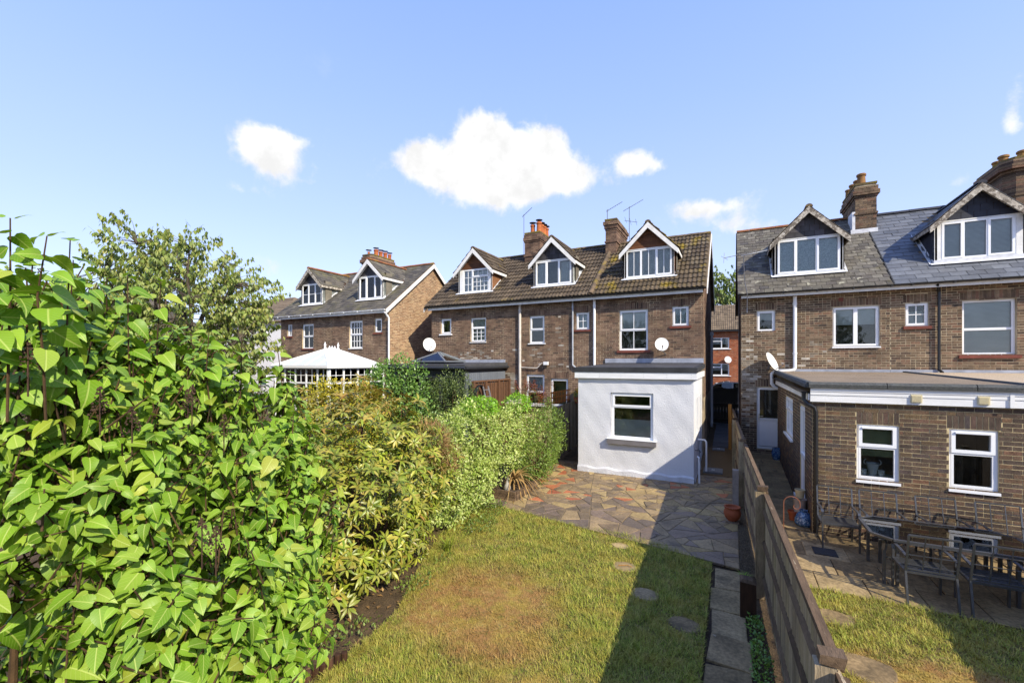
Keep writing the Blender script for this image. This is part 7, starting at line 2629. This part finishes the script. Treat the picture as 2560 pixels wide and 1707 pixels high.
shrub('garden_hedge', 'mixed dark hedge across the gardens behind the lilac', (-13, 8.0, 0), [(-13.0, 8.5, 1.0, 1.6, 1.2, 1.4), (-15.5, 7.5, 1.1, 1.8, 1.2, 1.5), (-18.5, 6.5, 1.2, 1.9, 1.2, 1.6), (-12.0, 9.8, 1.0, 1.3, 1.1, 1.5), (-21, 5.5, 1.2, 1.8, 1.2, 1.7)],
      14000, LEAF_OVAL_V, LEAF_OVAL_F, 0.12, 'leaf_dark', up=0.3, lo=0.7, stems=5, cat='hedge')


# ---------------------------------------------- trees
def crown_tree(name, label, base, trunk_h, center, radii, n_cl, per, leaf_size, m, seed, limbs=18, bark='bark_grey', hang_=0.85, fill=0.25):
    """trunk and limbs carrying many leafy twigs spread through an uneven crown"""
    rr = random.Random(seed)
    t = thing(name, label, 'tree', base)
    B = Vector(base)
    C = Vector(center)
    top = B + Vector((0.1, 0.05, trunk_h))
    r0_ = radii[2] * 0.055
    MB().tube([B - Vector((0, 0, 0.05)), B.lerp(top, 0.5) + Vector((0.06, -0.04, 0)), top], [r0_ * 1.25, r0_, r0_ * 0.9], 10).build('trunk', bark, t, smooth=True)
    joints = []
    for i in range(limbs):
        an = 2 * math.pi * i * 0.382 + rr.uniform(-0.3, 0.3)
        v = 1 - (i + 0.5) / limbs * 1.25
        h = math.sqrt(max(0.05, 1 - v * v))
        end = C + Vector((math.cos(an) * h * radii[0], math.sin(an) * h * radii[1], v * radii[2])) * rr.uniform(0.78, 0.95)
        st = top - Vector((0, 0, rr.uniform(0, 0.5)))
        mid = st.lerp(end, 0.45) + Vector((rr.uniform(-0.2, 0.2), rr.uniform(-0.2, 0.2), 0.25))
        pts = [st, st.lerp(mid, 0.55), mid, mid.lerp(end, 0.5) + Vector((rr.uniform(-0.15, 0.15), rr.uniform(-0.15, 0.15), 0.1)), end]
        MB().tube(pts, [r0_ * 0.5, r0_ * 0.4, r0_ * 0.28, r0_ * 0.16, r0_ * 0.05], 7).build('limb', bark, t, smooth=True)
        for k in range(1, 25):
            f = k / 24 * 4
            q = min(int(f), 3)
            joints.append(pts[q].lerp(pts[q + 1], f - q))
    J = np.array([tuple(q) for q in joints])
    tw = MB()
    P, A, N_, S = [], [], [], []
    n = 0
    while n < n_cl:
        d = Vector((rr.gauss(0, 1), rr.gauss(0, 1), rr.gauss(0, 1))).normalized()
        if d.z < -0.55:
            continue
        lump = 1 + 0.13 * math.sin(d.x * 7 + seed) * math.sin(d.y * 6 + 1.3) + 0.10 * math.sin(d.z * 11 + d.x * 5)
        r = (fill + (1 - fill) * rr.random() ** 0.5) * lump
        c = C + Vector((d.x * radii[0], d.y * radii[1], d.z * radii[2])) * r
        dd = np.linalg.norm(J - np.array(tuple(c)), axis=1)
        j = int(np.argmin(dd))
        o_ = joints[j]
        n += 1
        dist = dd[j]
        if dist > 0.02:
            tw.tube([o_, o_.lerp(c, 0.5) + Vector((0, 0, 0.05 * dist)), c], [0.012 + 0.004 * dist, 0.009, 0.004], 4, cap=False)
        an = math.atan2(d.y, d.x) + rr.uniform(-0.9, 0.9)
        L = rr.uniform(0.35, 0.65) * leaf_size / 0.15
        e3 = c + Vector((math.cos(an) * L * 0.8, math.sin(an) * L * 0.8, L * (rr.uniform(-0.1, 0.5) + 0.5 * max(0, d.z))))
        tw.tube([c, e3], [0.004, 0.002], 3, cap=False)
        for z in range(per):
            q = c.lerp(e3, rr.random()) + Vector((rr.gauss(0, 0.03), rr.gauss(0, 0.03), rr.gauss(0, 0.03)))
            la_ = rr.uniform(0, 6.28)
            P.append(tuple(q))
            A.append((math.cos(la_) * (1.1 - hang_) + d.x * 0.25, math.sin(la_) * (1.1 - hang_) + d.y * 0.25, -hang_ * rr.uniform(0.3, 1.2)))
            N_.append((math.cos(la_) + d.x, math.sin(la_) + d.y, 0.5))
            S.append(leaf_size * rr.uniform(0.7, 1.25))
    tw.build('twigs', bark, t, kind='stuff')
    foliage(t, 'crown', LEAF_OVAL_V, LEAF_OVAL_F, P, A, N_, S, m)
    return t


crown_tree('cherry_tree', 'spreading cherry tree with drooping pale green leaves', (-16.4, 7.8, 0), 2.2, (-16.6, 7.9, 4.35), (2.75, 2.75, 3.35), 1150, 17, 0.155, 'leaf_cherry', 5, 24)
crown_tree('fruit_tree', 'lower leafy tree beside the cherry, behind the lilac', (-18.5, 4.2, 0), 1.5, (-18.5, 4.2, 3.6), (2.6, 2.6, 2.2), 700, 18, 0.145, 'leaf_cherry', 9, 16)
crown_tree('birch_tree', 'yellow-green tree behind the house across the street', (0.3, 58, 0.6), 5.0, (0.3, 58, 9.0), (4.0, 4.0, 5.0), 700, 14, 0.36, 'leaf_far', 21, 16)
crown_tree('street_tree', 'rounded green tree beyond the far roofs', (-5.5, 64, 0.6), 4.0, (-5.5, 64, 7.0), (4.0, 4.0, 4.5), 500, 14, 0.36, 'leaf_far', 33, 14)

# ---------------------------------------------- small plants near the lawn
ph_ = thing('dead_cordyline', 'withered orange-brown strap-leaved plant drooping over the low planter', 'plant', (-4.75, 9.5, 0.2))
for i in range(34):
    an = random.uniform(-1.7, 2.2)
    L = random.uniform(0.7, 1.2)
    b = Vector((-4.75, 9.5, 0.35))
    up_ = random.uniform(0.15, 0.75)
    w_ = random.uniform(0.014, 0.03)
    mb = MB()
    prev = None
    n = 6
    sd = Vector((-math.sin(an), math.cos(an), 0))
    for k in range(n + 1):
        f = k / n
        c = b + Vector((math.cos(an) * L * f * 0.9, math.sin(an) * L * f * 0.9, up_ * L * 1.5 * f - 1.25 * L * f * f * (0.7 + 0.5 * (1 - up_))))
        c.z = max(c.z, 0.05)
        ww = w_ * (1 - f * 0.85)
        cur = (c - sd * ww, c + sd * ww)
        if prev:
            mb.poly([prev[0], prev[1], cur[1], cur[0]])
        prev = cur
    mb.build('strap_leaf', 'dead_leaf', ph_)
pl_ = thing('brick_planter', 'low timber and stone planter at the corner of the crazy paving', 'planter', (-4.85, 9.4, 0))
for k in range(3):
    MB().box(-5.0, -4.42, 8.86, 8.92, 0.03 + k * 0.07, 0.095 + k * 0.07).build('plank', 'timber_rail', pl_)
    MB().box(-4.46, -4.40, 8.925, 10.1, 0.03 + k * 0.07, 0.095 + k * 0.07).build('plank', 'timber_rail', pl_)
MB().box(-5.0, -4.47, 8.93, 10.1, 0.0, 0.2).build('soil_fill', 'soil', pl_)
bs = thing('bird_statue', 'small grey stone bird ornament on the planter edge', 'ornament', (-4.72, 9.05, 0.2))
MB().lathe((-4.72, 9.05, 0.2), [(0.0, 0.0), (0.07, 0.0), (0.09, 0.05), (0.075, 0.12), (0.03, 0.18), (0.02, 0.24), (0.028, 0.27), (0.02, 0.3), (0, 0.31)], 12).build('body', 'statue_stone', bs, smooth=True)
MB().tube([(-4.70, 9.04, 0.475), (-4.62, 9.0, 0.46)], [0.012, 0.002], 6).build('beak', 'statue_stone', bs)


def tuft(name, label, loc, n, h, spread, m, w_=0.012, cat='plant'):
    t = thing(name, label, cat, loc)
    for i in range(n):
        an = random.uniform(0, 6.28)
        L = h * random.uniform(0.6, 1.1)
        sp = spread * random.uniform(0.4, 1.2)
        mb = MB()
        prev = None
        sd = Vector((-math.sin(an), math.cos(an), 0))
        b = Vector(loc) + Vector((random.uniform(-0.04, 0.04), random.uniform(-0.04, 0.04), 0))
        for k in range(6):
            f = k / 5
            c = b + Vector((math.cos(an) * sp * f ** 1.4, math.sin(an) * sp * f ** 1.4, L * (f - 0.45 * f * f * f)))
            ww = w_ * (1 - 0.9 * f)
            cur = (c - sd * ww, c + sd * ww)
            if prev:
                mb.poly([prev[0], prev[1], cur[1], cur[0]])
            prev = cur
        mb.build('leaf', m, t)
    return t


tuft('daylily', 'clump of yellow-green strap leaves at the edge of the bed', (-4.30, 6.05, 0), 42, 0.42, 0.34, 'leaf_strap', 0.010)
tuft('grass_tuft', 'wild grass tuft at the corner of the crazy paving by the fence', (0.17, 7.25, 0), 40, 0.16, 0.12, 'leaf_bright', 0.004)
shrub('ground_weeds', 'low leafy weeds along the foot of the fence', (0.22, 5.4, 0), [(0.26, 5.9, 0.04, 0.09, 0.32, 0.07), (0.28, 5.2, 0.05, 0.10, 0.45, 0.09), (0.30, 4.5, 0.03, 0.09, 0.4, 0.06)], 1500, LEAF_OVAL_V, LEAF_OVAL_F, 0.035, 'leaf_laurel', up=0.6, stems=0, lo=0.3, cat='weeds')
shrub('bed_weeds', 'low grey-green weeds and leaves along the edge of the bed', (-4.2, 6.5, 0), [(-4.35, 7.2, 0.05, 0.3, 0.5, 0.12), (-4.6, 8.0, 0.08, 0.35, 0.4, 0.16), (-4.05, 4.9, 0.02, 0.25, 0.4, 0.06), (-4.0, 3.6, 0.02, 0.25, 0.5, 0.08), (-4.15, 5.8, 0.0, 0.12, 0.4, 0.06)], 2600, LEAF_OVAL_V, LEAF_OVAL_F, 0.045, 'leaf_far', up=0.6, stems=0, lo=0.3, cat='weeds')
# fallen leaves on the bed
n = 260
px_ = rng.uniform(-4.9, -3.75, n)
py_ = rng.uniform(2.6, 6.6, n)
me, _ = cloud_mesh('leaf_litter', LEAF_OVAL_V, LEAF_OVAL_F, None, np.stack([px_, py_, np.full(n, 0.012)], 1), np.stack([rng.normal(size=n), rng.normal(size=n), 0.15 * np.ones(n)], 1), np.tile([0, 0, 1.0], (n, 1)), rng.uniform(0.04, 0.09, n), 'leaf_dry')
link('leaf_litter', me, None, kind='stuff', label='brown fallen leaves scattered over the bare flower bed', category='leaves')
n = 4200
gx, gy, gz = [], [], []
t_ = rng.random(n)
yy = 7.5 + t_ * 6.0
xx = 0.13 + rng.random(n) * np.maximum(0.02, (np.array([fence_x(v) for v in yy]) - 0.13 - 0.02))
V = np.array([(-1, -1, 0), (1, -1, 0), (1, 1, 0), (-1, 1, 0), (0, 0, 1.2)]) * 0.5
me, _ = cloud_mesh('pebbles', V, [(0, 1, 4), (1, 2, 4), (2, 3, 4), (3, 0, 4)], None, np.stack([xx, yy, np.array([ground_z(v) for v in yy]) + 0.008], 1), unit(np.stack([rng.normal(size=n), rng.normal(size=n), np.zeros(n)], 1)), np.tile([0, 0, 1.0], (n, 1)), rng.uniform(0.014, 0.03, n), 'gravel')
link('pebbles', me, None, kind='stuff', label='golden gravel along the foot of the timber fence', category='gravel')

# ---------------------------------------------- trees at the end of the garden, behind the viewpoint (seen mirrored in the windows)
for i, (x, y, h, lab) in enumerate(((-9.0, -13, 7.5, 'broad dark tree at the garden end, left of the path'), (-3.5, -14.5, 8.5, 'tall dark tree at the garden end behind the lawn'), (2.0, -13.5, 7.0, 'rounded dark tree at the garden end behind the fence'), (7.5, -15, 8.0, 'dark tree at the end of the neighbour garden'))):
    crown_tree('garden_tree', lab, (x, y, 0), h * 0.25, (x, y, h * 0.58), (3.0, 2.2, h * 0.42), 420, 12, 0.26, 'leaf_dark', 50 + i, 10, fill=0.4)
